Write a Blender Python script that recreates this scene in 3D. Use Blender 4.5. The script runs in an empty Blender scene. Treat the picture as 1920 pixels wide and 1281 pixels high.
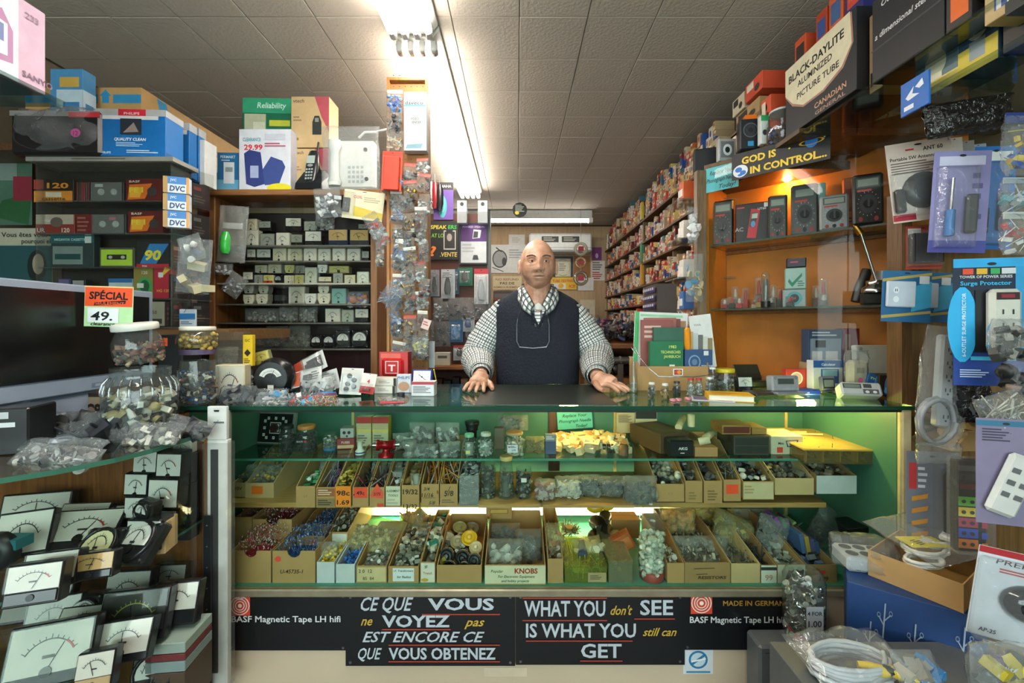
import bpy,math,random
from mathutils import Matrix,Vector,noise
R = random.Random(11)
U = R.uniform
PI = math.pi
sc = bpy.context.scene
COL = sc.collection
CX,HY,F,HC = 970.0,610.0,800.0,1.29      # lens constants of the photograph, eye height
def P(px,py,Y):                              # point at depth Y seen at a pixel of the photograph
    return Vector(((px-CX)*Y/F,Y,HC-(py-HY)*Y/F))
def lin(h):
    return tuple((((int(h[i:i+2],16)/255)+.055)/1.055)**2.4 if int(h[i:i+2],16) > 10 else int(h[i:i+2],16)/255/12.92 for i in (0,2,4))
# ---------------------------------------------------------------- camera, world, exposure
cam = bpy.data.objects.new('camera',bpy.data.cameras.new('camera'))
COL.objects.link(cam)
cam.location = (0,0,HC)
cam.rotation_euler = (PI/2,0,0)
cam.data.sensor_width = 36
cam.data.lens = 36*F/1920
cam.data.shift_x = -(CX-960)/1920
cam.data.shift_y = (HY-640.5)/1920
cam.data.clip_start = .02
sc.camera = cam
w = bpy.data.worlds.new('sky')
sc.world = w
w.use_nodes = True
w.node_tree.nodes['Background'].inputs[0].default_value = (.82,.92,1,1)
w.node_tree.nodes['Background'].inputs[1].default_value = 1.0
sc.view_settings.view_transform = 'Standard'
sc.view_settings.look = 'None'
sc.view_settings.gamma = 1
sc.view_settings.use_curve_mapping = False
sc.view_settings.exposure = 1.28
TUBE_POWER,CROSS_POWER,CASE_POWER,BULB_POWER = 10.5,9.0,14.0,80.0
try:
    sc.cycles.transparent_max_bounces = 24
    sc.cycles.max_bounces = 8
except Exception:
    pass
# ---------------------------------------------------------------- materials
_mc = {}
def nt(name):
    m = bpy.data.materials.new(name)
    m.use_nodes = True
    t = m.node_tree
    return m,t,t.nodes['Principled BSDF']
def C(h,rough=.5,metal=0,var=.12,scale=25,bump=0,coat=0):
    k = (h,rough,metal,var,scale,bump,coat)
    if k in _mc: return _mc[k]
    m,t,b = nt('paint_'+h)
    c = lin(h)
    b.inputs['Base Color'].default_value = (*c,1)
    b.inputs['Roughness'].default_value = rough
    b.inputs['Metallic'].default_value = metal
    if coat: b.inputs['Coat Weight'].default_value = coat
    if var or bump:
        tc = t.nodes.new('ShaderNodeTexCoord')
        n = t.nodes.new('ShaderNodeTexNoise')
        n.inputs['Scale'].default_value = scale
        n.inputs['Detail'].default_value = 2
        t.links.new(tc.outputs['Object'],n.inputs['Vector'])
        if var:
            x = t.nodes.new('ShaderNodeMix')
            x.data_type = 'RGBA'
            x.inputs[6].default_value = (*[v*(1-var*1.6) for v in c],1)
            x.inputs[7].default_value = (*[min(1,v*(1+var*.8)) for v in c],1)
            t.links.new(n.outputs['Fac'],x.inputs[0])
            t.links.new(x.outputs[2],b.inputs['Base Color'])
        if bump:
            u = t.nodes.new('ShaderNodeBump')
            u.inputs['Strength'].default_value = bump
            u.inputs['Distance'].default_value = .01
            t.links.new(n.outputs['Fac'],u.inputs['Height'])
            t.links.new(u.outputs[0],b.inputs['Normal'])
    _mc[k] = m
    return m
def wood(h,h2,axis='x',rough=.45,sc_=9):
    k = ('wood',h,h2,axis,rough,sc_)
    if k in _mc: return _mc[k]
    m,t,b = nt('wood_grain')
    tc = t.nodes.new('ShaderNodeTexCoord')
    mp = t.nodes.new('ShaderNodeMapping')
    s = {'x': (1,14,14),'y': (14,1,14),'z': (14,14,1)}[axis]
    mp.inputs['Scale'].default_value = s
    n = t.nodes.new('ShaderNodeTexNoise')
    n.inputs['Scale'].default_value = sc_
    n.inputs['Detail'].default_value = 5
    n.inputs['Distortion'].default_value = .6
    r = t.nodes.new('ShaderNodeValToRGB')
    r.color_ramp.elements[0].color = (*lin(h2),1)
    r.color_ramp.elements[1].color = (*lin(h),1)
    r.color_ramp.elements[0].position = .3
    r.color_ramp.elements[1].position = .65
    t.links.new(tc.outputs['Object'],mp.inputs[0])
    t.links.new(mp.outputs[0],n.inputs['Vector'])
    t.links.new(n.outputs['Fac'],r.inputs[0])
    t.links.new(r.outputs[0],b.inputs['Base Color'])
    b.inputs['Roughness'].default_value = rough
    _mc[k] = m
    return m
def clear(tint='ffffff',gloss=.1,rough=.05,haze=0,hazecol='e8ecec',wr=0,wscale=60,ior=1.45):
    """thin clear sheet: see-through with a Fresnel gloss, optional milky haze and wrinkles"""
    k = ('clear',tint,gloss,rough,haze,hazecol,wr,wscale,ior)
    if k in _mc: return _mc[k]
    m = bpy.data.materials.new('clear_sheet')
    m.use_nodes = True
    t = m.node_tree
    t.nodes.clear()
    o = t.nodes.new('ShaderNodeOutputMaterial')
    tr = t.nodes.new('ShaderNodeBsdfTransparent')
    tr.inputs[0].default_value = (*lin(tint),1)
    gl = t.nodes.new('ShaderNodeBsdfGlossy')
    gl.inputs['Roughness'].default_value = rough
    lw = t.nodes.new('ShaderNodeLayerWeight')
    lw.inputs[0].default_value = .5
    fr = t.nodes.new('ShaderNodeMath')
    fr.operation = 'POWER'
    fr.inputs[1].default_value = 4.5
    t.links.new(lw.outputs['Facing'],fr.inputs[0])
    ad = t.nodes.new('ShaderNodeMath')
    ad.operation = 'ADD'
    ad.use_clamp = True
    ad.inputs[1].default_value = gloss
    t.links.new(fr.outputs[0],ad.inputs[0])
    base = tr.outputs[0]
    if haze:
        df = t.nodes.new('ShaderNodeBsdfDiffuse')
        df.inputs[0].default_value = (*lin(hazecol),1)
        mh = t.nodes.new('ShaderNodeMixShader')
        mh.inputs[0].default_value = haze
        t.links.new(tr.outputs[0],mh.inputs[1])
        t.links.new(df.outputs[0],mh.inputs[2])
        base = mh.outputs[0]
    mx = t.nodes.new('ShaderNodeMixShader')
    t.links.new(ad.outputs[0],mx.inputs[0])
    t.links.new(base,mx.inputs[1])
    t.links.new(gl.outputs[0],mx.inputs[2])
    if wr:
        tc = t.nodes.new('ShaderNodeTexCoord')
        n = t.nodes.new('ShaderNodeTexNoise')
        n.inputs['Scale'].default_value = wscale
        n.inputs['Detail'].default_value = 3
        n.inputs['Distortion'].default_value = 1.2
        bp = t.nodes.new('ShaderNodeBump')
        bp.inputs['Strength'].default_value = wr
        bp.inputs['Distance'].default_value = .02
        t.links.new(tc.outputs['Object'],n.inputs['Vector'])
        t.links.new(n.outputs['Fac'],bp.inputs['Height'])
        t.links.new(bp.outputs[0],gl.inputs['Normal'])
    t.links.new(mx.outputs[0],o.inputs[0])
    _mc[k] = m
    return m
def glow(h,s,name='lit_tube'):
    k = ('glow',h,s)
    if k in _mc: return _mc[k]
    m,t,b = nt(name)
    b.inputs['Base Color'].default_value = (*lin(h),1)
    b.inputs['Emission Color'].default_value = (*lin(h),1)
    b.inputs['Emission Strength'].default_value = s
    _mc[k] = m
    return m
CARD = C('b08a58',.8,var=.15,scale=12)
CARD2 = C('a07d50',.8,var=.15,scale=12)
KRAFT = C('c4a878',.8,var=.12,scale=10)
BLACK = C('16171a',.4)
DARK = C('2a2c2f',.5)
WHITE = C('e6e6e0',.5)
CREAM = C('d9cfae',.55)
GREY = C('8a8d8e',.5)
CHROME = C('c8c8c8',.18,1,0)
STEEL = C('9a9a98',.35,1,.1)
BRASS = C('b08a3a',.3,1,.1)
GLASS = clear('eef6f2',.02,.02)
GLASS_TOP = clear('d2eee2',.05,.03)
GLASS_EDGE = C('12402f',.15,0,0)
ACRYL = clear('f0f2f0',.03,.06,.04)
COVER = clear('fafaf8',.02,.03)
FILM = clear('f4f6f6',.05,.12,.08,'e4e8ea',.9,55)
FILM2 = clear('f0f2f0',.05,.2,.16,'d8dad6',.8,45)
FILMY = clear('efe8c0',.05,.2,.22,'d6cc9a',.8,45)
BLIS = clear('f6f8f8',.06,.08,.06,'ffffff',.25,30)
JARG = clear('e8f0ec',.05,.04,.03,'ffffff',.1,20)
# ---------------------------------------------------------------- mesh builder
_tc = {}
def textmesh(s,bold=.012,shear=0,res=2):
    k = (s,bold,shear,res)
    if k in _tc: return _tc[k]
    cu = bpy.data.curves.new('lettering','FONT')
    cu.body = s
    cu.size = 1
    cu.resolution_u = res
    cu.offset = bold
    o = bpy.data.objects.new('lettering',cu)
    COL.objects.link(o)
    bpy.context.view_layer.update()
    me = o.evaluated_get(bpy.context.evaluated_depsgraph_get()).to_mesh()
    v = [(a.co.x+a.co.y*shear,a.co.y) for a in me.vertices]
    f = [list(p.vertices) for p in me.polygons]
    o.evaluated_get(bpy.context.evaluated_depsgraph_get()).to_mesh_clear()
    bpy.data.objects.remove(o)
    bpy.data.curves.remove(cu)
    if not v: v = [(0,0)]; f = []
    x0 = min(a[0] for a in v); x1 = max(a[0] for a in v)
    y0 = min(a[1] for a in v); y1 = max(a[1] for a in v)
    _tc[k] = (v,f,x0,x1,y0,y1)
    return _tc[k]
class MB:
    def __init__(s,M=None):
        s.v = []; s.f = []; s.mi = []; s.sm = []; s.mats = []; s.uv = {}
        s.M = M or Matrix()
    def add(s,vs,fs,m,smooth=False,uvs=None):
        n = len(s.v)
        if m not in s.mats: s.mats.append(m)
        i = s.mats.index(m)
        M = s.M
        s.v.extend([M @ Vector(v) for v in vs])
        for k,f in enumerate(fs):
            if uvs: s.uv[len(s.f)] = [uvs[q] for q in f]
            s.f.append([q+n for q in f]); s.mi.append(i); s.sm.append(smooth)
        return s
    def box(s,a,b,m,c=0):
        x0,y0,z0 = a; x1,y1,z1 = b
        if c <= 0:
            vs = [(x0,y0,z0),(x1,y0,z0),(x1,y1,z0),(x0,y1,z0),(x0,y0,z1),(x1,y0,z1),(x1,y1,z1),(x0,y1,z1)]
            return s.add(vs,[(0,3,2,1),(4,5,6,7),(0,1,5,4),(1,2,6,5),(2,3,7,6),(3,0,4,7)],m)
        c = min(c,(x1-x0)*.45,(y1-y0)*.45,(z1-z0)*.45)
        vs = []; idx = {}
        for ix in (0,1):
            for iy in (0,1):
                for iz in (0,1):
                    X,Y,Z = (x0,x1)[ix],(y0,y1)[iy],(z0,z1)[iz]
                    dx,dy,dz = (c,-c)[ix],(c,-c)[iy],(c,-c)[iz]
                    for q,t in enumerate(((X,Y+dy,Z+dz),(X+dx,Y,Z+dz),(X+dx,Y+dy,Z))):
                        idx[ix,iy,iz,q] = len(vs); vs.append(t)
        fs = []
        for q in range(3):
            for e in (0,1):
                o = []
                for a_,b_ in ((0,0),(1,0),(1,1),(0,1)):
                    k = [0,0,0]; k[q] = e; k[(q+1) % 3] = a_; k[(q+2) % 3] = b_
                    o.append(idx[k[0],k[1],k[2],q])
                fs.append(o if e else o[::-1])
        for q in range(3):
            p,r = (q+1) % 3,(q+2) % 3
            for a_ in (0,1):
                for b_ in (0,1):
                    k0 = [0,0,0]; k1 = [0,0,0]
                    k0[p] = k1[p] = a_; k0[r] = k1[r] = b_; k1[q] = 1
                    o = [idx[(*k0,p)],idx[(*k1,p)],idx[(*k1,r)],idx[(*k0,r)]]
                    fs.append(o if a_ != b_ else o[::-1])
        for k in ((x,y,z) for x in (0,1) for y in (0,1) for z in (0,1)):
            o = [idx[(*k,0)],idx[(*k,1)],idx[(*k,2)]]
            fs.append(o if sum(k) % 2 else o[::-1])
        return s.add(vs,fs,m)
    def cb(s,c,d,m,ch=0):           # box by centre and size
        return s.box([c[i]-d[i]/2 for i in range(3)],[c[i]+d[i]/2 for i in range(3)],m,ch)
    def loft(s,rings,m,smooth=True,cap=(1,1),closed=True,uvs=None):
        n = len(rings[0]); vs = [p for r in rings for p in r]; fs = []
        for i in range(len(rings)-1):
            for j in range(n if closed else n-1):
                a,b = i*n+j,i*n+(j+1) % n
                fs.append((a,b,b+n,a+n))
        s.add(vs,fs,m,smooth,uvs)
        if closed:
            if cap[0]: s.add(rings[0],[list(range(n))[::-1]],m)
            if cap[1]: s.add(rings[-1],[list(range(n))],m)
        return s
    def lathe(s,prof,m,c=(0,0,0),n=16,smooth=True,cap=(1,1),ax='z',flat=1):
        rings = []
        for r,h in prof:
            ring = []
            for k in range(n):
                a = 2*PI*k/n
                p = (r*math.cos(a),r*math.sin(a)*flat,h)
                if ax == 'y': p = (p[0],-p[2],p[1])     # towards -y
                if ax == 'x': p = (p[2],p[0],p[1])
                ring.append((p[0]+c[0],p[1]+c[1],p[2]+c[2]))
            rings.append(ring)
        return s.loft(rings,m,smooth,cap)
    def cyl(s,c,r,h,m,ax='z',n=12,r2=None):
        r2 = r if r2 is None else r2
        return s.lathe([(r,0),(r2,h)],m,c,n,True,(1,1),ax)
    def tube(s,pts,r,m,n=6,cap=(1,1),flat=1):
        pts = [Vector(p) for p in pts]
        rs = r if isinstance(r,(list,tuple)) else [r]*len(pts)
        rings = []; up = None
        for i,p in enumerate(pts):
            d = (pts[min(i+1,len(pts)-1)]-pts[max(i-1,0)])
            d = d.normalized() if d.length > 1e-9 else Vector((0,0,1))
            if up is None:
                up = Vector((0,0,1)) if abs(d.z) < .9 else Vector((1,0,0))
            e = up.cross(d)
            e = e.normalized() if e.length > 1e-6 else Vector((1,0,0))
            up = d.cross(e).normalized()
            rings.append([tuple(p+(e*math.cos(2*PI*k/n)+up*math.sin(2*PI*k/n)*flat)*rs[i]) for k in range(n)])
        return s.loft(rings,m,True,cap)
    def prism(s,poly,y0,y1,m):      # polygon in x,z (counter-clockwise seen from -y) between y0 and y1
        n = len(poly)
        vs = [(x,y0,z) for x,z in poly]+[(x,y1,z) for x,z in poly]
        fs = [list(range(n)),list(range(n,2*n))[::-1]]+[((k+1) % n,k,n+k,n+(k+1) % n) for k in range(n)]
        return s.add(vs,fs,m)
    def slab(s,poly,z0,z1,m,m2=None):    # polygon in x,y (ccw from above) between z0 and z1
        n = len(poly)
        vs = [(x,y,z0) for x,y in poly]+[(x,y,z1) for x,y in poly]
        s.add(vs,[list(range(n))[::-1],list(range(n,2*n))],m)
        return s.add(vs,[(k,(k+1) % n,n+(k+1) % n,n+k) for k in range(n)],m2 or m)
    def ell(s,c,r,m,n=12,h=8):
        rings = []
        for i in range(h+1):
            t = -PI/2+PI*i/h
            q = max(math.cos(t),.02)
            rings.append([(c[0]+r[0]*q*math.cos(2*PI*k/n),c[1]+r[1]*q*math.sin(2*PI*k/n),c[2]+r[2]*math.sin(t)) for k in range(n)])
        return s.loft(rings,m)
    def text(s,t,x,z,size,m,y=0,al='l',bold=.012,shear=0,w=None,res=2,up=None):
        """lettering in the x,z plane facing -y; w squeezes it to a width"""
        v,f,x0,x1,y0,y1 = textmesh(t,bold,shear,res)
        kx = (w/(x1-x0)) if w and x1 > x0 else size
        ox = {'l': x0,'c': (x0+x1)/2,'r': x1}[al]
        if up is None: vs = [((a-ox)*kx+x,y,b*size+z) for a,b in v]
        else: vs = [((a-ox)*kx*math.cos(up)-b*size*math.sin(up)+x,y,(a-ox)*kx*math.sin(up)+b*size*math.cos(up)+z) for a,b in v]
        return s.add(vs,f,m)
    def prints(s,w,h,items,y=0,x0=None,z0=0,lift=.0006):
        """flat print on a face w wide and h high (x,z plane, facing -y); coordinates run 0..1"""
        x0 = -w/2 if x0 is None else x0
        for k,it in enumerate(items):
            yy = y-lift*(1+k*.35)
            t = it[0]
            X = lambda u: x0+u*w
            Z = lambda v: z0+v*h
            if t == 'r':
                _,a,b,c,d,m = it
                s.add([(X(a),yy,Z(b)),(X(c),yy,Z(b)),(X(c),yy,Z(d)),(X(a),yy,Z(d))],[(0,1,2,3)],cm(m))
            elif t == 'p':
                s.add([(X(a),yy,Z(b)) for a,b in it[1]],[list(range(len(it[1])))],cm(it[2]))
            elif t == 'e':
                _,a,b,ra,rb,m = it
                s.add([(X(a+ra*math.cos(q*PI/9)),yy,Z(b+rb*math.sin(q*PI/9))) for q in range(18)],[list(range(18))],cm(m))
            elif t == 'o':                # ring
                _,a,b,ra,rb,th,m = it
                vs = [(X(a+ra*k_*math.cos(q*PI/10)),yy,Z(b+rb*k_*math.sin(q*PI/10))) for k_ in (1,1-th) for q in range(20)]
                s.add(vs,[(q,(q+1) % 20,20+(q+1) % 20,20+q) for q in range(20)],cm(m))
            elif t == 't':                # ('t', text, u, v, size (of height), colour, align, shear, width)
                al = it[6] if len(it) > 6 else 'c'
                sh = it[7] if len(it) > 7 else 0
                ww = it[8]*w if len(it) > 8 and it[8] else None
                bo = it[9] if len(it) > 9 else .015
                s.text(it[1],X(it[2]),Z(it[3]),it[4]*h,cm(it[5]),yy,al,bo,sh,ww)
            elif t == 'l':                # lines of tiny print as bars
                _,a,b,c,d,n_,m = it
                for q in range(n_):
                    zz = d-(d-b)*(q+.2)/n_
                    e = a+(c-a)*(.65+.35*((q*37) % 10)/10)
                    s.add([(X(a),yy,Z(zz-(d-b)*.5/n_)),(X(e),yy,Z(zz-(d-b)*.5/n_)),(X(e),yy,Z(zz)),(X(a),yy,Z(zz))],[(0,1,2,3)],cm(m))
        return s
    def mesh(s,name):
        me = bpy.data.meshes.new(name)
        me.from_pydata([tuple(v) for v in s.v],[],s.f)
        for m in s.mats: me.materials.append(m)
        me.polygons.foreach_set('material_index',s.mi)
        me.polygons.foreach_set('use_smooth',s.sm)
        if s.uv:
            ul = me.uv_layers.new(name='UVMap')
            for p in me.polygons:
                u = s.uv.get(p.index)
                if u:
                    for q,li in enumerate(p.loop_indices): ul.data[li].uv = u[q]
        me.update()
        return me
    def obj(s,name,parent=None,label=None,kind=None):
        o = bpy.data.objects.new(name,s.mesh(name))
        COL.objects.link(o)
        if parent: o.parent = parent
        if label: o['label'] = label
        if kind: o['kind'] = kind
        return o
def cm(m): return C(m) if isinstance(m,str) else m
def tag(o,label,cat,group=None,loc=None,rz=0,rx=0,ry=0,kind=None,scale=None):
    o['label'] = label; o['category'] = cat
    if group: o['group'] = group
    if kind: o['kind'] = kind
    if loc is not None: o.location = loc
    o.rotation_euler = (rx,ry,rz)
    if scale: o.scale = scale
    return o
def thing(name,label,cat,loc=(0,0,0),rz=0,group=None,rx=0,ry=0):
    o = bpy.data.objects.new(name,None)
    o.empty_display_size = .05
    COL.objects.link(o)
    return tag(o,label,cat,group,loc,rz,rx,ry)
def dup(o,label=None,loc=None,rz=None,group=None,rx=None,ry=None,scale=None,parent=None):
    c = o.copy(); COL.objects.link(c)
    if parent: c.parent = parent
    if label: c['label'] = label
    if group: c['group'] = group
    if loc is not None: c.location = loc
    r = c.rotation_euler
    c.rotation_euler = (r[0] if rx is None else rx,r[1] if ry is None else ry,r[2] if rz is None else rz)
    if scale: c.scale = scale if isinstance(scale,(tuple,list)) else (scale,)*3
    for ch in o.children: dup(ch,parent=c)
    return c
def struct(name,mb,parent=None):
    return mb.obj(name,parent,kind=None if parent else 'structure')
ORD = 'first second third fourth fifth sixth seventh eighth ninth tenth eleventh twelfth thirteenth fourteenth fifteenth sixteenth seventeenth eighteenth nineteenth twentieth'.split()
def pile(mb,c,size,n,kinds,mats,s=(.006,.02),dome=.5,rnd=None):
    """n little pieces heaped in a box centred at c (base), dome raises the middle"""
    rr = rnd or R
    for k in range(n):
        u,v = rr.uniform(-1,1),rr.uniform(-1,1)
        top = size[2]*(1-dome*(u*u+v*v)/2)
        z = top*(rr.random()**.45)
        p = Matrix.Translation((c[0]+u*size[0]/2*.93,c[1]+v*size[1]/2*.93,c[2]+z))
        q = p @ Matrix.Rotation(rr.uniform(0,PI),4,'Z') @ Matrix.Rotation(rr.uniform(-1.3,1.3),4,'X')
        sv = mb.M; mb.M = sv @ q
        a = rr.uniform(*s); m = rr.choice(mats); kd = rr.choice(kinds)
        if kd == 'b': mb.cb((0,0,0),(a,a*.6,a*.5),m)
        elif kd == 'c': mb.cyl((0,0,-a/2),a*.28,a,m,n=6)
        elif kd == 'k': mb.lathe([(a*.5,0),(a*.42,a*.45),(a*.2,a*.5)],m,n=8)
        elif kd == 'd': mb.cyl((0,0,0),a*.5,a*.15,m,n=10)
        elif kd == 'w': mb.cyl((0,0,-a),a*.06,a*2,m,n=4)
        elif kd == 's': mb.ell((0,0,0),(a*.5,a*.5,a*.5),m,7,5)
        elif kd == 'r': mb.cyl((0,0,-a*.25),a*.13,a*.5,m,n=5); mb.cyl((0,0,-a),a*.03,a*2,STEEL,n=3)
        mb.M = sv
    return mb
# ================================================================ the room
CEIL = HC+1.386
XL,XR,YB,YF = -2.45,1.95,6.0,-2.2
GRID = C('4a463f',.8)
TILE = C('b3aa9d',.85,var=.05,scale=70,bump=.25)
fl = MB().box((XL,YF,-.05),(XR,YB,0),C('6b6258',.5,var=.25,scale=4)); struct('floor',fl)
ce = struct('ceiling',MB().box((XL,YF,CEIL+.004),(XR,YB,CEIL+.08),GRID))
tw = .305
tm = MB().box((-tw/2+.0014,-tw/2+.0014,0),(tw/2-.0014,tw/2-.0014,.012),TILE,.0022).mesh('tile')
for i in range(-9,8):
    for j in range(0,17):
        x,y = .01+(i+.5)*tw,1.602-.305+(j+.5)*tw
        if x < XL-.1 or x > XR+.1 or y > YB-.1: continue
        o = bpy.data.objects.new('tile',tm); COL.objects.link(o); o.parent = ce
        o.location = (x,y,CEIL-.008+U(-.0006,.0006)); o.rotation_euler = (U(-.002,.002),U(-.002,.002),0)
WALLM = C('b8a184',.8,var=.06,scale=6)
struct('wall_back',MB().box((XL,YB,0),(XR,YB+.08,CEIL+.08),wood('b79b78','a88c68','z',.7,3)))
struct('wall_left',MB().box((XL-.08,YF,0),(XL,YB,CEIL+.08),C('6a5c4a',.8)))
struct('wall_right',MB().box((XR,YF,0),(XR+.08,YB,CEIL+.08),C('8a7860',.8)))
wf = MB()
for a,b in (((XL,YF-.08,0),(XR,YF,.7)),((XL,YF-.08,2.45),(XR,YF,CEIL+.08)),((XL,YF-.08,.7),(XL+.25,YF,2.45)),((XR-.25,YF-.08,.7),(XR,YF,2.45))):
    wf.box(a,b,WALLM)
struct('wall_front',wf)
wn = struct('window_1',MB().box((XL+.25,YF-.05,.7),(XR-.25,YF-.044,2.45),GLASS))
fr = MB()
for a in (XL+.25,-.36,XR-.3): fr.box((a,YF-.07,.7),(a+.05,YF-.01,2.45),STEEL)
struct('window_frame',fr,wn)
al = bpy.data.lights.new('window_daylight','AREA')
al.shape = 'RECTANGLE'; al.size = 3.6; al.size_y = 1.7; al.energy = 60; al.color = (.88,.95,1)
ao = bpy.data.objects.new('window_daylight',al); COL.objects.link(ao)
ao.location = (-.35,YF-.12,1.55); ao.rotation_euler = (PI/2,0,0)
# ---------------- ceiling light fittings
def fitting(label,y0,y1,x0=-.58,x1=-.36,group=None):
    t = thing('ceiling_light',label,'ceiling light',((x0+x1)/2,y0,CEIL-.012),group='four-tube ceiling lights')
    L = y1-y0; wd = x1-x0; wh = C('dcdcd8',.35,var=.03)
    h = MB().prism([(-wd/2,-.018),(-wd/2+.03,-.055),(wd/2-.03,-.055),(wd/2,-.018),(wd/2,0),(-wd/2,0)],0,L,wh)
    h.obj('housing',t)
    for k in range(4):
        x = -wd/2+.03+(wd-.06)*k/3
        MB().lathe([(.004,.06),(.018,.065),(.019,.08),(.019,L-.08),(.018,L-.065),(.004,L-.06)],glow('fff8ee',TUBE_POWER),(x,L,-.085),12,ax='y').obj('tube',t)
        for yy in (.02,L-.06):
            b = MB().box((x-.014,yy,-.1),(x+.014,yy+.04,-.05),C('b8bab8',.4),.004)
            b.cyl((x,yy+.05 if yy < .1 else yy,-.085),.0175,.03,STEEL,'y',10)
            b.obj('socket',t)
    return t
fitting('white four-tube fluorescent light overhead, nearest the shop window',-.5,1.93)
fitting('white four-tube fluorescent light running towards the back wall',1.96,4.34)
t = thing('ceiling_light','white fluorescent batten hung across the room before the back wall','ceiling light',(-.35,5.1,2.56))
h = MB().prism([(-1.24,.0),(1.24,0),(1.24,.1),(-1.24,.1)],-.02,.1,C('c8c6c0',.4)); h.obj('housing',t)
MB().cyl((-1.2,0,-.022),.021,2.4,glow('fff8ee',CROSS_POWER),'x',12).obj('tube',t)
MB().box((1.2,-.03,-.05),(1.25,.03,.01),C('d8d8d4',.4),.004).obj('socket',t)
MB().box((-1.25,-.03,-.05),(-1.2,.03,.01),C('d8d8d4',.4),.004).obj('socket',t)
for x in (-.6,0,.6): MB().cyl((x,-.021,.06),.006,.004,STEEL,'y',8).obj('screw',t)
# ================================================================ makers of the shop's goods
_oldprints = MB.prints
def prints(s,w,h,items,y=0,x0=None,z0=0,lift=.0006):
    rest = []
    X0 = -w/2 if x0 is None else x0
    for k,it in enumerate(items):
        yy = y-lift*(1+k*.35)
        if it[0] == 'a':            # arc band: u, v, ru, rv, from, to (degrees), thickness, colour
            _,a,b,ru,rv,d0,d1,th,m = it
            n = 14
            vs = [(X0+(a+ru*q*math.cos(math.radians(d0+(d1-d0)*i/n)))*w,yy,z0+(b+rv*q*math.sin(math.radians(d0+(d1-d0)*i/n)))*h) for q in (1,1-th) for i in range(n+1)]
            s.add(vs,[(i+1,i,n+1+i,n+2+i) for i in range(n)],cm(m))
        elif it[0] == 'k':          # ticks along an arc: u, v, ru, rv, from, to, n, length, colour
            _,a,b,ru,rv,d0,d1,n,ln,m = it
            for i in range(n+1):
                t = math.radians(d0+(d1-d0)*i/n)
                L = ln*(1.5 if i % 5 == 0 else 1)
                c,q = math.cos(t),math.sin(t)
                p = [(a+ru*c,b+rv*q),(a+ru*(1+L)*c,b+rv*(1+L)*q)]
                e = .006*w
                s.add([(X0+p[0][0]*w-e*q,yy,z0+p[0][1]*h+e*c),(X0+p[0][0]*w+e*q,yy,z0+p[0][1]*h-e*c),(X0+p[1][0]*w+e*q,yy,z0+p[1][1]*h-e*c),(X0+p[1][0]*w-e*q,yy,z0+p[1][1]*h+e*c)],[(0,1,2,3)],cm(m))
        elif it[0] == 'n':          # straight line: u0, v0, u1, v1, width, colour
            _,a,b,c,d,th,m = it
            A = Vector((X0+a*w,z0+b*h)); B = Vector((X0+c*w,z0+d*h)); q = (B-A).normalized()*th*w/2
            s.add([(A.x+q.y,yy,A.y-q.x),(B.x+q.y,yy,B.y-q.x),(B.x-q.y,yy,B.y+q.x),(A.x-q.y,yy,A.y+q.x)],[(0,1,2,3)],cm(m))
        else:
            _oldprints(s,w,h,[it],y-lift*k*.35,x0,z0,lift)
    return s
MB.prints = prints
TURN = {'F': Matrix(),'R': Matrix.Rotation(PI/2,4,'Z'),'L': Matrix.Rotation(-PI/2,4,'Z'),'T': Matrix.Rotation(-PI/2,4,'X')}
def carton(name,label,cat,loc,w,d,h,col,F=(),Rt=(),Lt=(),T=(),rz=0,rx=0,ry=0,group=None,ch=.0015,seam=True):
    """printed box; loc is the middle of its base"""
    b = MB().box((-w/2,-d/2,0),(w/2,d/2,h),cm(col),ch)
    o = b.obj(name)
    tag(o,label,cat,group,loc,rz,rx,ry)
    p = MB()
    if F: p.M = Matrix.Translation((0,-d/2,0)); p.prints(w,h,F)
    if Rt: p.M = Matrix.Translation((w/2,0,0)) @ TURN['R']; p.prints(d,h,Rt)
    if Lt: p.M = Matrix.Translation((-w/2,0,0)) @ TURN['L']; p.prints(d,h,Lt)
    if T: p.M = Matrix.Translation((0,-d/2,h)) @ TURN['T']; p.prints(w,d,T)
    if p.f: p.obj('printed_face',o)
    if seam and d > .03:
        MB().box((-w/2+.002,-.0006,h-.0004),(w/2-.002,.0006,h+.0003),C('5a4a38')).obj('flap_seam',o)
    return o
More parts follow.
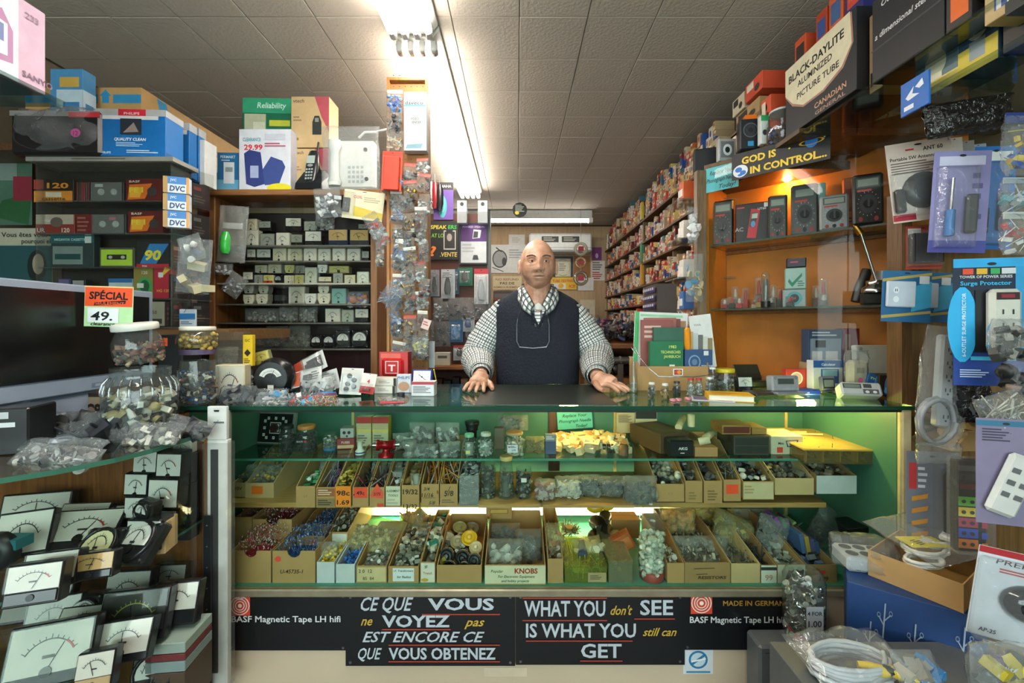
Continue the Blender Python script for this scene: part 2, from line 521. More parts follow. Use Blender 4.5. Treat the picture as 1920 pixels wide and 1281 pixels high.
def openbin(label,px0,px1,pyt,pyb,Y,z,depth=.28,rise=1.0,col=None,F=(),fill=None,fill_label=None,name='parts_bin',rz=0,notch=0,group='open cardboard bins in the glass counter'):
    """open-topped card bin whose sides climb to the back; front face from pixel px0 to px1 at depth Y"""
    wd = (px1-px0)*Y/F_; h = (pyb-pyt)*Y/F_; c = cm(col or CARD); t = .003
    x = ((px0+px1)/2-CX)*Y/F_
    hb = h*(1+(min(rise,.6) if z < .5 else rise))
    b = MB()
    if notch:
        n = 10; r = wd*.16
        poly = [(-wd/2,0),(wd/2,0),(wd/2,h)]+[(r*math.cos(PI*q/n),h-r*math.sin(PI*q/n)) for q in range(n+1)]+[(-wd/2,h)]
        b.prism(poly,0,t,c)
    else: b.box((-wd/2,0,0),(wd/2,t,h),c)
    b.box((-wd/2,t,0),(wd/2,depth,t),c)
    b.box((-wd/2,depth-t,t),(wd/2,depth,hb),c)
    side = [(t,0),(depth,0),(depth,hb),(depth*.55,hb),(t,h)]
    for sx in (-1,1):
        x0 = -wd/2 if sx < 0 else wd/2-t
        vs = [(x0,y,q) for y,q in side]+[(x0+t,y,q) for y,q in side]
        b.add(vs,[list(range(5)),list(range(5,10))[::-1]]+[((k+1) % 5,k,5+k,5+(k+1) % 5) for k in range(5)],c)
    o = b.obj(name)
    tag(o,label,'bin',group,(x,Y,z),rz)
    if F: MB().prints(wd,h,F).obj('paper_label',o)
    if fill:
        kinds,mats,n,s = fill[:4]
        lift = fill[4] if len(fill) > 4 else .9
        p = MB()
        base = cm(mats[0])
        p.box((-wd/2+t+.001,t+.001,t+.001),(wd/2-t-.001,depth-t-.001,h*.55),base)
        pile(p,(0,depth*.5,h*.5),(wd-.012,depth-.012,h*lift*.6),n,kinds,[cm(m) for m in mats],s,.25)
        q = p.obj('small_parts',kind='stuff')
        tag(q,fill_label or ('loose small parts lying in the '+label)[:90],'electronic parts',None,(x,Y,z),rz)
    return o
F_ = F
def pillow(w,h,th,m,n=14,k=10,rough=.25,seed=0,tie=None):
    """crumpled film bag in the x,z plane, base at z=0"""
    b = MB(); vs = []; fs = []
    for side in (-1,1):
        for j in range(k+1):
            for i in range(n+1):
                u,v = i/n*2-1,j/k*2-1
                e = max(0,(1-u**4))**.5*max(0,(1-v**4))**.5
                q = noise.noise(Vector((u*2.3+seed*7.1,v*2.3+side*3,seed*1.7)))
                q2 = noise.noise(Vector((u*6+seed*3.1,v*6+side*3,5+seed)))
                pinch = 1
                if tie and v > tie: pinch = max(.25,1-(v-tie)/(1-tie)*1.2)
                x = u*w/2*pinch+q*w*.04
                z = (v+1)/2*h+q2*h*.03
                y = side*th/2*e*(1+q*1.2*rough*2+q2*rough*1.6)
                vs.append((x,y,z))
    o = (n+1)*(k+1)
    for side in (0,1):
        for j in range(k):
            for i in range(n):
                a = side*o+j*(n+1)+i
                f = (a,a+1,a+n+2,a+n+1)
                fs.append(f if side == 0 else f[::-1])
    b.add(vs,fs,m,True)
    return b
_bag = [0]
def bag(label,loc,w,h,th,fill=None,rz=0,rx=0,ry=0,film=None,header=None,group=None,tie=None,name='plastic_bag',hole=False,cat='bag',F=()):
    """clear bag; its contents and header card are parts"""
    _bag[0] += 1; sd = _bag[0]
    o = pillow(w,h,th,film or FILM,seed=sd,tie=tie).obj(name)
    tag(o,label,cat,group,loc,rz,rx,ry)
    if fill:
        kinds,mats,n,s = fill[:4]
        p = MB()
        rr = random.Random(sd)
        for q in range(n):
            u,v = rr.uniform(-.82,.82),rr.uniform(-.85,.45)
            y = rr.uniform(-.7,.7)*th/2*(1-u*u)*.8
            M = Matrix.Translation((u*w/2,y,(v+1)/2*h)) @ Matrix.Rotation(rr.uniform(0,6),4,'Z') @ Matrix.Rotation(rr.uniform(0,3),4,'X')
            p.M = M
            pile(p,(0,0,0),(0,0,0),1,kinds,[cm(m) for m in mats],s,rnd=rr)
        p.obj('contents',o,kind='stuff')
    if header:
        hb = MB().box((-w*.46,-.002,h*.86),(w*.46,.002,h*1.03),cm(header[0]))
        hb.obj('header_card',o)
        if len(header) > 1:
            MB().prints(w*.9,h*.17,header[1],-.002,None,h*.86).obj('printed_face',o)
    if F: MB().prints(w*.6,h*.45,F,-th*.32,None,h*.3).obj('paper_label',o)
    return o
def jar(label,loc,r,h,fill=None,lid='c8b070',lidh=.014,upside=False,prof=None,glass=None,level=.75,name='glass_jar',F=(),rz=0,ribs=False,group=None,lidr=None,n=20):
    t = thing(name,label,'jar',loc,rz,group)
    pr = prof or [(.9,0),(1,.03),(1,.72),(.93,.8),(.78,.88),(.78,1)]
    b = MB().lathe([(r*a,h*q) for a,q in pr],glass or JARG,n=n,cap=(1,0))
    b.obj('glass_body',t)
    if lid:
        lr = lidr or r*pr[-1][0]*1.06
        z0 = -.001 if upside else h-.002
        l = MB().lathe([(lr*.98,z0),(lr,z0+.002),(lr,z0+lidh-.003),(lr*.93,z0+lidh)],cm(lid),n=n)
        l.obj('lid',t)
    if fill:
        kinds,mats,cnt,s = fill[:4]
        p = MB(); rr = random.Random(int(loc[0]*1000)+7)
        p.lathe([(r*.55,.004),(r*.6,h*level*.85)],cm(mats[0]),n=8)
        for q in range(cnt):
            a,e = rr.uniform(0,6.283),rr.uniform(.55,.86)*r
            p.M = Matrix.Translation((e*math.cos(a),e*math.sin(a),rr.uniform(.03,level)*h)) @ Matrix.Rotation(rr.uniform(0,6),4,'Z') @ Matrix.Rotation(rr.uniform(0,3),4,'Y')
            pile(p,(0,0,0),(0,0,0),1,kinds,[cm(m) for m in mats],s,rnd=rr)
        p.obj('contents',t,kind='stuff')
    if F: MB().prints(r*1.1,h*.35,F,-r*1.01,None,h*.3).obj('paper_label',t)
    return t
# ---------------- panel meters
def meter(kind,w,h,d=.035,body='1b1c1e',face='ccccc4',ink='26282a',name='panel_meter',needle=None,colour2=None):
    """panel meter facing -y, standing on z=0; kinds: strip, plain, round, hood, wide"""
    t = bpy.data.objects.new(name,None); t.empty_display_size = .03; COL.objects.link(t)
    bm_,fm = C(body,.25),face
    nd = needle if needle is not None else U(.25,.75)
    def arcs(w_,h_,y,z0,red=True):
        it = [('a',.5,.12,.36,.62,150,30,.05,ink),('k',.5,.12,.36,.62,148,32,10,.1,ink)]
        if red and R.random() < .35: it.append(('a',.5,.12,.37,.64,55,30,.07,'b02818'))
        it.append(('r',.42,.3,.58,.37,ink))
        return it
    if kind in ('strip','plain','wide','hood'):
        zc = h*(.36 if kind == 'strip' else .1 if kind == 'plain' else .2)
        if kind == 'hood':
            poly = [(-w*.36,0),(w*.36,0),(w/2,h*.42),(w/2,h),(-w/2,h),(-w/2,h*.42)]
            MB().prism(poly,0,d,C(body,.2)).obj('case',t)
            MB().prism([(x*.9,z*.92+h*.04) for x,z in poly],-.001,.001,cm(fm)).obj('dial_face',t)
        else:
            MB().box((-w/2,0,0),(w/2,d,h),bm_,.003).obj('case',t)
            MB().box((-w*.46,-.0012,zc),(w*.46,.001,h*.95),cm(fm)).obj('dial_face',t)
        MB().prints(w*.9,h*.9-zc,arcs(w,h,0,0),-.0013,None,zc+h*.03).obj('dial_scale',t)
        a = math.radians(150-120*nd)
        z0 = zc+h*.05
        MB().tube([(0,-.003,z0),(.34*w*math.cos(a),-.003,z0+.5*h*math.sin(a)*(1-zc/h)*1.15)],.0007 if w < .1 else .0011,C('181818'),3).obj('needle',t)
        if kind == 'strip':
            MB().box((-w*.46,-.003,h*.05),(w*.46,.001,h*.34),C(colour2 or body,.12),.002).obj('lower_cover',t)
        MB().cyl((0,-.001,zc*.55 if kind == 'strip' else zc+h*.03),w*.07,.004,C('101010',.3),'y',12).obj('zero_screw',t)
        if kind != 'hood':
            MB().box((-w*.475,-.0062,zc+.001),(w*.475,-.0052,h*.965),COVER).obj('clear_cover',t)
    elif kind == 'round':
        MB().box((-w/2,0,0),(w/2,d,h),bm_,.006).obj('case',t)
        MB().lathe([(w*.47,0),(w*.47,.006),(w*.41,.011),(w*.39,.004)],bm_,(0,0,h/2),24,ax='y').obj('bezel',t)
        f = MB()
        n = 18; cut = -.25
        f.add([(w*.38*math.cos(math.radians(a)),-.0045,h/2+max(cut*w*.38,w*.38*math.sin(math.radians(a)))) for a in range(0,360,20)],[list(range(18))],cm(fm))
        f.obj('dial_face',t)
        MB().prints(w*.76,h*.76,arcs(w,h,0,0,False),-.005,None,h*.2).obj('dial_scale',t)
        a = math.radians(150-120*nd)
        MB().tube([(0,-.0062,h*.36),(.3*w*math.cos(a),-.0062,h*.36+.36*h*math.sin(a))],.0009,C('181818'),3).obj('needle',t)
        MB().cyl((0,-.004,h*.3),w*.1,.004,bm_,'y',12).obj('zero_screw',t)
        for sx in (-1,1):
            for sz in (.08,.92): MB().cyl((sx*w*.42,0,h*sz),w*.03,.002,STEEL,'y',6).obj('corner_screw',t)
    return t
def proto_remove(o):
    for c in list(o.children): proto_remove(c)
    bpy.data.objects.remove(o)
# ---------------- cards, blisters, books
def blister(label,loc,w,h,card,F=(),prod=None,rz=0,rx=0,ry=0,name='blister_pack',dome=None,group=None,cat='blister pack',th=.03,hole=True):
    """hang-card with printed front, a clear dome and the article inside; prod(t) adds the article's parts; loc is the middle of the base"""
    o = MB().box((-w/2,0,0),(w/2,.0015,h),cm(card)).obj(name)
    tag(o,label,cat,group,loc,rz,rx,ry)
    p = MB()
    p.prints(w,h,list(F))
    if hole: p.prints(w,h,[('e',.5,.955,.06,.012,'1a1a1a')],-.0012)
    if p.f: p.obj('printed_face',o)
    if prod: prod(o)
    if dome:
        x0,z0,x1,z1 = [dome[0]*w-w/2,dome[1]*h,dome[2]*w-w/2,dome[3]*h]
        e = th*.35
        rings = [[(x0,-.001,z0),(x1,-.001,z0),(x1,-.001,z1),(x0,-.001,z1)],
                 [(x0+e*.3,-th*.8,z0+e*.3),(x1-e*.3,-th*.8,z0+e*.3),(x1-e*.3,-th*.8,z1-e*.3),(x0+e*.3,-th*.8,z1-e*.3)],
                 [(x0+e,-th,z0+e),(x1-e,-th,z0+e),(x1-e,-th,z1-e),(x0+e,-th,z1-e)]]
        MB().loft(rings,BLIS,False,(0,1)).obj('clear_dome',o)
    return o
def book(label,loc,w,h,d,cover,F=(),rz=0,rx=0,ry=0,name='book',group=None,spine=()):
    o = thing(name,label,'book',loc,rz,group,rx,ry)
    MB().box((-w/2,-d/2,0),(w/2,-d/2+.002,h),cm(cover)).obj('front_cover',o)
    MB().box((-w/2,d/2-.002,0),(w/2,d/2,h),cm(cover)).obj('back_cover',o)
    MB().box((-w/2,-d/2+.002,0),(-w/2+.002,d/2-.002,h),cm(cover)).obj('spine',o)
    MB().box((-w/2+.002,-d/2+.0022,.003),(w/2-.004,d/2-.0022,h-.003),C('e8e2d0',.8)).obj('pages',o)
    if F: MB().prints(w,h,F,-d/2).obj('printed_face',o)
    return o
def paper(name,label,cat,px0,px1,pyt,pyb,Y,col,F=(),group=None,th=.0015,ry=0,frame=None):
    """flat sheet facing the viewer's side of the room, by its pixel box at depth Y"""
    a = P(px0,pyb,Y); b = P(px1,pyt,Y)
    w_,h_ = b.x-a.x,b.z-a.z
    o = MB().box((-w_/2,0,0),(w_/2,th,h_),cm(col)).obj(name)
    tag(o,label,cat,group,((a.x+b.x)/2,Y,a.z),0,0,ry)
    if F: MB().prints(w_,h_,F).obj('printed_face',o)
    if frame:
        f = MB(); e = frame[1]
        for q in (((-w_/2-e,-.008,-e),(w_/2+e,.004,0)),((-w_/2-e,-.008,h_),(w_/2+e,.004,h_+e)),((-w_/2-e,-.008,0),(-w_/2,.004,h_)),((w_/2,-.008,0),(w_/2+e,.004,h_))): f.box(*q,cm(frame[0]))
        f.obj('frame',o)
    return o
def at(px,z,Y): return Vector(((px-CX)*Y/F_,Y,z))
def pw(px,Y): return px*Y/F_
def cable_coil(mb,c,rx_,ry_,n,r,m,ax='z',wob=.06,seed=1):
    rr = random.Random(seed); pts = []
    for k in range(n*16+1):
        a = 2*PI*k/16
        q = 1-wob+wob*2*noise.noise(Vector((math.cos(a),math.sin(a),k/16+seed)))
        h = (k/16)*r*1.1
        p = (rx_*q*math.cos(a),ry_*q*math.sin(a),h+r)
        if ax == 'y': p = (p[0],-p[2],p[1])
        pts.append((c[0]+p[0],c[1]+p[1],c[2]+p[2]))
    mb.tube(pts,r,m,6)
    return mb
# ================================================================ the glass counter
ZT,ZU,ZM,ZD = 1.02,.79,.635,.405            # top, upper glass shelf, middle shelf, deck
YC,YK = 1.43,1.94
XCL,XCR = -1.115,1.30
GREEN = C('4a7d6a',.5,var=.15,scale=5)
CASE = thing('display_counter','long glass display counter with green back, wooden shelves and cream plinth','display counter',(0,YC,0))
def cpart(name,mb,label=None):
    mb.M = Matrix()
    o = mb.obj(name,CASE,label)
    o.location = (0,-YC,0)
    return o
PLINTH = C('c8b49a',.6,var=.1,scale=3)
CRM = C('d6c8a0',.6,var=.2,scale=30)
cpart('plinth',MB().box((XCL,YC+.01,0),(XCR+.03,YK,.385),PLINTH,.004))
cpart('base_rail',MB().box((XCL,YC-.004,.378),(XCR+.02,YC+.02,.405),C('9a9078',.35,.4,.2),.004))
cpart('deck',MB().box((XCL,YC+.02,.385),(XCR,YK,ZD),C('4a8a78',.5,var=.12)))
cpart('back_panel',MB().box((XCL,YK-.012,ZD),(XCR,YK,ZT-.014),GREEN))
cpart('side_panel',MB().box((XCL,YC+.02,ZD),(XCL+.012,YK-.012,ZT-.014),GREEN))
cpart('side_panel',MB().box((XCR-.012,YC+.02,ZD),(XCR,YK-.012,ZT-.014),GREEN))
cpart('corner_post',MB().box((XCR-.012,YC-.004,.405),(XCR+.02,YC+.02,ZT-.014),CRM,.004),'chipped cream post')
cpart('corner_post',MB().box((-.972,YC-.004,.405),(-.962,YC+.012,ZT-.014),C('b8b8b4',.4,.3),.004))
for x in (-.74,.62,1.21,.44):
    cpart('back_batten',MB().box((x-.006,YK-.02,ZD),(x+.006,YK-.012,ZT-.014),C('c8b070',.5)))
cpart('dark_batten',MB().box((.14,YK-.024,ZM),(.19,YK-.012,ZT-.02),wood('5a3a20','3a2414','z')))
cpart('front_glass',MB().box((XCL+.006,YC,ZD),(XCR-.012,YC+.006,ZT-.014),clear('f4faf6',.0,.02)))
cpart('glass_top',MB().box((-1.123,YC-.006,ZT-.012),(1.325,YK+.02,ZT),GLASS_TOP))
cpart('top_edge',MB().box((-1.123,YC-.0085,ZT-.013),(1.325,YC-.006,ZT),GLASS_EDGE),'dark green polished glass edge')
cpart('top_rail',MB().box((XCL,YC,ZT-.022),(XCR,YC+.012,ZT-.0135),C('1c2420',.4)))
cpart('glass_shelf',MB().box((XCL+.013,1.60,ZU-.008),(XCR-.1,YK-.02,ZU),GLASS))
cpart('shelf_edge',MB().box((XCL+.013,1.597,ZU-.008),(XCR-.1,1.5995,ZU),C('4a8a74',.2)))
cpart('wooden_shelf',MB().box((XCL+.013,1.575,ZM-.018),(XCR-.16,YK-.03,ZM),wood('b08a52','94703e','x')))
# lamps inside the case
cpart('strip_lamp',MB().cyl((-.62,1.86,.478),.013,1.3,glow('fff2c0',CASE_POWER),'x',10),'lit fluorescent tube behind the bins')
cpart('lamp_fitting',MB().box((-.66,1.885,.45),(.72,1.92,.505),C('d8d4c4',.5)))
for x in (.2,1.12):
    o = cpart('bulb',MB().lathe([(.004,0),(.013,.008),(.015,.03),(.015,.07),(.004,.08)],glow('ffdc78',BULB_POWER),(x-.04,1.66,ZT-.034),10,ax='x'),'warm glowing tubular bulb')
    cpart('bulb_holder',MB().cyl((x-.075,1.66,ZT-.034),.013,.035,C('8a7a50',.4,.6),'x',10))
# dark mat on the top
o = MB().box((-.145,YC+.01,0),(.34,YK-.01,.002),C('20261f',.35,var=.2,scale=14)).obj('counter_mat')
tag(o,'dark smooth mat lying on the glass counter under the hands','mat',None,(0,0,ZT))
# ---------------- painted signs on the plinth
def board(label,px0,px1,pyt,pyb,F,dy=0,tilt=0):
    Y = YC+.006-dy
    o = paper('sign_board',label,'sign',px0,px1,pyt,pyb,Y-.004,C('15171a',.35,var=.1),F,None,.004,tilt)
    w_ = pw(px1-px0,Y); h_ = pw(pyb-pyt,Y)
    for u in (.03,.97):
        for v in (.05,.94):
            MB().cyl(((u-.5)*w_,-.0002,v*h_),.0045,.002,STEEL,'y',8).obj('screw',o)
    return o
def spiral(u,v,r,ar): return [('r',u-r,v-r*ar,u+r,v+r*ar,'d8442e')]+[('o',u,v,r*q,r*ar*q,.22/q*.45,'e8dcd0') for q in (.95,.7,.48)]+[('e',u,v,r*.2,r*.2*ar,'efe8e0')]
LT = 'bcc4cc'; RD = 'b8402e'; YL = 'c8a23c'
board('black tape brand board under the bins, beside the white hanging strip',428,650,1112,1220,
      spiral(.1,.78,.085,2.05)+[('t','BASF',.1,.9,.07,'f0f0f0','c'),('t','BASF Magnetic Tape LH hifi',.03,.5,.15,'d8d8d8','l',0,.92)])
board('black hand-painted French sign reading ce que vous voyez',648,966,1112,1249,
      [('t','CE QUE',.09,.76,.26,LT,'l',.35,.31),('t','VOUS',.485,.77,.22,LT,'l',0,.39,.03),('r',.45,.95,.9,.965,RD),('r',.45,.7,.91,.715,RD),
       ('t','ne',.09,.56,.18,YL,'l',.4,.07),('t','VOYEZ',.215,.54,.22,LT,'l',0,.4,.03),('r',.215,.495,.62,.51,RD),('t','pas',.7,.55,.17,YL,'l',.4,.12),
       ('t','EST ENCORE CE',.1,.335,.2,LT,'l',.35,.72),('t','QUE',.075,.1,.22,LT,'l',.35,.14),('t','VOUS OBTENEZ',.255,.1,.22,LT,'l',0,.63,.025),('r',.255,.285,.91,.3,RD),('r',.255,.06,.91,.075,RD)],.003)
board('black hand-painted English sign reading what you do not see',967,1284,1112,1247,
      [('t','WHAT YOU',.05,.68,.3,LT,'l',0,.48,.02),('r',.04,.92,.54,.935,RD),('r',.04,.61,.54,.625,RD),('t',"don't",.56,.7,.18,YL,'l',.4,.13),('t','SEE',.735,.7,.29,LT,'l',0,.195,.02),('r',.7,.945,.94,.96,RD),('r',.7,.635,.94,.65,RD),
       ('t','IS WHAT YOU',.06,.39,.27,LT,'l',0,.65,.02),('r',.06,.33,.69,.345,RD),('t','still can',.75,.41,.16,YL,'l',.4,.2),
       ('t','GET',.385,.11,.27,LT,'l',0,.24,.02),('r',.38,.055,.63,.07,RD)],.003)
board('black tape brand board with a red spiral, beneath the resistor bin',1283,1484,1109,1219,
      spiral(.16,.8,.1,1.83)+[('t','BASF',.16,.93,.06,'f0f0f0','c'),('t','MADE IN GERMANY',.36,.76,.12,'b8862e','l',0,.62),('t','BASF Magnetic Tape LH hifi',.05,.47,.15,'d8d8d8','l',0,.9)])
paper('sticker','square white and blue round-emblem sticker on the counter plinth','sticker',1281,1337,1217,1264,YC+.0085,'d8dade',
      [('o',.5,.57,.32,.36,.22,'2a78a8'),('e',.5,.57,.24,.28,'c8d8e0'),('n',.3,.4,.7,.75,.08,'2a78a8'),('n',.28,.5,.75,.62,.05,'f0f0f0'),('r',.1,.05,.9,.12,'4a8ab0')],None,.001)
paper('tape_patch','strip of masking tape stuck below the French sign','tape',908,988,1252,1269,YC+.0085,'d2c0a6',[],None,.001)
# ---------------- bottom row of bins
Y0 = 1.465
RES = ('r',['9a2038','b83050','d8b8b8','c8c0c0'],420,(.008,.013),1.5)
BLU = ('r',['1a4a90','2a62b0','3a72c0','88a8d0'],380,(.008,.013),1.4)
GRM = ('b',['5a5a52','8a8878','b8b4a4','3a3a36'],150,(.01,.02),1.2)
G2 = 'open cardboard bins along the counter deck'
openbin('brown carton of pink resistors at the corner of the deck',431,508,1041,1101,Y0,ZD,.2,.0,None,[],RES,'pink and white resistors heaped in the corner carton','parts_carton',0,1,G2)
openbin('brown notched carton marked U-45735-1 with a red spot',511,591,1041,1101,Y0,ZD,.2,0,None,[('t','U-45735-1',.45,.3,.17,'2a2018','c',.2),('e',.13,.75,.07,.09,'e8483a')],BLU,'blue resistors heaped in the notched carton','parts_carton',0,1,G2)
openbin('narrow white box holding a bag of yellow caps',594,627,1062,1101,Y0,ZD,.2,.1,'c4c8cc',[],('kc',['c8a018','e8c83a'],60,(.008,.016)),'small yellow caps lying in the narrow white box','parts_box',0,0,G2)
openbin('narrow white box holding loose blue wire connectors',630,665,1066,1101,Y0,ZD,.2,.3,'c4c8cc',[],('cr',['1a4a98','2a6ac8','3a7ad0'],130,(.008,.016)),'blue wire connectors lying in the narrow white box','parts_box',0,0,G2)
openbin('low bin with a yellowed number label and silver contents',668,725,1068,1100,Y0,ZD,.26,.8,None,[('r',.03,.08,.97,.92,'cdb88c'),('t','2 0  12',.3,.6,.28,'4a4238'),('t','85  84',.4,.18,.26,'6a5a48')],('bd',['8a8a86','c8c8c4','6a6a68'],120,(.008,.016)),'silver metal bits lying under the big parts bag','parts_bin',0,0,G2)
openbin('bin with a white handwritten transformer note for radios',728,785,1070,1101,Y0,ZD,.32,1.3,None,[('r',.15,.1,.85,.9,'d8dce0'),('t','I.F. Transformers',.5,.68,.17,'1c2430','c',.2),('t','for Radios',.52,.3,.2,'1c2430','c',.2)],('b',['7a7a70','b0ae9e','55564e','d0ccb8'],210,(.012,.022),1.6),'square metal transformer cans heaped in the labelled bin','parts_bin',0,0,G2)
openbin('slim bin with a stained white IF transformer label',788,816,1062,1101,Y0,ZD,.32,1.3,None,[('r',.04,.04,.96,.96,'d8d2c4'),('t','IF',.4,.7,.2,'26221e'),('t','Transf.',.5,.42,.16,'b8583a'),('e',.3,.15,.25,.08,'c89a3a')],('b',['8a8878','c8c4b0','606058','2a7a6a'],60,(.016,.03),1.8),'metal cans standing in the slim labelled bin','parts_bin',0,0,G2)
openbin('wide brown bin of black dials and yellow discs',819,903,1068,1101,Y0,ZD,.32,1.4,None,[],None,None,'parts_bin',0,0,G2)
openbin('brown bin with a white hand-lettered knobs sign',909,1023,1062,1099,Y0-.01,ZD,.34,1.4,None,[('r',0,.06,1,.97,'d4ccae'),('t','Popular',.1,.62,.2,'1c5a4a','l',.2),('t','KNOBS',.68,.58,.36,'9a3018','c',0,0,.03),('t','For Electronic Equipment',.52,.36,.18,'1c5a4a','c',.2),('t','and hobby projects',.5,.14,.18,'1c5a4a','c',.2)],None,None,'parts_bin',0,0,G2)
openbin('slim brown bin holding a red-marked clear bag',1027,1056,1058,1103,Y0,ZD,.3,.9,None,[],('bd',['8a8070','6a2a28','b8b0a0'],60,(.01,.02)),'mixed bits lying in the slim brown bin','parts_bin',0,0,G2)
openbin('brown bin marked with crossed-out lines and resistors',1284,1369,1063,1101,Y0,ZD,.34,1.6,CARD2,[('t','RESISTORS',.6,.2,.2,'241c14','c',.15,.62,.02),('n',.2,.7,.66,.73,.012,'241c14'),('n',.25,.42,.5,.45,.012,'241c14')],('rc',['8a8678','5a564c','a8a090'],160,(.012,.022)),'dull grey resistors lying in the marked bin','parts_bin',0,0,G2)
openbin('pale kraft bin standing beside the resistor bin',1371,1425,1063,1099,Y0,ZD,.34,1.8,KRAFT,[],('rc',['7a7668','4a463c'],80,(.012,.02)),'dark leads lying in the pale kraft bin','parts_bin',0,0,G2)
openbin('slim bin with a large pale 99 price card',1427,1456,1066,1099,Y0,ZD,.36,2.2,CARD2,[('r',0,0,1,1,'d6d2c6'),('r',0,.72,1,.9,'3a3a38'),('t','99',.5,.15,.45,'b8837a','c')],('w',['2a2c30','3a3c40','1c1d20'],60,(.02,.05)),'black probes lying in the slim price-card bin','parts_bin',0,0,G2)
openbin('white-fronted bin printed with black clip shapes',1458,1510,1066,1100,Y0,ZD,.36,2.0,CARD,[('r',0,0,1,1,'c4bca8'),('p',[(.25,.15),(.4,.75),(.6,.75),(.55,.55),(.4,.2)],'1e2022'),('p',[(.65,.75),(.95,.75),(.9,.15),(.8,.2),(.8,.5)],'1e2022'),('e',.48,.8,.1,.12,'b0a890'),('e',.8,.8,.1,.12,'b0a890')],('bd',['8a8a84','b8b8b0'],50,(.014,.025)),'grey clips lying in the clip-printed bin','parts_bin',0,0,G2)
openbin('brown bin with red sticker and handwritten 3.99',1513,1569,1066,1100,Y0,ZD,.36,1.9,CARD2,[('t','3.99',.55,.12,.32,'241c14','c',.15),('r',.42,.5,.62,.68,'e8402c'),('t','Slides',.3,.7,.18,'6a3a28')],('b',['5a6a98','7a7a84','30343c'],30,(.02,.03)),'small plastic parts lying in the last brown bin','parts_bin',0,0,G2)
openbin('short brown bin between the nut jar and resistor bin',1251,1283,1063,1100,Y0,ZD,.3,1.5,None,[],('bd',['b0a890','c8c4b8'],60,(.01,.02)),'pale plastic bits lying in the short brown bin','parts_bin',0,0,G2)
# clear yellow boxes
def clearbox(label,px0,px1,pyt,pyb,Y,depth,fill,film,name='plastic_box',F=()):
    w_ = pw(px1-px0,Y); h_ = pw(pyb-pyt,Y)
    o = thing(name,label,'box',at((px0+px1)/2,ZD,Y))
    b = MB()
    for q in (((-w_/2,0,0),(w_/2,.002,h_)),((-w_/2,depth-.002,0),(w_/2,depth,h_)),((-w_/2,.002,0),(-w_/2+.002,depth-.002,h_)),((w_/2-.002,.002,0),(w_/2,depth-.002,h_)),((-w_/2,.002,0),(w_/2,depth-.002,.002))): b.box(*q,film)
    b.obj('box_body',o)
    MB().box((-w_/2-.002,-.002,h_),(w_/2+.002,depth+.002,h_+.006),film).obj('lid',o)
    p = MB(); pile(p,(0,depth/2,.004),(w_*.95,depth*.95,h_*.8),*fill)
    p.obj('contents',o,kind='stuff')
    if F: MB().prints(w_,h_,F).obj('paper_label',o)
YFLM = clear('dfe6a0',.05,.1,.12,'c8cc6a',.3)
clearbox('clear box of yellow and green crayon-like tuning sticks',1059,1138,1066,1096,Y0,.2,(90,'w',[cm('d8c020'),cm('5aa832'),cm('e8d858')],(.02,.03),.2),YFLM,F=[('r',.55,.05,.98,.65,'a8956a'),('l',.6,.2,.9,.5,3,'5a4a38')])
clearbox('hazy clear box with grey lid beside the crayon box',1141,1186,1062,1100,Y0,.22,(50,'bd',[cm('8a8a50'),cm('c8c8a8'),cm('6a6a48')],(.012,.02),.3),clear('d0d0b0',.05,.1,.25,'b0b090',.3))
jar('tall glass jar of white nuts standing on its red lid',at(1222,ZD,1.5),.045,.25,('k',['d8d4c8','c4c0b4','e8e4d8'],260,(.014,.022)),'b83024',.03,True,level=.6,prof=[(.95,0),(1,.06),(1,.72),(.9,.8),(.92,.86),(.6,.94),(.85,1)])
# second row of bins on the deck
Y1 = 1.68
openbin('tall brown carton of pink resistors against the counter end',440,472,958,1018,1.6,.45,.2,0,None,[],('r',['9a2038','b83050','d8b8b8'],160,(.008,.013),1.5),'pink resistors in the tall end carton','parts_carton',0,0,G2)
openbin('brown carton with a round notch marked 44387-2',474,547,962,1018,1.6,.45,.2,0,None,[('t','44387-2',.42,.2,.18,'2a2018','c',.2)],('r',['9a2038','b83050','d8b8b8','c8c0c0'],300,(.008,.013),1.5),'pink resistors heaped in the carton marked 44387-2','parts_carton',0,1,G2)
openbin('brown bin of blue resistors with a small red dot',557,609,992,1022,1.6,.44,.24,1.2,CARD2,[('e',.6,.6,.08,.14,'c03028')],BLU,'blue resistors in the red-dot bin','parts_bin',0,0,G2)
openbin('bin of grey screws behind the big parts bag',617,652,990,1022,1.6,.45,.26,1.8,None,[('r',.1,.05,.95,.9,'d8d8d2')],('cd',['6a6a64','9a9a92','4a4a46'],90,(.01,.018),2),'grey screws heaped behind the big parts bag','parts_bin',0,0,G2)
# riser the second row stands on
cpart('back_riser',MB().box((XCL+.013,1.575,ZD),(-.42,YK-.02,.44),C('2f8f74',.5)))
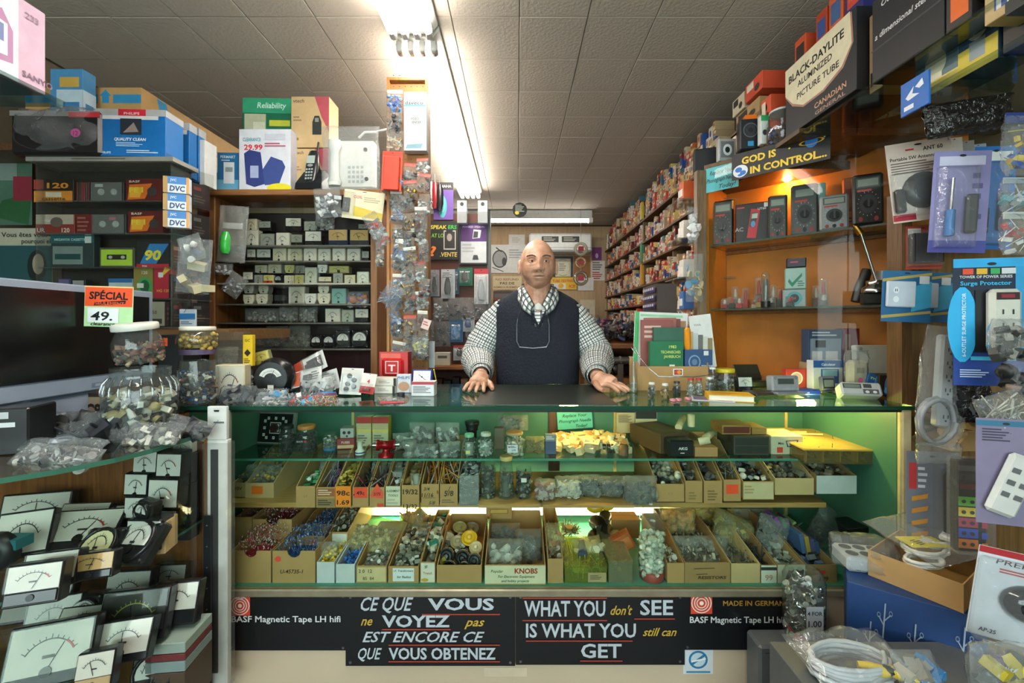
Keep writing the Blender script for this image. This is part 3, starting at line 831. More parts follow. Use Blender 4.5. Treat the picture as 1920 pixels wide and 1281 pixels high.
# ---------------- middle shelf
Ym = 1.56
G3 = 'open bins along the middle counter shelf'
def mid(label,a,b,t,bt,F=(),fill=None,fl=None,depth=.3,rise=1.3,col=None,Y=Ym):
    return openbin(label,a,b,t,bt,Y,HC-(bt-HY)*Y/F_,depth,rise,col,F,fill,fl,'parts_bin',0,0,G3)
mid('kraft bin marked 10V at the counter end',436,459,906,932,[('r',0,0,1,1,'a89468'),('t','10V',.5,.5,.35,'26201a')],('b',['5a5a54','3c3c38','8a8a80'],60,(.012,.02),1.8),'dark metal bits in the 10V bin',.3,.8,KRAFT,1.62)
mid('wide kraft bin with a square orange sticker',460,513,906,938,[('r',.22,.35,.62,.82,'f07a1e')],('s',['6a665a','8a8678','b89a4a'],120,(.012,.02),1.6),'grey and amber beads in the orange-sticker bin',.32,1.4,KRAFT,1.62)
mid('kraft bin of small green circuit boards',555,591,912,952,[('t','L F',.5,.5,.12,'6a5640')],('b',['2a7a4a','3a8a5a','d0d0c8'],60,(.014,.025),1.2),'small green circuit boards in the kraft bin')
mid('narrow bin with a printed brown and grey label',593,628,914,952,[('r',.05,.55,.98,.95,'9a5a3a'),('l',.1,.6,.9,.9,3,'d8c0a0'),('r',.05,.05,.98,.45,'8a7450'),('l',.1,.1,.9,.4,3,'4a3a28')],('w',['4a4c58','7a7c88','8a3a78'],50,(.02,.04),1.5),'thin leads lying in the printed-label bin')
mid('bin with an orange 98 cent and 1.69 price card',629,658,912,950,[('r',0,0,1,1,'f08420'),('t','98c',.5,.55,.34,'1c1410','c',0,.85,.02),('t','1.69',.5,.1,.32,'1c1410','c',0,.8,.02)],('kd',['a88a3a','7a6a2a','c8a84a'],110,(.012,.022),1.8),'brass knobs heaped in the orange-card bin')
mid('bin with a red 49 cent sticker',661,691,914,950,[('r',.08,.45,.92,1,'e8482c'),('t','49c',.5,.6,.3,'1c1410','c')],('w',['2a2422','8a1c1c','3a3432'],50,(.02,.04),1.4),'dark and red leads in the 49 cent bin')
mid('bin with a crumpled red price sticker',693,721,914,952,[('p',[(.05,.6),(.5,1.2),(.95,.7),(.9,.45),(.1,.5)],'e8543c'),('r',.5,.02,.95,.2,'d8442e'),('t','2/75',.5,.6,.2,'1c1410','c',.2)],('w',['5a3a3a','8a8088','3a3436'],50,(.02,.045),1.5),'maroon sleeving in the crumpled-sticker bin')
mid('bin with a cream alignment tools card',723,751,912,950,[('r',.02,.05,.98,1,'d0ccb4'),('t','ALIGNMENT',.5,.72,.15,'1c4a3a','c',.1,.9),('t','TOOLS',.5,.5,.15,'1c4a3a','c',.1),('l',.1,.1,.9,.4,2,'b8b0a0')],('wb',['c8c8c4','9a2a28','8a8a86'],40,(.02,.04),1.4),'alignment tools in the cream-card bin')
mid('bin hand-numbered 19/32 in black ink',753,786,910,952,[('t','19/32',.5,.6,.3,'1c1612','c',0,.85,.02),('t','13/32',.5,-.05,.28,'1c1612','c',0,.8)],('c',['8a6a3a','9a9a90','6a5a40'],40,(.03,.06),1.3),'brass rods in the bin numbered 19/32')
mid('bin hand-numbered 3/4 and 11/16',790,823,908,948,[('t','3/4',.3,.7,.22,'1c1612','c',.2),('t','11/16',.35,.4,.26,'1c1612','c',.1),('n',.1,.36,.8,.36,.02,'1c1612'),('t','5/8',.6,.05,.22,'3a3430','c',.4)],('w',['b8782a','9a5a1c','8a8a88'],50,(.03,.06),1.6),'amber drivers in the bin numbered 11/16')
mid('bin hand-numbered 5/8 with a struck-out figure',825,858,908,948,[('t','5/8',.5,.45,.35,'1c1612','c',.1),('n',.3,.4,.6,.9,.03,'1c1612'),('l',.1,.1,.9,.3,2,'7a6248')],('w',['b8782a','9a5a1c','9a9a98'],50,(.03,.06),1.6),'amber drivers in the bin numbered 5/8')
mid('hazy grey plastic bin packed with metal bits',861,898,892,948,[],('bd',['7a7c7c','a8aaa8','5a5c5c'],130,(.012,.02),1.2),'metal bits packed in the hazy plastic bin',.28,.1,clear('c8ccc8',.06,.1,.35,'a8acaa',.4))
mid('kraft bin holding a clear bag beside the dark bags',1231,1283,908,941,[('t','0 2',.5,.4,.2,'8a7450','c',.2)],('s',['5a564e','8a867c','c0bcb0'],80,(.016,.025),1.8),'grey knobs in the kraft bin')
mid('slim kraft bin with faint pencil marks',1285,1317,902,942,[('l',.2,.1,.7,.5,3,'8a7048')],('bk',['3a3a3a','6a6a68','8a8a88'],60,(.014,.022),1.6),'dark knobs in the pencil-marked bin')
mid('slim kraft bin with brown scribbles',1320,1354,902,944,[('l',.2,.1,.8,.6,4,'7a6040')],('bk',['1e1e20','2a2a2c','4a4a4c'],50,(.016,.026),1.4),'black knobs in the scribbled bin')
mid('kraft bin with a square red-orange sticker',1357,1389,900,940,[('r',.14,.35,.86,.78,'f0502c')],('w',['5a6468','7a8488','3a4448'],50,(.02,.03),1.7),'grey leads in the red-sticker bin')
mid('pale bin of black plugs with torn white tissue',1393,1451,903,937,[('r',.02,.04,.98,.96,'c8b890'),('l',.05,.3,.4,.8,3,'a89468')],('kb',['1a1a1c','2c2c2e','c8c4bc'],70,(.018,.03),1.6),'black plugs lying in the pale bin')
mid('wide pale bin covered by a crinkled clear bag',1453,1526,897,928,[],('bs',['4a4640','6a665c','3a3834'],90,(.018,.03),1.5),'dark fittings in the wide pale bin',.3,1.3,KRAFT)
mid('white-faced bin at the open end of the middle shelf',1531,1606,892,926,[('r',0,0,1,1,'c2c8cc')],('b',['6a6250','4a4438','8a8270'],80,(.018,.03),1.3),'brown fittings in the white-faced bin',.3,.6)
cpart('shelf_board',MB().box((-.14,1.53,ZM),(.08,1.8,ZM+.012),wood('b8925a','9a7844','x')))
cpart('shelf_board',MB().box((.09,1.53,ZM),(.42,1.8,ZM+.01),wood('b8925a','9a7844','x')))
jar('tall dark jar packed with loose screws, nearest the plastic bin',at(915,ZM+.013,1.6),.029,.125,('cw',['4a4a44','8a8a80','2a2a28'],120,(.008,.016)),None,prof=[(.95,0),(1,.05),(1,.85),(.9,.95),(.92,1)],level=.9)
jar('tapered glass bottle jar between two dark jars',at(949,ZM+.013,1.6),.03,.14,('rc',['6a6a62','9a9a90'],50,(.008,.016)),"c8b070",prof=[(1,0),(1,.1),(.95,.5),(.75,.9),(.75,1)],level=.7)
jar('dark jar with a white label and black contents',at(982,ZM+.013,1.6),.03,.11,('kd',['1a1a1a','2a2a2a','8a8a86'],90,(.01,.018)),None,prof=[(.95,0),(1,.05),(1,.85),(.92,.95),(.95,1)],level=.85,F=[('r',.2,.8,.8,1.2,'d8d8d0')])
# ================================================================ goods inside and on the counter
def boxat(name,label,cat,px0,px1,pyt,z,Y,d,col,**k):
    """box whose front face spans px0..px1 at depth Y and reaches up to pixel row pyt, standing on height z"""
    w_ = pw(px1-px0,Y); h = HC-(pyt-HY)*Y/F_-z
    rz = k.get('rz',0)
    c = at((px0+px1)/2,z,Y)+Vector((-math.sin(rz)*d/2,math.cos(rz)*d/2,0))
    return carton(name,label,cat,c,w_,d,h,col,**k)
def jarat(label,px0,px1,pyt,z,Y,**k):
    r = pw(px1-px0,Y)/2
    h = HC-(pyt-HY)*Y/F_-z-(0 if k.get('upside') else k.get('lidh',.014))
    return jar(label,at((px0+px1)/2,z,Y),r,h,**k)
def bagat(label,px0,px1,pyt,pyb,Y,th,fill=None,**k):
    a = P(px0,pyb,Y); b = P(px1,pyt,Y)
    return bag(label,((a.x+b.x)/2,Y,a.z),b.x-a.x,b.z-a.z,th,fill,**k)
# ---- upper glass shelf
Z = ZU
o = thing('selector_plate','square black selector faceplate with white symbols round a central dial','faceplate',at(512,Z,1.8),-.12,None,-.18)
MB().box((-.09,0,0),(.09,.012,.13),C('b8bab8',.3,.6)).obj('frame',o)
MB().box((-.078,-.002,.006),(.078,0,.124),C('1a1a1c',.4)).obj('face',o)
p = MB(); it = [('r',.36,.3,.68,.7,'c8c8c4'),('r',.38,.33,.66,.67,'1e1e20'),('r',.41,.37,.63,.63,'d0d0cc')]
for k in range(12):
    a = k*PI/6
    u,v = .52+.3*max(-1,min(1,1.4*math.cos(a))),.5+.34*max(-1,min(1,1.4*math.sin(a)))
    it += [('r',u-.035,v-.05,u+.035,v+.05,'d8d8d4'),('n',u-.02,v-.02,u+.02,v+.03,.012,'2a2a2a')]
p.prints(.156,.118,it,-.002,None,.006); p.obj('printed_face',o)
MB().cyl((.003,-.003,.065),.017,.012,C('3a2420',.3),'y',14).obj('dial_knob',o)
boxat('grey_plate','thin grey metal plate leaning behind the selector faceplate','plate',462,478,805,Z,1.84,.006,C('8a9090',.4,.5),seam=False)
jarat('dark jar of black nuts standing before the selector faceplate',524,552,796,Z,1.69,lid='1c2022',fill=('kb',['16181a','26282a','3a3c3e'],90,(.008,.014)))
jarat('stout dark jar with an orange-brown lid',556,594,796,Z,1.69,lid='b8783a',fill=('kb',['16181a','222426','2e3032'],90,(.01,.016)),F=[('r',0,.5,.7,.85,'2a2c2e'),('t','BOLTS',.35,.58,.25,'d8d0c8'),('r',.72,.55,.95,.8,'b83a3a')])
jarat('small jar of grey screws upside down on its blue lid',605,634,812,Z,1.72,lid='2a7ab0',lidh=.012,upside=True,fill=('c',['8a8a84','b8b8b0','5a5a56'],80,(.006,.012)))
boxat('red_carton','small maroon carton under the metal socket box','box',632,664,823,Z,1.72,.07,'8a2a2e',F=[('r',.05,.1,.95,.4,'c8a078'),('t','FUSES',.5,.55,.3,'e0d0c0')],rz=.15)
o = boxat('socket_box','galvanised metal socket box on top of the maroon carton','socket box',638,663,803,HC-(823-HY)*1.72/F_,1.73,.05,C('a8a8a4',.35,.5),F=[('e',.3,.55,.12,.16,'1c1c1c'),('e',.65,.55,.12,.16,'1c1c1c'),('e',.5,.2,.08,.1,'1c1c1c')],seam=False,rz=.1)
for k,(a,b,q) in enumerate(((668,696,'first'),(698,728,'second'))):
    boxat('yellow_carton',f'cream and red carton with a yellow band, {q} of the standing pair','box',a,b,782,Z,1.76,.04,'c0b898',F=[('r',0,.78,1,1,'b82c24'),('r',0,.5,1,.55,'e0c028'),('r',0,.58,1,.77,'b8a87a'),('l',.1,.08,.8,.4,4,'6a6a60')],Rt=[('r',0,0,1,1,'d8b828')],group='cream and red cartons')
o = thing('plug_fitting','white porcelain plug fitting with a blue band lying by the cartons','plug',at(675,Z,1.66))
MB().lathe([(.018,0),(.018,.012),(.01,.02),(.01,.045),(.014,.05)],C('d8d4c8',.3),n=14).obj('body',o)
MB().lathe([(.0185,.004),(.0185,.009)],C('2a4a8a',.3),n=14,cap=(0,0)).obj('band',o)
o = thing('red_valve','glossy red metal valve with chrome nipples at the shelf edge','valve',at(724,Z,1.63),.1)
rd = C('9a1420',.25,.4)
MB().lathe([(.03,0),(.03,.01),(.014,.016),(.014,.03)],rd,n=16).obj('base',o)
MB().lathe([(.021,-.034),(.021,-.026),(.015,-.024),(.015,.024),(.021,.026),(.021,.034)],rd,(0,0,.043),16,ax='x').obj('barrel',o)
for s in (-1,1): MB().cyl((.034*s if s > 0 else -.05,0,.043),.008,.016,CHROME,'x',10).obj('nipple',o)
o = thing('crystal_knob','clear pressed-glass knob beside the red valve','knob',at(768,Z,1.63))
MB().lathe([(.024,0),(.026,.008),(.016,.02),(.03,.04),(.03,.052),(.022,.06)],clear('e8ecec',.15,.1,.2,'d0d0cc',.4,30),n=14,smooth=False).obj('glass_body',o)
GB = ('kb',['1c1e20','2a2c30','c8c8c8','8a8c8e'],34,(.016,.026))
for k,(a,b,t,q,yy,l) in enumerate(((768,815,792,838,1.74,'crumpled clear bag of black caps behind the crystal knob'),(816,862,792,836,1.76,'crumpled clear bag of black caps beside the bottle pair'),(775,822,832,861,1.64,'low clear bag of dark beads at the shelf edge'),(824,864,828,860,1.65,'low clear bag with a teal wrapper at the shelf edge'),(737,768,812,842,1.72,'small clear bag with a white card corner'))):
    bagat(l,a,b,t,q,yy,.06,GB if k != 4 else ('b',['d8d8d8','9aa0a8'],10,(.02,.03)),film=FILM2,rz=U(-.2,.2),group='bags on the upper counter shelf')
jarat('clear bottle with a yellow note and pale cap, first of the pair',866,894,812,Z,1.64,lid='7ab090',lidh=.012,fill=('r',['b8b8b4','8a8c8a'],60,(.008,.014)),prof=[(.9,0),(1,.04),(1,.8),(.7,.92),(.6,1)],F=[('r',.2,-.3,.7,.15,'d8d080')])
jarat('clear bottle of silver washers with a pale cap, second of the pair',896,926,810,Z,1.64,lid='c8c8c0',lidh=.012,fill=('d',['b0b0ac','8a8a88','d0d0cc'],170,(.006,.011)),prof=[(.9,0),(1,.04),(1,.8),(.7,.92),(.6,1)])
o = thing('lens_cup','black ribbed rubber cup standing behind the bottle pair','cup',at(885,Z,1.78))
MB().lathe([(.014,0),(.02,.035),(.02,.06),(.026,.064),(.024,.07),(.03,.09),(.03,.1),(.02,.1)],BLACK,n=16).obj('body',o)
boxat('grey_tool_block','upright grey-brown block wedged behind the bottles','block',927,945,803,Z,1.72,.03,'6a6250',seam=False)
bagat('crumpled grey bag heaped above the pale-lidded jar',935,990,778,808,1.78,.06,('bk',['5a5a54','8a8478','3a3a38'],20,(.014,.022)),film=FILM2)
jarat('square clear jar with a handwritten 5.99 price tag',945,984,808,Z,1.64,lid='c8a070',lidh=.01,fill=('cs',['d8d0c0','b8a890','c8c4b8'],90,(.01,.018)),F=[('r',-.1,-.1,.8,.9,'d4d8e0'),('e',.05,.6,.08,.1,'d03a4a'),('t','5.99',.45,.1,.3,'24202a'),('l',.15,.5,.7,.75,2,'4a4450')])
bagat('bag of brown screws between the tag jar and blue box',986,1020,818,850,1.64,.05,('cb',['4a3a28','6a5438','2a2420'],60,(.01,.016)),film=FILMY)
boxat('blue_carton','tiny blue-grey carton with a white printed top','box',1022,1043,816,Z,1.65,.03,'4a5478',F=[('r',0,.68,1,1,'8a8a90'),('l',.1,.75,.9,.95,2,'e0e0e0')])
p = MB(); pile(p,(0,0,0),(.31,.17,.05),230,'bcb',[cm(c) for c in ('d8c8a0','e0d4b8','c8b080','d0b890','b8885a')],(.022,.05),.6)
tag(p.obj('pale_sticks',kind='stuff'),'heap of pale cartridge sleeves and needles under the warm bulb','needles',None,at(1105,Z,1.74))
o = paper('needle_note','turquoise handwritten note about phonograph needles behind the counter glass','note',1046,1112,771,804,1.9,'58b8b4',[('t','Replace Your',.5,.68,.24,'1c2c34','c',.3,.7),('t','Phonograph Needle',.5,.38,.24,'1c2c34','c',.3,.92),('t','Today!',.68,.08,.24,'1c2c34','c',.3)],ry=-.07)
paper('leaflet','plain white leaflet taped to the counter back','leaflet',1156,1190,774,812,1.9,'c8b898',[('l',.1,.5,.9,.9,8,'6a5a4a')])
paper('photo_leaflet','black and white printed leaflet next to the plain leaflet','leaflet',1191,1232,773,812,1.9,'c8c0a8',[('r',.02,.68,.98,1,'2a2826'),('e',.35,.2,.2,.25,'3a3836'),('e',.7,.25,.18,.2,'4a3a34')])
for k,(a,l) in enumerate(((1133,'first'),(1141,'second'),(1149,'third'))):
    o = jarat(f'little black-topped vial standing by the sleeves, {l} of three',a-4,a+4,832,Z,1.66,lid='1a1a1c',lidh=.008,fill=('b',['1e2022'],6,(.006,.008)),n=8,group='three black vials')
o = thing('brown_spool','brown waxed spool standing at the end of the needle heap','spool',at(1169,Z,1.65))
MB().lathe([(.019,0),(.019,.035),(.014,.037),(.014,.04)],C('6a5034',.5),n=14).obj('body',o)
boxat('brown_case','long brown carton carrying white tubes, pointing to the counter back','box',1232,1300,812,Z,1.68,.2,'5a4630',rz=.35,T=[('r',.2,.1,.8,.9,'6a5438')])
boxat('black_microphone_case','black microphone case lettered in white at the shelf edge','case',1254,1302,826,Z,1.61,.06,C('1e2024',.3),F=[('t','AKG',.55,.45,.22,'d8d8d8','c',0,.35,.03),('l',.45,.2,.7,.32,1,'b8b8b8')],seam=False,ch=.006)
boxat('small_tray','low open brown carton of white spools beside the black case','box',1303,1346,839,Z,1.62,.1,'b8885a')
zt = HC-(812-HY)*1.7/F_
for k,(a,z_,yy,an,l) in enumerate(((1272,zt+.012,1.74,1.0,'cream card tube lying along the brown carton'),(1296,zt+.012,1.76,1.57,'short cream tube standing on the brown carton'),(1322,Z+.06,1.66,.6,'white tube with an open end on the low carton'),(1310,Z+.058,1.62,-.3,'white spool lying on the low carton'))):
    o = thing('card_tube',l,'tube',at(a,z_,yy),0,'card tubes on the upper shelf',0,0)
    m = MB(Matrix.Rotation(an,4,'Z') @ Matrix.Rotation(1.3,4,'Y') if k != 1 else Matrix())
    L = (.09,.05,.05,.04)[k]
    m.lathe([(.014,0),(.014,L),(.011,L),(.011,.005)],C('d8c8a8',.5),n=14,cap=(1,1)); m.obj('tube_body',o)
o = boxat('drawer_organizer','smoky grey drawer box under the wooden boxes','box',1376,1443,818,Z,1.64,.14,C('4a4a44',.3),F=[('r',.04,.1,.96,.9,'2e302c'),('n',.05,.5,.95,.5,.01,'6a6a62')],seam=False)
boxat('wooden_box','flat brown box of red slides on the smoky drawer box','box',1354,1408,797,HC-(818-HY)*1.64/F_+.001,1.66,.1,wood('a8804a','86602e'),F=[('r',.05,.15,.95,.8,'6a2a1c')],seam=False)
boxat('wooden_box','narrow amber box at the end of the smoky drawer box','box',1410,1438,802,HC-(818-HY)*1.64/F_+.001,1.66,.1,wood('b08a50','8e6832'),seam=False)
boxat('white_carton','white carton with a line drawing and a red sticker','box',1446,1506,818,Z,1.65,.12,'c8c0a8',F=[('p',[(.45,.75),(.85,.8),(.8,.45),(.5,.4)],'3a3630'),('p',[(.48,.71),(.8,.75),(.77,.5),(.53,.46)],'c8c0a8'),('r',.18,.1,.36,.4,'e0482c'),('t','Mini',.3,.55,.18,'3a3630')])
o = thing('parts_organizer','large flat amber-lidded organizer case full of black hardware','organizer',at(1592,ZU-.005,1.55),-.06)
am = C('c8a050',.25,var=.25,scale=14)
MB().box((-.16,0,.045),(.16,.32,.053),am,.003).obj('lid',o)
MB().box((-.158,.002,0),(.158,.318,.045),clear('d8c8a0',.05,.08,.3,'a08a60')).obj('tray',o)
p = MB()
for k in range(5): p.box((-.15+k*.06,.004,.004),(-.145+k*.06,.3,.043),C('b8a070',.4))
p.obj('divider',o,kind='stuff')
p = MB(); pile(p,(0,.15,.004),(.3,.29,.04),260,'cbw',[cm(c) for c in ('26241e','4a4436','8a7a58','16160f')],(.01,.02),0); p.obj('contents',o,kind='stuff')
for k,(x,y,r) in enumerate(((-.1,.22,.1),(-.06,.2,-.1))):
    tag(MB().cyl((0,0,.005),.004,.1,C('e0c890',.5),'x',6).obj('pencil_stub'),('pale' if k else 'thin pale')+' wooden stick lying on the organizer lid'+(' nearer the edge' if k else ''),'stick',None,at(1592,ZU+.049,1.55)+Vector((x,y,0)),r)
boxat('amber_case','shallow amber box set behind the large organizer','box',1435,1500,808,ZU,1.82,.06,am,seam=False)
# ---- loose bags and oddments on the deck
bagat('large flat bag of grey and white parts lying across the bins',642,742,972,1040,1.57,.05,('kbd',['c8c4b8','6a5a4a','b0a890','4a3a34'],170,(.012,.02)),film=FILMY,rx=-.75,ry=.2)
bagat('clear bag of yellow caps standing in the white box',592,634,1016,1066,1.53,.05,('ks',['e0c030','d8b020','e8d860'],60,(.012,.018)),film=FILM2)
bagat('amber rods and brown leads bundled in a bag above the transformer bin',745,800,948,1010,1.72,.08,('cw',['8a5a2a','b8843a','5a4430','a03a28'],70,(.02,.05)),film=FILMY,rx=-.5)
bagat('dark silver bag slumped behind the transformer bin',770,815,985,1040,1.66,.08,('b',['5a5850','8a8878','2e2e2c'],50,(.016,.028)),film=FILM2,rx=-.5)
G4 = 'dial discs in the wide bin'
zb = ZD+.03
for k,(px,py,Y,r,c,tx,l) in enumerate(((838,1042,1.52,.027,'1c1e20',.3,'black dial disc with a silver rim, nearest the slim bin'),(868,1046,1.53,.027,'1a1a1c',.3,'black dial disc with a silver rim in the middle'),(890,1050,1.5,.024,'2a2c2e',.2,'grey dial disc leaning by the knobs bin'),(880,1010,1.6,.03,'d8a818',.9,'yellow half dial disc on top of the wide bin'),(858,1018,1.6,.028,'a89a78',1.0,'tan dial disc with a centre hole'),(892,1028,1.57,.024,'c8b088',.9,'beige dial disc with a dark centre'),(838,1012,1.64,.03,'b8b4a0',1.1,'pale clear dial disc at the back of the bin'),(862,990,1.7,.028,'8a8a60',1.1,'olive dial disc at the back of the bin'),(885,992,1.72,.03,'6a6a64',1.1,'grey dial disc at the back of the bin'),(843,1064,1.49,.025,'141416',.15,'black dial disc at the front of the wide bin'),(872,1066,1.485,.024,'18181a',.15,'black dial disc touching the bin front'))):
    o = thing('dial_disc',l,'dial',P(px,py,Y),U(-.2,.2),G4,-tx)
    MB().lathe([(r*.96,0),(r,.003),(r,.006),(r*.8,.008),(r*.8,.006),(r*.3,.006),(r*.25,.014)],C(c,.3),n=20,ax='y').obj('disc',o)
    MB().lathe([(r,.002),(r*1.05,.004),(r,.006)],CHROME,n=20,ax='y',cap=(0,0)).obj('rim',o)
p = MB(); pile(p,(0,0,0),(.13,.26,.06),70,'bdk',[cm(c) for c in ('1e2022','b8b8b4','5a5a58','8a7a30')],(.02,.03),.2)
tag(p.obj('small_parts',kind='stuff'),'mixed caps and brackets underneath the dial discs','electronic parts',None,at(861,ZD+.01,Y0+.15))
BG = 'knob bags in the knobs bin'
bagat('clear bag of white knobs in the knobs bin',912,980,1015,1064,1.54,.09,('kd',['d8d8d0','c8c8c0','e4e4dc'],40,(.02,.03)),film=FILM2,rx=-.3,group=BG)
bagat('clear bag of charcoal knobs in the knobs bin',965,1018,998,1060,1.6,.09,('kd',['2a2a2c','4a4844','6a6458','1c1c1e'],50,(.02,.03)),film=FILM2,rx=-.4,group=BG)
bagat('clear bag of brown knobs at the back of the knobs bin',915,975,985,1030,1.68,.09,('kd',['4a3424','2a2420','3a3a3c'],40,(.02,.03)),film=FILM2,rx=-.4,group=BG)
boxat('open_carton','small brown open carton standing on end above the knobs bin','box',911,960,948,.49,1.76,.08,CARD,F=[('r',.15,.4,.85,.75,'8a6a3a'),('r',.18,.45,.82,.7,'c8a050')])
bagat('yellowed bag with red labels in the slim bin',1024,1060,985,1050,1.56,.06,('bw',['8a7a50','a82a28','b8b090'],40,(.015,.03)),film=FILMY,rx=-.2)
jarat('clear glass of coiled wire behind the crayon box',1052,1084,990,ZD+.07,1.72,lid=None,fill=('w',['b8a060','6a5a30','d8c890'],60,(.015,.03)),prof=[(.9,0),(1,.05),(1,1)])
o = thing('lamp_bundle','bundle of black lamp cones topped with yellow plastic in front of the tube','lamp parts',P(1125,1015,1.7),0)
for k,(x,z,r) in enumerate(((-.02,.02,.03),(.02,.045,.032),(-.015,.075,.03),(.02,.1,.026))):
    MB().lathe([(r,0),(r*.95,.01),(r*.4,.035),(r*.35,.05)],C('2a2418',.35),(x,0,z),14,ax='y').obj('cone',o)
MB().ell((-.02,0,.135),(.035,.025,.022),C('c89a18',.3)).obj('yellow_cap',o)
MB().ell((.03,.01,.14),(.03,.025,.022),C('d8a820',.3)).obj('yellow_cap',o)
bagat('clear bag of white plastic tubes over the crayon box',1078,1134,1012,1062,1.55,.05,('c',['d8d4c0','c8c4a8','3a4a6a'],10,(.05,.07)),film=FILMY,rx=-.35,rz=.3)
boxat('orange_carton','orange-brown carton tipped towards the nut jar','box',1156,1196,1004,ZD+.035,1.6,.04,'b05a28',ry=-.5,F=[('r',.1,.1,.9,.8,'c87840')])
boxat('brown_carton','plain brown carton standing behind the nut jar','box',1146,1200,975,ZD+.01,1.75,.08,CARD2)
boxat('brown_carton','brown card backing standing behind the knobs bin','box',962,1008,968,ZD+.01,1.81,.03,CARD2)
boxat('brown_carton','wide brown carton standing behind the dial bin','box',845,908,968,ZD+.01,1.82,.03,CARD2)
LB = 'bags slumped over the deck bins'
bagat('clear bag of orange-tan foam plugs above the resistor bin',1238,1302,948,1000,1.72,.1,('s',['c88a4a','d89a5a','b87a3a'],70,(.02,.028)),film=FILMY,group=LB)
bagat('dusty flat bag of resistors lying on the marked bin',1270,1375,1010,1064,1.56,.05,('rc',['8a8470','6a6658','a8a08a'],60,(.015,.025)),film=FILM2,rx=-.6,group=LB)
bagat('yellowish wrapped bag leaning beside the dusty resistor bag',1328,1402,966,1040,1.64,.09,('b',['b8b030','8a8a50','4a4c40'],30,(.025,.04)),film=FILMY,rx=-.4,ry=.4,group=LB)
bagat('dark smoky bag hanging over the probe bin',1410,1466,966,1046,1.62,.07,('wb',['2a2c2c','3e403e','1c1e1e'],30,(.02,.04)),film=FILM2,ry=.2,group=LB)
bagat('long clear bag draped over the last bins',1490,1590,955,1050,1.74,.08,('bw',['4a463e','6a665a','3a3a38'],40,(.02,.05)),film=FILM2,ry=.5,group=LB)
bagat('grey bag at the counter back between the bin rows',1370,1450,948,985,1.83,.06,('b',['3a3a38','5a5850'],20,(.02,.03)),film=FILM2,group=LB)
bagat('clear bag with yellow cards behind the foam plugs',1300,1345,948,990,1.8,.06,('b',['c8b020','6a6a60','8a2a20'],14,(.03,.04)),film=FILMY,group=LB)
for k,(a,c) in enumerate(((1462,'7a4a8a'),(1470,'3a7a5a'),(1478,'6a2a5a'),(1486,'8aa86a'),(1494,'2a4a3a'))):
    boxat('slide_pack',f'{("purple", "green", "plum", "pale green", "dark green")[k]} striped slide pack tilted above the clip bin','pack',a,a+9,968+k*4,ZD+.12,1.6+k*.012,.07,c,ry=-.55,group='striped slide packs',seam=False)
for k,(a,c,l) in enumerate(((1505,'4a6a9a','blue'),(1514,'b89a4a','tan'),(1523,'5a5a8a','violet'),(1531,'3a5a8a','dark blue'))):
    boxat('disc_case',f'{l} flat plastic case leaning in the last brown bin','case',a,a+8,1002+k*5,ZD+.06,1.54,.1,c,ry=-.18,group='flat cases in the last bin',seam=False)
boxat('black_monitor_box','black plastic instrument box at the end of the deck','instrument',1612,1662,990,ZD,1.56,.1,C('1c1e20',.3),F=[('r',.1,.3,.6,.85,'2c3032')],ry=-.25,rz=-.3,seam=False)
for a,b,t,q,Y,cs,l,fm in ((1002,1042,898,936,1.58,['b8a8a0','8a3a30','c8c4bc'],'clear bag of glass fuses with a red tab',FILM2),(1040,1090,893,930,1.6,['d8d4c8','c8c4b8'],'clear bag of white porcelain fuses',FILM2),(1084,1128,890,930,1.62,['1e2022','2a2c2e','6a6c6c'],'clear bag of black knobs on the shelf board',FILM2),(1122,1172,893,930,1.6,['1a1c20','2a3040','8a8a88'],'clear bag of blue-black plugs on the shelf board',FILM2),(1168,1232,892,944,1.57,['141516','1e2022','2c2e30'],'bulging bag of glossy black parts at the shelf board end',FILM2)):
    bagat(l,a,b,t,q,Y,.08,('kbd',cs,60,(.016,.028)),film=fm,group='bags on the middle shelf board')
bagat('clear bag over the orange-sticker bin',456,520,872,912,1.68,.08,('s',['8a8678','b89a4a','6a665a'],50,(.014,.022)),film=FILM2,rx=-.4)
for a,b,t,q,l in ((1236,1280,862,910,'clear bag with a white card over the kraft bin'),(1286,1322,866,905,'clear bag over the pencil-marked bin'),(1358,1392,860,903,'clear bag of grey leads over the red-sticker bin'),(1395,1450,858,905,'clear bag of black plugs over the pale bin'),(1452,1520,862,900,'crinkled clear bag over the wide pale bin'),(1535,1604,868,896,'clear lid bag over the white-faced bin'),(595,630,866,915,'clear bag standing in the printed-label bin'),(694,722,868,915,'clear bag standing in the crumpled-sticker bin'),(724,752,868,912,'clear bag standing in the alignment bin')):
    bagat(l,a,b,t,q,1.68,.06,('kb',['2a2a2a','6a6a66','a8a8a4'],16,(.016,.026)),film=FILM2,rx=-.3,group='bags standing in the middle shelf bins')
# ================================================================ goods on the counter top
Z = ZT+.0005
def yb(py): return (HC-Z)*F_/(py-HY)
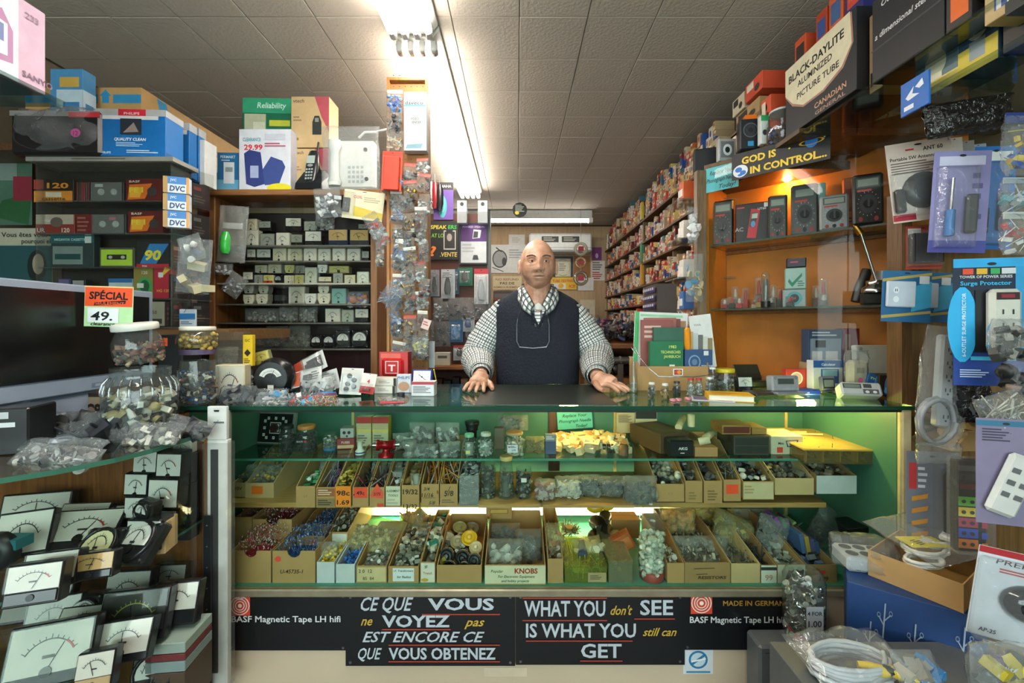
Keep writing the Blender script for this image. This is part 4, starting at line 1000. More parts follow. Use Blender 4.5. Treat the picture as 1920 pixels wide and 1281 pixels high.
# --- left of the shopkeeper
prq = [(.98,0),(1,.03),(1,.8),(.95,.92),(.95,1)]
zj = Z
Yj = 1.47
jarat('square-shouldered jar of mixed transistors and diodes under the honey jar',340,402,668,Z,Yj,lid=None,prof=prq,fill=('cbr',['5a5a58','a8a8a4','2a5a9a','c8c0b0','6a4a3a','3a3a38'],260,(.008,.018)),level=.72,n=8)
zj = HC-(664-HY)*Yj/F_
o = jarat('honey-coloured stout jar with a white lid on a plaid band',338,404,612,zj+.016,Yj,lid='d8d4c4',lidh=.014,fill=('s',['b8943a','c8a44a','8a6a2a'],90,(.014,.02)),prof=[(.7,0),(1,.25),(1,.6),(.8,.9),(.72,1)],level=.8,lidr=.052)
o.location.z = zj+.018
MB().lathe([(.053,-.018),(.054,-.001)],C('5a4a6a',.6,var=.3,scale=90),n=20,cap=(1,1)).obj('plaid_band',o)
MB().add([(.034*math.cos(k*PI/9),.034*math.sin(k*PI/9),HC-(598-HY)*Yj/F_-zj-.0172) for k in range(18)],[list(range(18))],C('e0dcd0')).obj('paper_disc',o)
m = meter('plain',.1,.125,.05,'c8bfa0','dcd8cc')
tag(m,'square ivory-framed milliammeter standing on the counter beside the jars','meter',None,at(431,Z,1.56),.12)
o = boxat('acrylic_holder','upright clear acrylic holder behind the ivory meter','holder',402,456,622,Z,1.68,.05,clear('e8e4d8',.04,.08,.12,'b8b0a0'),seam=False)
bagat('small bag of dark fittings inside the acrylic holder',408,446,650,690,1.72,.03,('kb',['2a2a2a','5a5a58'],14,(.012,.02)),film=FILM2)
o = jarat('narrow jar of small metal parts under the yellow packet',456,474,686,Z,1.62,lid=None,fill=('cb',['4a463e','8a8478','b8b4a8'],70,(.006,.012)),prof=prq,n=10)
o = boxat('yellow_packet','tall yellow packet with a black diamond on the narrow jar','packet',455,473,628,HC-(686-HY)*1.62/F_,1.61,.02,'d8b41c',F=[('p',[(.5,.3),(.85,.42),(.5,.54),(.15,.42)],'1c1a14'),('t','GC',.5,.78,.12,'2a2414'),('l',.15,.08,.85,.25,3,'4a3a14')],seam=False)
# dark round meter jar with a yellow meter on top
o = thing('bakelite_meter','large black round-shouldered bakelite meter with a fan dial','meter',at(514,Z,1.66),.1)
MB().lathe([(.074,0),(.076,.012),(.07,.03),(.062,.036),(.06,.05)],C('17181a',.25),(0,.02,.068),24,ax='y').obj('case',o)
MB().box((-.066,-.01,0),(.066,.05,.02),C('17181a',.25),.006).obj('foot',o)
MB().prints(.12,.12,[('p',[(.5+.36*math.cos(math.radians(a)),.42+.36*math.sin(math.radians(a))) for a in range(20,161,10)]+[(.5+.2*math.cos(math.radians(a)),.42+.2*math.sin(math.radians(a))) for a in range(160,19,-10)],'d8d8d0'),('k',.5,.42,.24,.24,30,150,12,.2,'1c1c1c'),('n',.5,.45,.62,.72,.015,'1c1c1c'),('r',.42,.08,.6,.24,'c8c4b8')],-.031,None,.012).obj('dial',o)
for a in range(0,360,45): MB().lathe([(.009,0),(.009,.006)],C('2a2b2e',.3),(.064*math.cos(math.radians(a)),.004,.068+.064*math.sin(math.radians(a))),8,ax='y').obj('rim_lug',o)
m = meter('strip',.058,.052,.03,'8a8a50','c8b85a',colour2='9a8a40')
tag(m,'small yellow-faced meter tipped on the bakelite meter','meter',None,at(494,HC-(686-HY)*1.66/F_+.004,1.68),.15,0,-.25)
jarat('black-capped jar behind the bakelite meter',510,542,680,Z,1.84,lid='2a2c2e',fill=('b',['2a2a2a'],30,(.01,.02)))
# loose bags in front
for a,b,t,q,Y,th,f,l,fm in ((408,474,722,760,1.52,.06,('b',['22262c','2c3038','1a1c20'],30,(.03,.05)),'clear bag of black connectors in front of the ivory meter',FILM),(474,536,728,756,1.55,.04,('bw',['8a8c8c','2a8ab8','b8b8b8'],30,(.02,.03)),'clear bag with a blue plug at the counter edge',FILM),(530,600,730,760,1.5,.03,('wb',['b83a30','c8c8c8','3a9ac8','4a4c50'],40,(.02,.03)),'clear bag of red and blue leads at the counter edge',FILM),(560,622,702,742,1.62,.04,('b',['8a8c8e','c8c8c8','2a2c2e'],24,(.02,.04)),'clear bag of grey parts behind the blue plug',FILM),(575,640,742,762,1.48,.03,('w',['c8c4b8','b84a3a','d8a83a'],40,(.02,.03)),'flat bag of thin leads below the coloured rings',FILM),(470,535,748,762,1.46,.02,('d',['6a6c6e','b8b8b4'],40,(.01,.016)),'flat bag of washers along the glass edge',FILM),(700,760,742,760,1.5,.025,('cr',['7a4a2a','9a6a3a','3a6a4a'],50,(.014,.02)),'flat bag of brown capacitors by the black tray',FILM)):
    bagat(l,a,b,t,q,Y,th,f,film=fm,rx=-.9 if th < .04 else -.4,group='loose bags on the counter top')
p = thing('cable_rings','yellow and purple cable ties coiled in a loose ring','cable ties',at(612,Z+.004,1.58),0,None,-.1)
for k,c in enumerate(('c8b82a','6a5ab0','b83a4a','3a8ac0')):
    m = MB(); m.tube([(.038*(1-.06*k)*math.cos(t*PI/10),.03*math.sin(t*PI/10),.004+k*.004) for t in range(21)],.0022,C(c,.3),5); m.obj('tie_ring',p)
def looper(t): pass
# blister cards leaning in a row
def bl(label,a,b,t,q,Y,card,F=(),rz=0,rx=-.2,ry=0,prod=None,dome=None,group=None,hole=True):
    A = P(a,q,Y); B = P(b,t,Y)
    return blister(label,((A.x+B.x)/2,Y,A.z),B.x-A.x,B.z-A.z,card,F,prod,rz,rx,ry,dome=dome,group=group,hole=hole)
def pr_box(c,x0,z0,x1,z1,d=.012,name='article'):
    def f(o): MB().box((x0,-d,z0),(x1,-.001,z1),cm(c),.003).obj(name,o)
    return f
bl('white blister card of dark buttons beside the black tray',636,676,690,740,1.62,'d8d8d4',[('r',.05,.8,.95,.95,'c8c4bc')],.1,-.25,.05,lambda o: [MB().cyl((x,0,z),.009,.008,C('2a2a2c',.3),'y',12).obj('button',o) for x,z in ((-.012,.04),(.01,.055),(-.008,.07),(.012,.03),(-.015,.02))],(.08,.1,.92,.78))
bl('grey striped blister card tilted over the parts bags',556,618,664,702,1.72,'c8c8c4',[('r',.0,.0,.3,1,'a8402c'),('r',.4,.2,.9,.8,'3a3c40')],0,-.4,-.5,pr_box('3a3a3c',-.02,.02,.03,.05),(.3,.1,.95,.9))
bl('clear blister of a black plug on white card',545,604,690,722,1.68,'d4d4d0',[('r',.1,.05,.3,.95,'b85a3a'),('l',.65,.2,.95,.8,4,'6a6a6a')],0,-.5,-.25,pr_box('1e1e20',-.01,.015,.025,.04),(.35,.1,.9,.9))
bl('red and white blister card beside the button card',672,700,700,738,1.6,'d8d0cc',[('r',0,0,1,.35,'b82a2c'),('t','4',.5,.5,.3,'b82a2c')],-.1,-.3,.1,pr_box('8a1c1e',-.015,.008,.015,.02),(.1,.05,.9,.5))
bl('pale grey blister card leaning behind the button card',600,640,694,734,1.74,'b8bcbc',[('l',.1,.3,.9,.9,6,'7a8084')],.2,-.3,-.3,pr_box('e0e0dc',-.02,.01,.02,.06),(.1,.1,.9,.8))
o = carton('black_tray','long black card tray lying on the counter','tray',at(655,Z,yb(741))+Vector((0,.03,0)),pw(52,yb(741)),.06,.024,C('1c1d20',.4),rz=-.12,seam=False,F=[('t','ACM',.8,.3,.4,'3a3c40')])
for k in range(2):
    carton('battery_box',('lower' if not k else 'upper')+' white battery box with black ends, of two stacked','box',at(718,Z+.031*k,1.68)+Vector((.004*k,.03,0)),.1,.06,.03,'d8d4c8',rz=-.06,seam=False,F=[('r',0,0,.18,1,'26201e'),('r',.9,0,1,1,'26201e'),('l',.3,.3,.8,.7,2,'a8a098')],group='battery boxes')
# red T box
o = carton('red_blister_box','red rounded box marked T on a shiny card, beside the meter cabinet','box',at(742,Z+.02,1.86),.125,.05,.135,C('b83034',.25,coat=.5),rz=-.08,seam=False,F=[('r',0,0,1,.12,'5a7a9a'),('r',0,.12,1,1,'c03a3a'),('r',.05,.8,.75,.95,'d86a5a')])
MB().box((-.046,-.045,.03),(.046,-.025,.108),C('c01c20',.2,coat=.6),.014).obj('raised_lid',o)
q = MB(); q.prints(.09,.078,[('r',.18,.18,.82,.86,'d8cccc'),('r',.22,.22,.78,.82,'c01c20'),('t','T',.5,.32,.48,'e8d8d8','c',0,.35,.03)],-.0455,None,.03); q.obj('printed_lid',o)
carton('display_block','grey carton block under the red T box','box',at(742,Z,1.86),.13,.06,.0195,'7a7f84',seam=False)
o = thing('desk_clock','blue folding desk clock with a square white face and yellow edge','clock',at(790,Z+.03,1.72),-.06)
M0 = Matrix.Rotation(-.25,4,'X')
MB(M0).box((-.042,0,0),(.042,.012,.062),C('1c2f8a',.3),.003).obj('case',o)
MB(M0).prints(.07,.05,[('r',0,0,1,1,'dfe2e6'),('k',.5,.5,.32,.42,0,330,11,.2,'1c1c1c'),('n',.5,.5,.75,.22,.03,'1c1c1c'),('n',.5,.5,.3,.7,.03,'1c1c1c'),('e',.5,.5,.05,.06,'1c1c1c')],0,None,.006).obj('clock_face',o)
MB().tube([(-.044,0,0),(.044,0,0),(.05,.05,0),(.046,.02,.06)],.003,C('c8b82c'),5).obj('yellow_edge',o)
carton('display_block','low white block under the blue desk clock','box',at(790,Z,1.72)+Vector((0,.02,0)),.09,.08,.029,'b8bcc0',seam=False)
boxat('white_carton','white carton with a red heading in front of the blue clock','box',771,814,716,Z,1.62,.05,'d8dadc',F=[('r',0,.8,1,1,'b03848'),('l',.08,.2,.92,.7,5,'6a6c70')],rz=-.03)
boxat('small_card','small blue and white needle pack lettered in blue','packet',744,770,702,Z,1.7,.02,'c8d0d8',F=[('t','PHILIPS',.5,.75,.2,'1c3c8a','c',0,.85),('e',.5,.35,.4,.25,'b88a6a')],rz=.1)
tag(MB().cyl((0,0,0),.014,.02,C('2a2a2c'),n=12).obj('thumbwheel'),'small black thumbwheel lying before the needle pack','thumbwheel',None,at(752,Z,1.58))
p = MB().box((-.04,-.03,0),(.04,.03,.001),C('b83a4a')).obj('red_card'); tag(p,'thin red-edged card under the capacitor bag','card',None,at(735,Z,1.5),.3)
# --- right of the shopkeeper
def vial(label,px,t,Y,c,lid='d8d8d8'):
    jarat(label,px-7,px+7,t,Z,Y,lid=lid,lidh=.008,fill=('cb',c,36,(.006,.01)),n=10,group='sample vials on the counter')
vial('first white-capped vial of screws beside the kraft tray',1222,716,1.6,['3a3a38','8a8a86'])
vial('white-capped vial of brass bits before the kraft tray',1247,718,1.56,['a8844a','6a4a2a'])
vial('clear vial of black bits before the tray corner',1269,714,1.68,['26282a','3a3c3e'],'2a2c2e')
vial('red-based vial of silver bits, nearer of the twin vials',1295,708,1.62,['8a8a88','b8b8b4'],'a83030')
vial('red-based vial of silver bits, farther of the twin vials',1310,708,1.64,['8a8a88','c8c8c4'],'a83030')
vial('tall clear vial of grey pins next to the twin vials',1330,706,1.66,['6a6a68','a8a8a4'])
vial('white-capped vial standing behind the twin vials',1336,688,1.74,['3a3a38','9a8a6a'])
for k,(x,y) in enumerate(((1262,1.52),(1272,1.53),(1290,1.55))):
    tag(MB().lathe([(.012,0),(.012,.006),(.009,.008)],C('c07880',.3),n=12).obj('rubber_ring'),('first','second','third')[k]+' pink rubber ring lying before the kraft tray','ring','pink rubber rings',at(x,Z,y))
# kraft tray of books
ty = 1.76
o = thing('book_tray','kraft cardboard tray holding manuals on the counter','tray',at(1262,Z,ty),-.02)
for q in (((-.145,0,0),(.145,.003,.1)),((-.145,.14,0),(.145,.143,.13)),((-.145,.003,0),(-.142,.14,.115)),((.142,.003,0),(.145,.14,.115)),((-.142,.003,0),(.142,.14,.003))):
    MB().box(*q,CARD).obj('tray_wall',o)
MB().prints(.04,.028,[('r',0,0,1,1,'e8e8e8'),('r',.1,.12,.9,.88,'8a2a2c'),('e',.38,.5,.22,.3,'c83a2c'),('e',.62,.5,.22,.3,'d8902c')],-.0005,.0,.062).obj('payment_sticker',o)
def bk(label,a,b,t,q,Y,cover,F=(),d=.02,rz=0,ry=0,rx=0,name='book',group=None):
    A = P(a,q,Y); B = P(b,t,Y)
    return book(label,((A.x+B.x)/2,Y+d/2,A.z),B.x-A.x,B.z-A.z,d,cover,F,rz,rx,ry,name,group)
bk('green yearbook with gold lettering and year 1983 in the tray',1219,1281,640,700,ty+.008,'0c6a42',[('t','1983',.68,.78,.13,'c8d86a','c'),('t','TECHNISCHES',.62,.62,.12,'c8d86a','c',0,.6),('t','JAHRBUCH',.66,.48,.12,'c8d86a','c',0,.5),('r',.58,.2,.74,.27,'d8d8d0')],.025)
bk('dark green book standing behind the 1983 yearbook',1226,1284,614,690,ty+.04,'2a5a48',[],.02)
for k,(a,b,t,c,l) in enumerate(((1202,1262,596,'8a4a44','worn maroon manual, foremost of the four'),(1208,1268,592,'9a5a50','faded red manual, second of the four'),(1214,1276,594,'7a4038','dark red manual, third of the four'),(1218,1286,598,'a8785a','tan-edged manual, last of the four'))):
    bk(l,a,b,t+4,690,ty+.066+k*.012,c,[('l',.1,.6,.9,.9,3,'c8a898')],.01,group='old manuals in the kraft tray')
bk('white folder with a green spine behind the maroon manuals',1187,1286,586,690,ty+.118,'d4d8d4',[('r',0,.0,.08,1,'4ab06a'),('r',.1,.92,.9,.96,'8ac89a'),('e',.22,.85,.02,.02,'d83a3a'),('l',.3,.62,.9,.7,2,'8a8a84')],.008,ry=.04)
bk('blue book with a pale circular design in the tray',1284,1336,656,698,ty+.01,'2a4c78',[('o',.35,.45,.22,.32,.2,'7a98b8'),('e',.35,.45,.1,.14,'5a7898'),('r',.68,.75,.85,.95,'d8d8d8'),('t','TESTER',.8,.2,.16,'c8d8e0')],.02)
bk('tall white envelope standing at the tray end',1303,1344,590,690,ty+.1,'d8dad8',[('t','TOOL',.35,.8,.05,'5a5a5a')],.004,ry=-.12)
for k,c in enumerate(('c8a878','b8c0c4','6a6a68','c8c8c0','8a7a5a')):
    bk(f'{("tan", "pale blue", "grey", "white", "olive")[k]} thin booklet standing behind the blue book',1290+k*9,1300+k*9,622+k*3,690,ty+.05+k*.004,c,[],.012,group='thin booklets in the tray')
o = thing('screwdriver','amber-handled screwdriver standing in the kraft tray','screwdriver',at(1290,Z+.09,ty+.03),0,None,-.05)
MB().lathe([(.008,.05),(.013,.06),(.011,.075),(.014,.1),(.013,.16),(.008,.17)],C('d88a1c',.2,coat=.4),n=10,smooth=False).obj('handle',o)
MB().cyl((0,0,-.06),.003,.115,CHROME,n=8).obj('shaft',o)
o = thing('wire_stand','bent chrome wire rail in front of the kraft tray','wire rail',(0,0,0))
MB().tube([P(1192,664,1.72),P(1184,652,1.74),P(1190,650,1.74),P(1198,668,1.7),P(1216,690,1.68),P(1235,706,1.66),P(1300,707,1.66),P(1345,702,1.66)],.0022,CHROME,6).obj('wire',o)
jarat('glass funnel vial standing by the chrome rail',1180,1196,664,Z,1.72,lid=None,fill=('s',['8a8478'],10,(.01,.014)),prof=[(1,0),(1,.3),(.4,.9),(.5,1)],n=10,level=.3)
jarat('wide jar with a bright yellow lid behind the small meter',1342,1376,690,Z,1.8,lid='c8b81c',lidh=.016,fill=('b',['4a4a48','8a8a84','6a5a4a'],60,(.01,.02)),prof=[(1,0),(1,.85),(.95,1)])
m = meter('strip',.06,.062,.03,'1a1b1d','c8d0c8'); tag(m,'small black meter with a greenish dial near the yellow book','meter',None,at(1399,Z,1.72),.08,-.15)
o = book('thick yellow paperback lying flat on the counter',at(1376,Z,1.57)+Vector((0,.05,.011)),.15,.1,.022,'d8a81c',[('l',.1,.3,.9,.8,3,'b87a1c')],.15,-PI/2,0,'book')
o.rotation_euler = (-PI/2,0,-.28); o.location = at(1372,Z+.011,1.5)
o = MB().box((-.07,-.045,0),(.07,.045,.002),C('c8ccd0')).obj('magazine'); tag(o,'glossy photo magazine lying at the glass edge','magazine',None,at(1335,Z,1.55),-.35)
q = MB(); q.M = Matrix.Translation((0,-.045,.002)) @ TURN['T']; q.prints(.14,.09,[('r',.05,.1,.5,.9,'6a5a7a'),('r',.55,.1,.95,.5,'b85a4a'),('r',.55,.55,.95,.9,'4a6a8a')]); q.obj('printed_face',o)
zb2 = Z
o = carton('travel_clock','silver folding travel clock with a dark display','clock',at(1468,zb2+.012,1.66),.11,.04,.062,C('a8acb0',.3,.5),F=[('r',.2,.45,.8,.82,'6a706c'),('r',.22,.48,.78,.79,'39403c'),('r',.3,.1,.7,.25,'8a8e92'),('e',.12,.85,.06,.1,'7a7e82'),('e',.88,.85,.06,.1,'7a7e82')],rz=.06,seam=False,ch=.006,rx=-.1)
MB().box((-.058,-.05,-.012),(.058,.02,0),C('989ca0',.3,.5),.004).obj('base',o)
boxat('blue_carton','flat glossy blue carton lying beside the silver clock','box',1494,1537,732,Z,1.66,.06,'1c3a9a',F=[('t','AIR',.5,.3,.4,'c8d0e8')],rz=-.1)
boxat('red_carton','red and white carton with a round picture behind the silver clock','box',1474,1522,692,Z,1.84,.03,'b83a2c',F=[('e',.4,.5,.25,.35,'d8a890'),('o',.4,.5,.25,.35,.2,'e8d8c8'),('r',.8,.1,1,.9,'d8c8b0')])
boxat('organizer_carton','white carton picturing a blue pocket organizer','box',1524,1582,676,Z,1.8,.04,'c8ccd0',F=[('r',0,.75,1,1,'2a5a9a'),('r',.25,.2,.85,.7,'3a5a9a'),('r',.3,.45,.8,.68,'8ab0c0'),('t','Calculator',.5,.82,.12,'e0e8f0')],rz=.05)
boxat('phone_carton','dark blue carton of telephones standing behind the organizer carton','box',1516,1580,618,Z+.09,1.9,.05,'3a4c6a',F=[('r',.05,.05,.95,.75,'8a98a8'),('r',.1,.1,.4,.4,'d8d8d8'),('r',.5,.1,.85,.4,'d8d8d8'),('r',.2,.5,.5,.7,'2a2c30'),('l',.1,.8,.9,.95,2,'c8d0d8')])
boxat('stand_carton','tan carton supporting the telephone carton','box',1512,1578,680,Z,1.9,.05,'b89a70')
boxat('red_carton','tall dark red carton with black knobs printed on','box',1582,1612,616,Z,1.9,.05,'7a1c20',F=[('e',.5,.6,.25,.1,'1c1a1a'),('e',.5,.35,.25,.1,'1c1a1a'),('r',.1,.1,.4,.9,'8a6a5a')])
o = carton('lcd_clock','small grey clock with an upright display behind the silver clock','clock',at(1552,Z+.01,1.7),.055,.02,.055,C('6a6e70',.3),F=[('r',.1,.15,.9,.85,'2a2c2c'),('r',.15,.25,.85,.75,'7a8480')],rx=-.15,seam=False,ch=.004)
MB().lathe([(.034,-.01),(.03,-.005),(.008,0)],CHROME,n=18).obj('chrome_base',o)
o = carton('digital_clock','grey two-display digital clock lying at the edge of the cabinet','clock',at(1612,Z+.004,1.56),.125,.06,.05,C('a8acaa',.35),F=[('r',.05,.5,.5,.85,'2c302c'),('r',.08,.54,.47,.8,'6a7468'),('r',.55,.55,.75,.85,'3a3e3a'),('r',.52,.1,.9,.45,'4a4e50'),('e',.62,.25,.05,.1,'c8c8c8'),('e',.8,.25,.05,.1,'c8c8c8')],rz=-.3,rx=-.5,seam=False,ch=.006)
o = carton('beige_charger','beige plug-in box in a clear bag with a pink dot','charger',at(1606,Z+.02,1.7),.07,.045,.11,C('b0a890',.4),F=[('e',.5,.3,.14,.1,'e0308a'),('r',.3,.55,.7,.75,'8a8270')],seam=False,ch=.012,rz=-.1)
pillow(.085,.15,.06,FILM,seed=77).obj('clear_bag',o)
boxat('grey_console','pale grey flat console with a slot leaning at the back','console',1612,1706,648,Z+.03,1.78,.03,C('b4b6aa',.4),F=[('r',.84,.15,.95,.6,'1e2020'),('n',.05,.12,.8,.12,.006,'8a8c80'),('n',.2,.2,.2,.95,.004,'9a9c90'),('e',.1,.9,.03,.04,'8a8c80')],rz=-.1,rx=-.1,seam=False,ch=.003)
boxat('dark_carton','dark brown carton beside the travelling clock packs','box',1650,1690,704,Z,1.64,.08,'2c2018',rz=-.1)
boxat('pale_carton','slim pale carton with a dark slot at the cabinet end','box',1691,1706,702,Z,1.64,.05,'a89c84',F=[('r',.3,.1,.7,.5,'3a3228')])
for k in range(3):
    o = boxat('clock_pack',('first','second','third')[k]+' blue travelling clock pack of the leaning three','packet',1622+k*17,1666+k*9,704+k*4,Z,1.66-k*.015,.014,'14508c',F=[('t','Travelling',.5,.72,.15,'c8e03a','c',.2,.85),('t','Clock',.5,.52,.17,'c8e03a','c',.2),('r',.1,.1,.9,.42,'2a78b8')],rz=-.15-.3*k,ry=.25,group='travelling clock packs',seam=False)
o = thing('hole_punch','smoky plastic cassette case open like a clamshell behind the meter','case',at(1424,Z,1.84),.1)
MB().box((-.06,0,0),(.06,.07,.03),C('24221e',.2),.006).obj('base',o)
MB(Matrix.Translation((0,.07,.028)) @ Matrix.Rotation(-.5,4,'X')).box((-.06,-.008,0),(.06,0,.07),C('2c2a24',.2),.004).obj('lid',o)
tag(MB().box((-.05,-.04,0),(.05,.04,.012),C('3a3630',.4),.003).obj('steel_plate'),'dark flat plate under the small black meter','plate',None,at(1425,Z,1.66),.2)
# ================================================================ the shopkeeper
MX,MY = .1,2.16
def ring(c,rx_,ry_,n=20,p=2.3,tilt=0,yaw=0,off=None):
    out = []
    for k in range(n):
        a = 2*PI*k/n
        x = rx_*math.copysign(abs(math.cos(a))**(2/p),math.cos(a)); y = ry_*math.copysign(abs(math.sin(a))**(2/p),math.sin(a))
        q = Vector((x,y,0))
        if tilt: q = Matrix.Rotation(tilt,3,'X') @ q
        if yaw: q = Matrix.Rotation(yaw,3,'Y') @ q
        out.append(tuple(Vector(c)+q))
    return out
def limb(mb,pts,rs,m,n=16,flat=1.0,uv=False,wr=0,seed=1,sub=4):
    """tapered limb along smooth points, optional cloth wrinkles and metric uv"""
    P_ = [Vector(p) for p in pts]; Q = []; S = []
    for i in range(len(P_)-1):
        p0,p1,p2,p3 = P_[max(i-1,0)],P_[i],P_[i+1],P_[min(i+2,len(P_)-1)]
        for s in range(sub):
            t = s/sub
            Q.append(.5*((2*p1)+(p2-p0)*t+(2*p0-5*p1+4*p2-p3)*t*t+(3*p1-p0-3*p2+p3)*t**3)); S.append(rs[i]*(1-t)+rs[i+1]*t)
    Q.append(P_[-1]); S.append(rs[-1])
    rings = []; uvs = []; L = 0; up = None
    for i,p in enumerate(Q):
        d = (Q[min(i+1,len(Q)-1)]-Q[max(i-1,0)]).normalized()
        if i: L += (Q[i]-Q[i-1]).length
        if up is None: up = Vector((0,-1,0))
        e = up.cross(d).normalized(); up = d.cross(e).normalized()
        rg = []
        for k in range(n):
            a = 2*PI*k/n
            w_ = 1
            if wr: w_ += wr*(noise.noise(Vector((math.cos(a)*1.2,math.sin(a)*1.2,L*16+seed*5)))+.7*math.sin(L*95+a*2+seed+2*noise.noise(Vector((L*9,a,seed))))*.6)
            rg.append(tuple(p+(e*math.cos(a)*flat+up*math.sin(a))*S[i]*w_))
            uvs.append((a*S[min(i,len(S)-1)]*0+k/n*.62,L))
        rings.append(rg)
    if uv:   # close the seam with doubled vertices
        R2 = [r+[r[0]] for r in rings]; U2 = []
        for i in range(len(rings)): U2 += uvs[i*n:(i+1)*n]+[(.62,uvs[i*n][1])]
        mb.loft(R2,m,True,(0,0),False,U2)
    else: mb.loft(rings,m)
    return rings
SKIN = None
def skin_mat():
    m,t,b = nt('skin')
    tc = t.nodes.new('ShaderNodeTexCoord'); n = t.nodes.new('ShaderNodeTexNoise'); n.inputs['Scale'].default_value = 28; n.inputs['Detail'].default_value = 4
    r = t.nodes.new('ShaderNodeValToRGB')
    r.color_ramp.elements[0].color = (*lin('a5745a'),1); r.color_ramp.elements[1].color = (*lin('cfa288'),1)
    r.color_ramp.elements[0].position = .3; r.color_ramp.elements[1].position = .7
    t.links.new(tc.outputs['Object'],n.inputs['Vector']); t.links.new(n.outputs['Fac'],r.inputs[0]); t.links.new(r.outputs[0],b.inputs['Base Color'])
    b.inputs['Roughness'].default_value = .45
    b.inputs['Subsurface Weight'].default_value = .08
    b.inputs['Subsurface Radius'].default_value = (.01,.004,.002)
    n2 = t.nodes.new('ShaderNodeTexNoise'); n2.inputs['Scale'].default_value = 160; bp = t.nodes.new('ShaderNodeBump'); bp.inputs['Strength'].default_value = .12; bp.inputs['Distance'].default_value = .004
    t.links.new(tc.outputs['Object'],n2.inputs['Vector']); t.links.new(n2.outputs['Fac'],bp.inputs['Height']); t.links.new(bp.outputs[0],b.inputs['Normal'])
    return m
SKIN = skin_mat()
def check_mat():
    m,t,b = nt('checked_cotton')
    uv = t.nodes.new('ShaderNodeUVMap'); sp = t.nodes.new('ShaderNodeSeparateXYZ'); t.links.new(uv.outputs[0],sp.inputs[0])
    def line(src,period,width,ph):
        a = t.nodes.new('ShaderNodeMath'); a.operation = 'MULTIPLY_ADD'; a.inputs[1].default_value = 1/period; a.inputs[2].default_value = ph
        f = t.nodes.new('ShaderNodeMath'); f.operation = 'FRACT'
        c = t.nodes.new('ShaderNodeMath'); c.operation = 'LESS_THAN'; c.inputs[1].default_value = width
        t.links.new(src,a.inputs[0]); t.links.new(a.outputs[0],f.inputs[0]); t.links.new(f.outputs[0],c.inputs[0])
        return c.outputs[0]
    base = None
    prev = (*lin('dcdfdc'),1)
    for ax in (0,1):
        for per,wd,ph,col,st in ((.0165,.26,0,'12161f',.88),(.033,.16,.62,'5f6f6c',.75)):
            mx = t.nodes.new('ShaderNodeMix'); mx.data_type = 'RGBA'
            ml = t.nodes.new('ShaderNodeMath'); ml.operation = 'MULTIPLY'; ml.inputs[1].default_value = st
            t.links.new(line(sp.outputs[ax],per,wd,ph),ml.inputs[0]); t.links.new(ml.outputs[0],mx.inputs[0])
            if base is None: mx.inputs[6].default_value = prev
            else: t.links.new(base,mx.inputs[6])
            mx.inputs[7].default_value = (*lin(col),1)
            base = mx.outputs[2]
    t.links.new(base,b.inputs['Base Color']); b.inputs['Roughness'].default_value = .8
    return m
CHECK = check_mat()
NAVY = C('161b28',.95,var=.2,scale=90,bump=.5)
# ---- the body: head, neck, trunk, arms, hands and legs joined and remeshed into one skin
hb = MB()
HZ = 1.583; HYY = MY-.085          # centre of the head
def head():
    n,h = 56,44; rings = []
    for i in range(h+1):
        t = -PI/2+PI*i/h
        rg = []
        for k in range(n):
            a = 2*PI*k/n
            d = Vector((math.cos(t)*math.sin(a),-math.cos(t)*math.cos(a),math.sin(t)))   # a=0 faces -y
            x,y,z = d.x*.0855,d.y*.102,d.z*.121
            f = max(0,-d.y)
            if z < 0:   # lower half narrows to the jaw and chin
                q = min(1,-z/.122)
                x *= 1-.22*q**2.2; y = y*(1-.12*q) if y > 0 else y*(1-.06*q)
            else:
                x *= 1-.03*z/.122
            if d.y > 0: y *= 1.02; z += .004
            p = Vector((x,y,z))
            def bump(cx,cz,sx,sz,amt,fr=.3):
                nonlocal p
                if d.y > fr*0-.02 and True and d.y > 0: return
                g = math.exp(-((x-cx)/sx)**2-((z-cz)/sz)**2)
                p += Vector((0,-amt*g,0))
            bump(0,-.01,.013,.032,.014); bump(0,-.031,.0165,.013,.022); bump(-.0165,-.036,.008,.008,.009); bump(.0165,-.036,.008,.008,.009); bump(0,.012,.011,.02,.004)
            for s in (-1,1):
                bump(s*.033,.006,.019,.0115,-.0145); bump(s*.034,.027,.024,.0075,.0095); bump(s*.04,-.022,.02,.02,.006)
                bump(s*(.027+.006*max(-1,min(1,(-.045-z)/.02))),-.047,.0055,.02,-.0085); bump(s*.033,-.011,.017,.005,.004); bump(s*.033,-.019,.018,.0035,-.003); bump(s*.05,-.06,.018,.02,.004)
            bump(0,-.052,.02,.004,-.002); bump(0,-.0585,.022,.004,.0035); bump(0,-.064,.024,.0028,-.005); bump(0,-.0705,.02,.005,.0045); bump(0,-.084,.02,.006,-.004); bump(0,-.1,.021,.014,.008)
            bump(0,.05,.05,.004,.0012); bump(0,.06,.05,.003,-.0012); bump(0,.07,.045,.004,.001)
            rg.append(tuple(p+Vector((MX,HYY,HZ))))
        rings.append(rg)
    hb.loft(rings,SKIN)
    for s in (-1,1):    # ears
        hb.M = Matrix.Translation((MX+s*.0865,HYY+.012,HZ-.008)) @ Matrix.Rotation(s*.35,4,'Z') @ Matrix.Rotation(s*-.12,4,'Y')
        hb.ell((0,0,0),(.009,.02,.034),SKIN,14,10); hb.ell((s*.006,.004,.004),(.005,.022,.033),SKIN,14,10); hb.ell((s*-.001,-.006,-.028),(.007,.009,.012),SKIN)
        hb.M = Matrix()
head()
limb(hb,[(MX,HYY+.03,HZ-.05),(MX,HYY+.04,HZ-.12),(MX,MY-.03,HZ-.2)],[.064,.066,.08],SKIN,20)
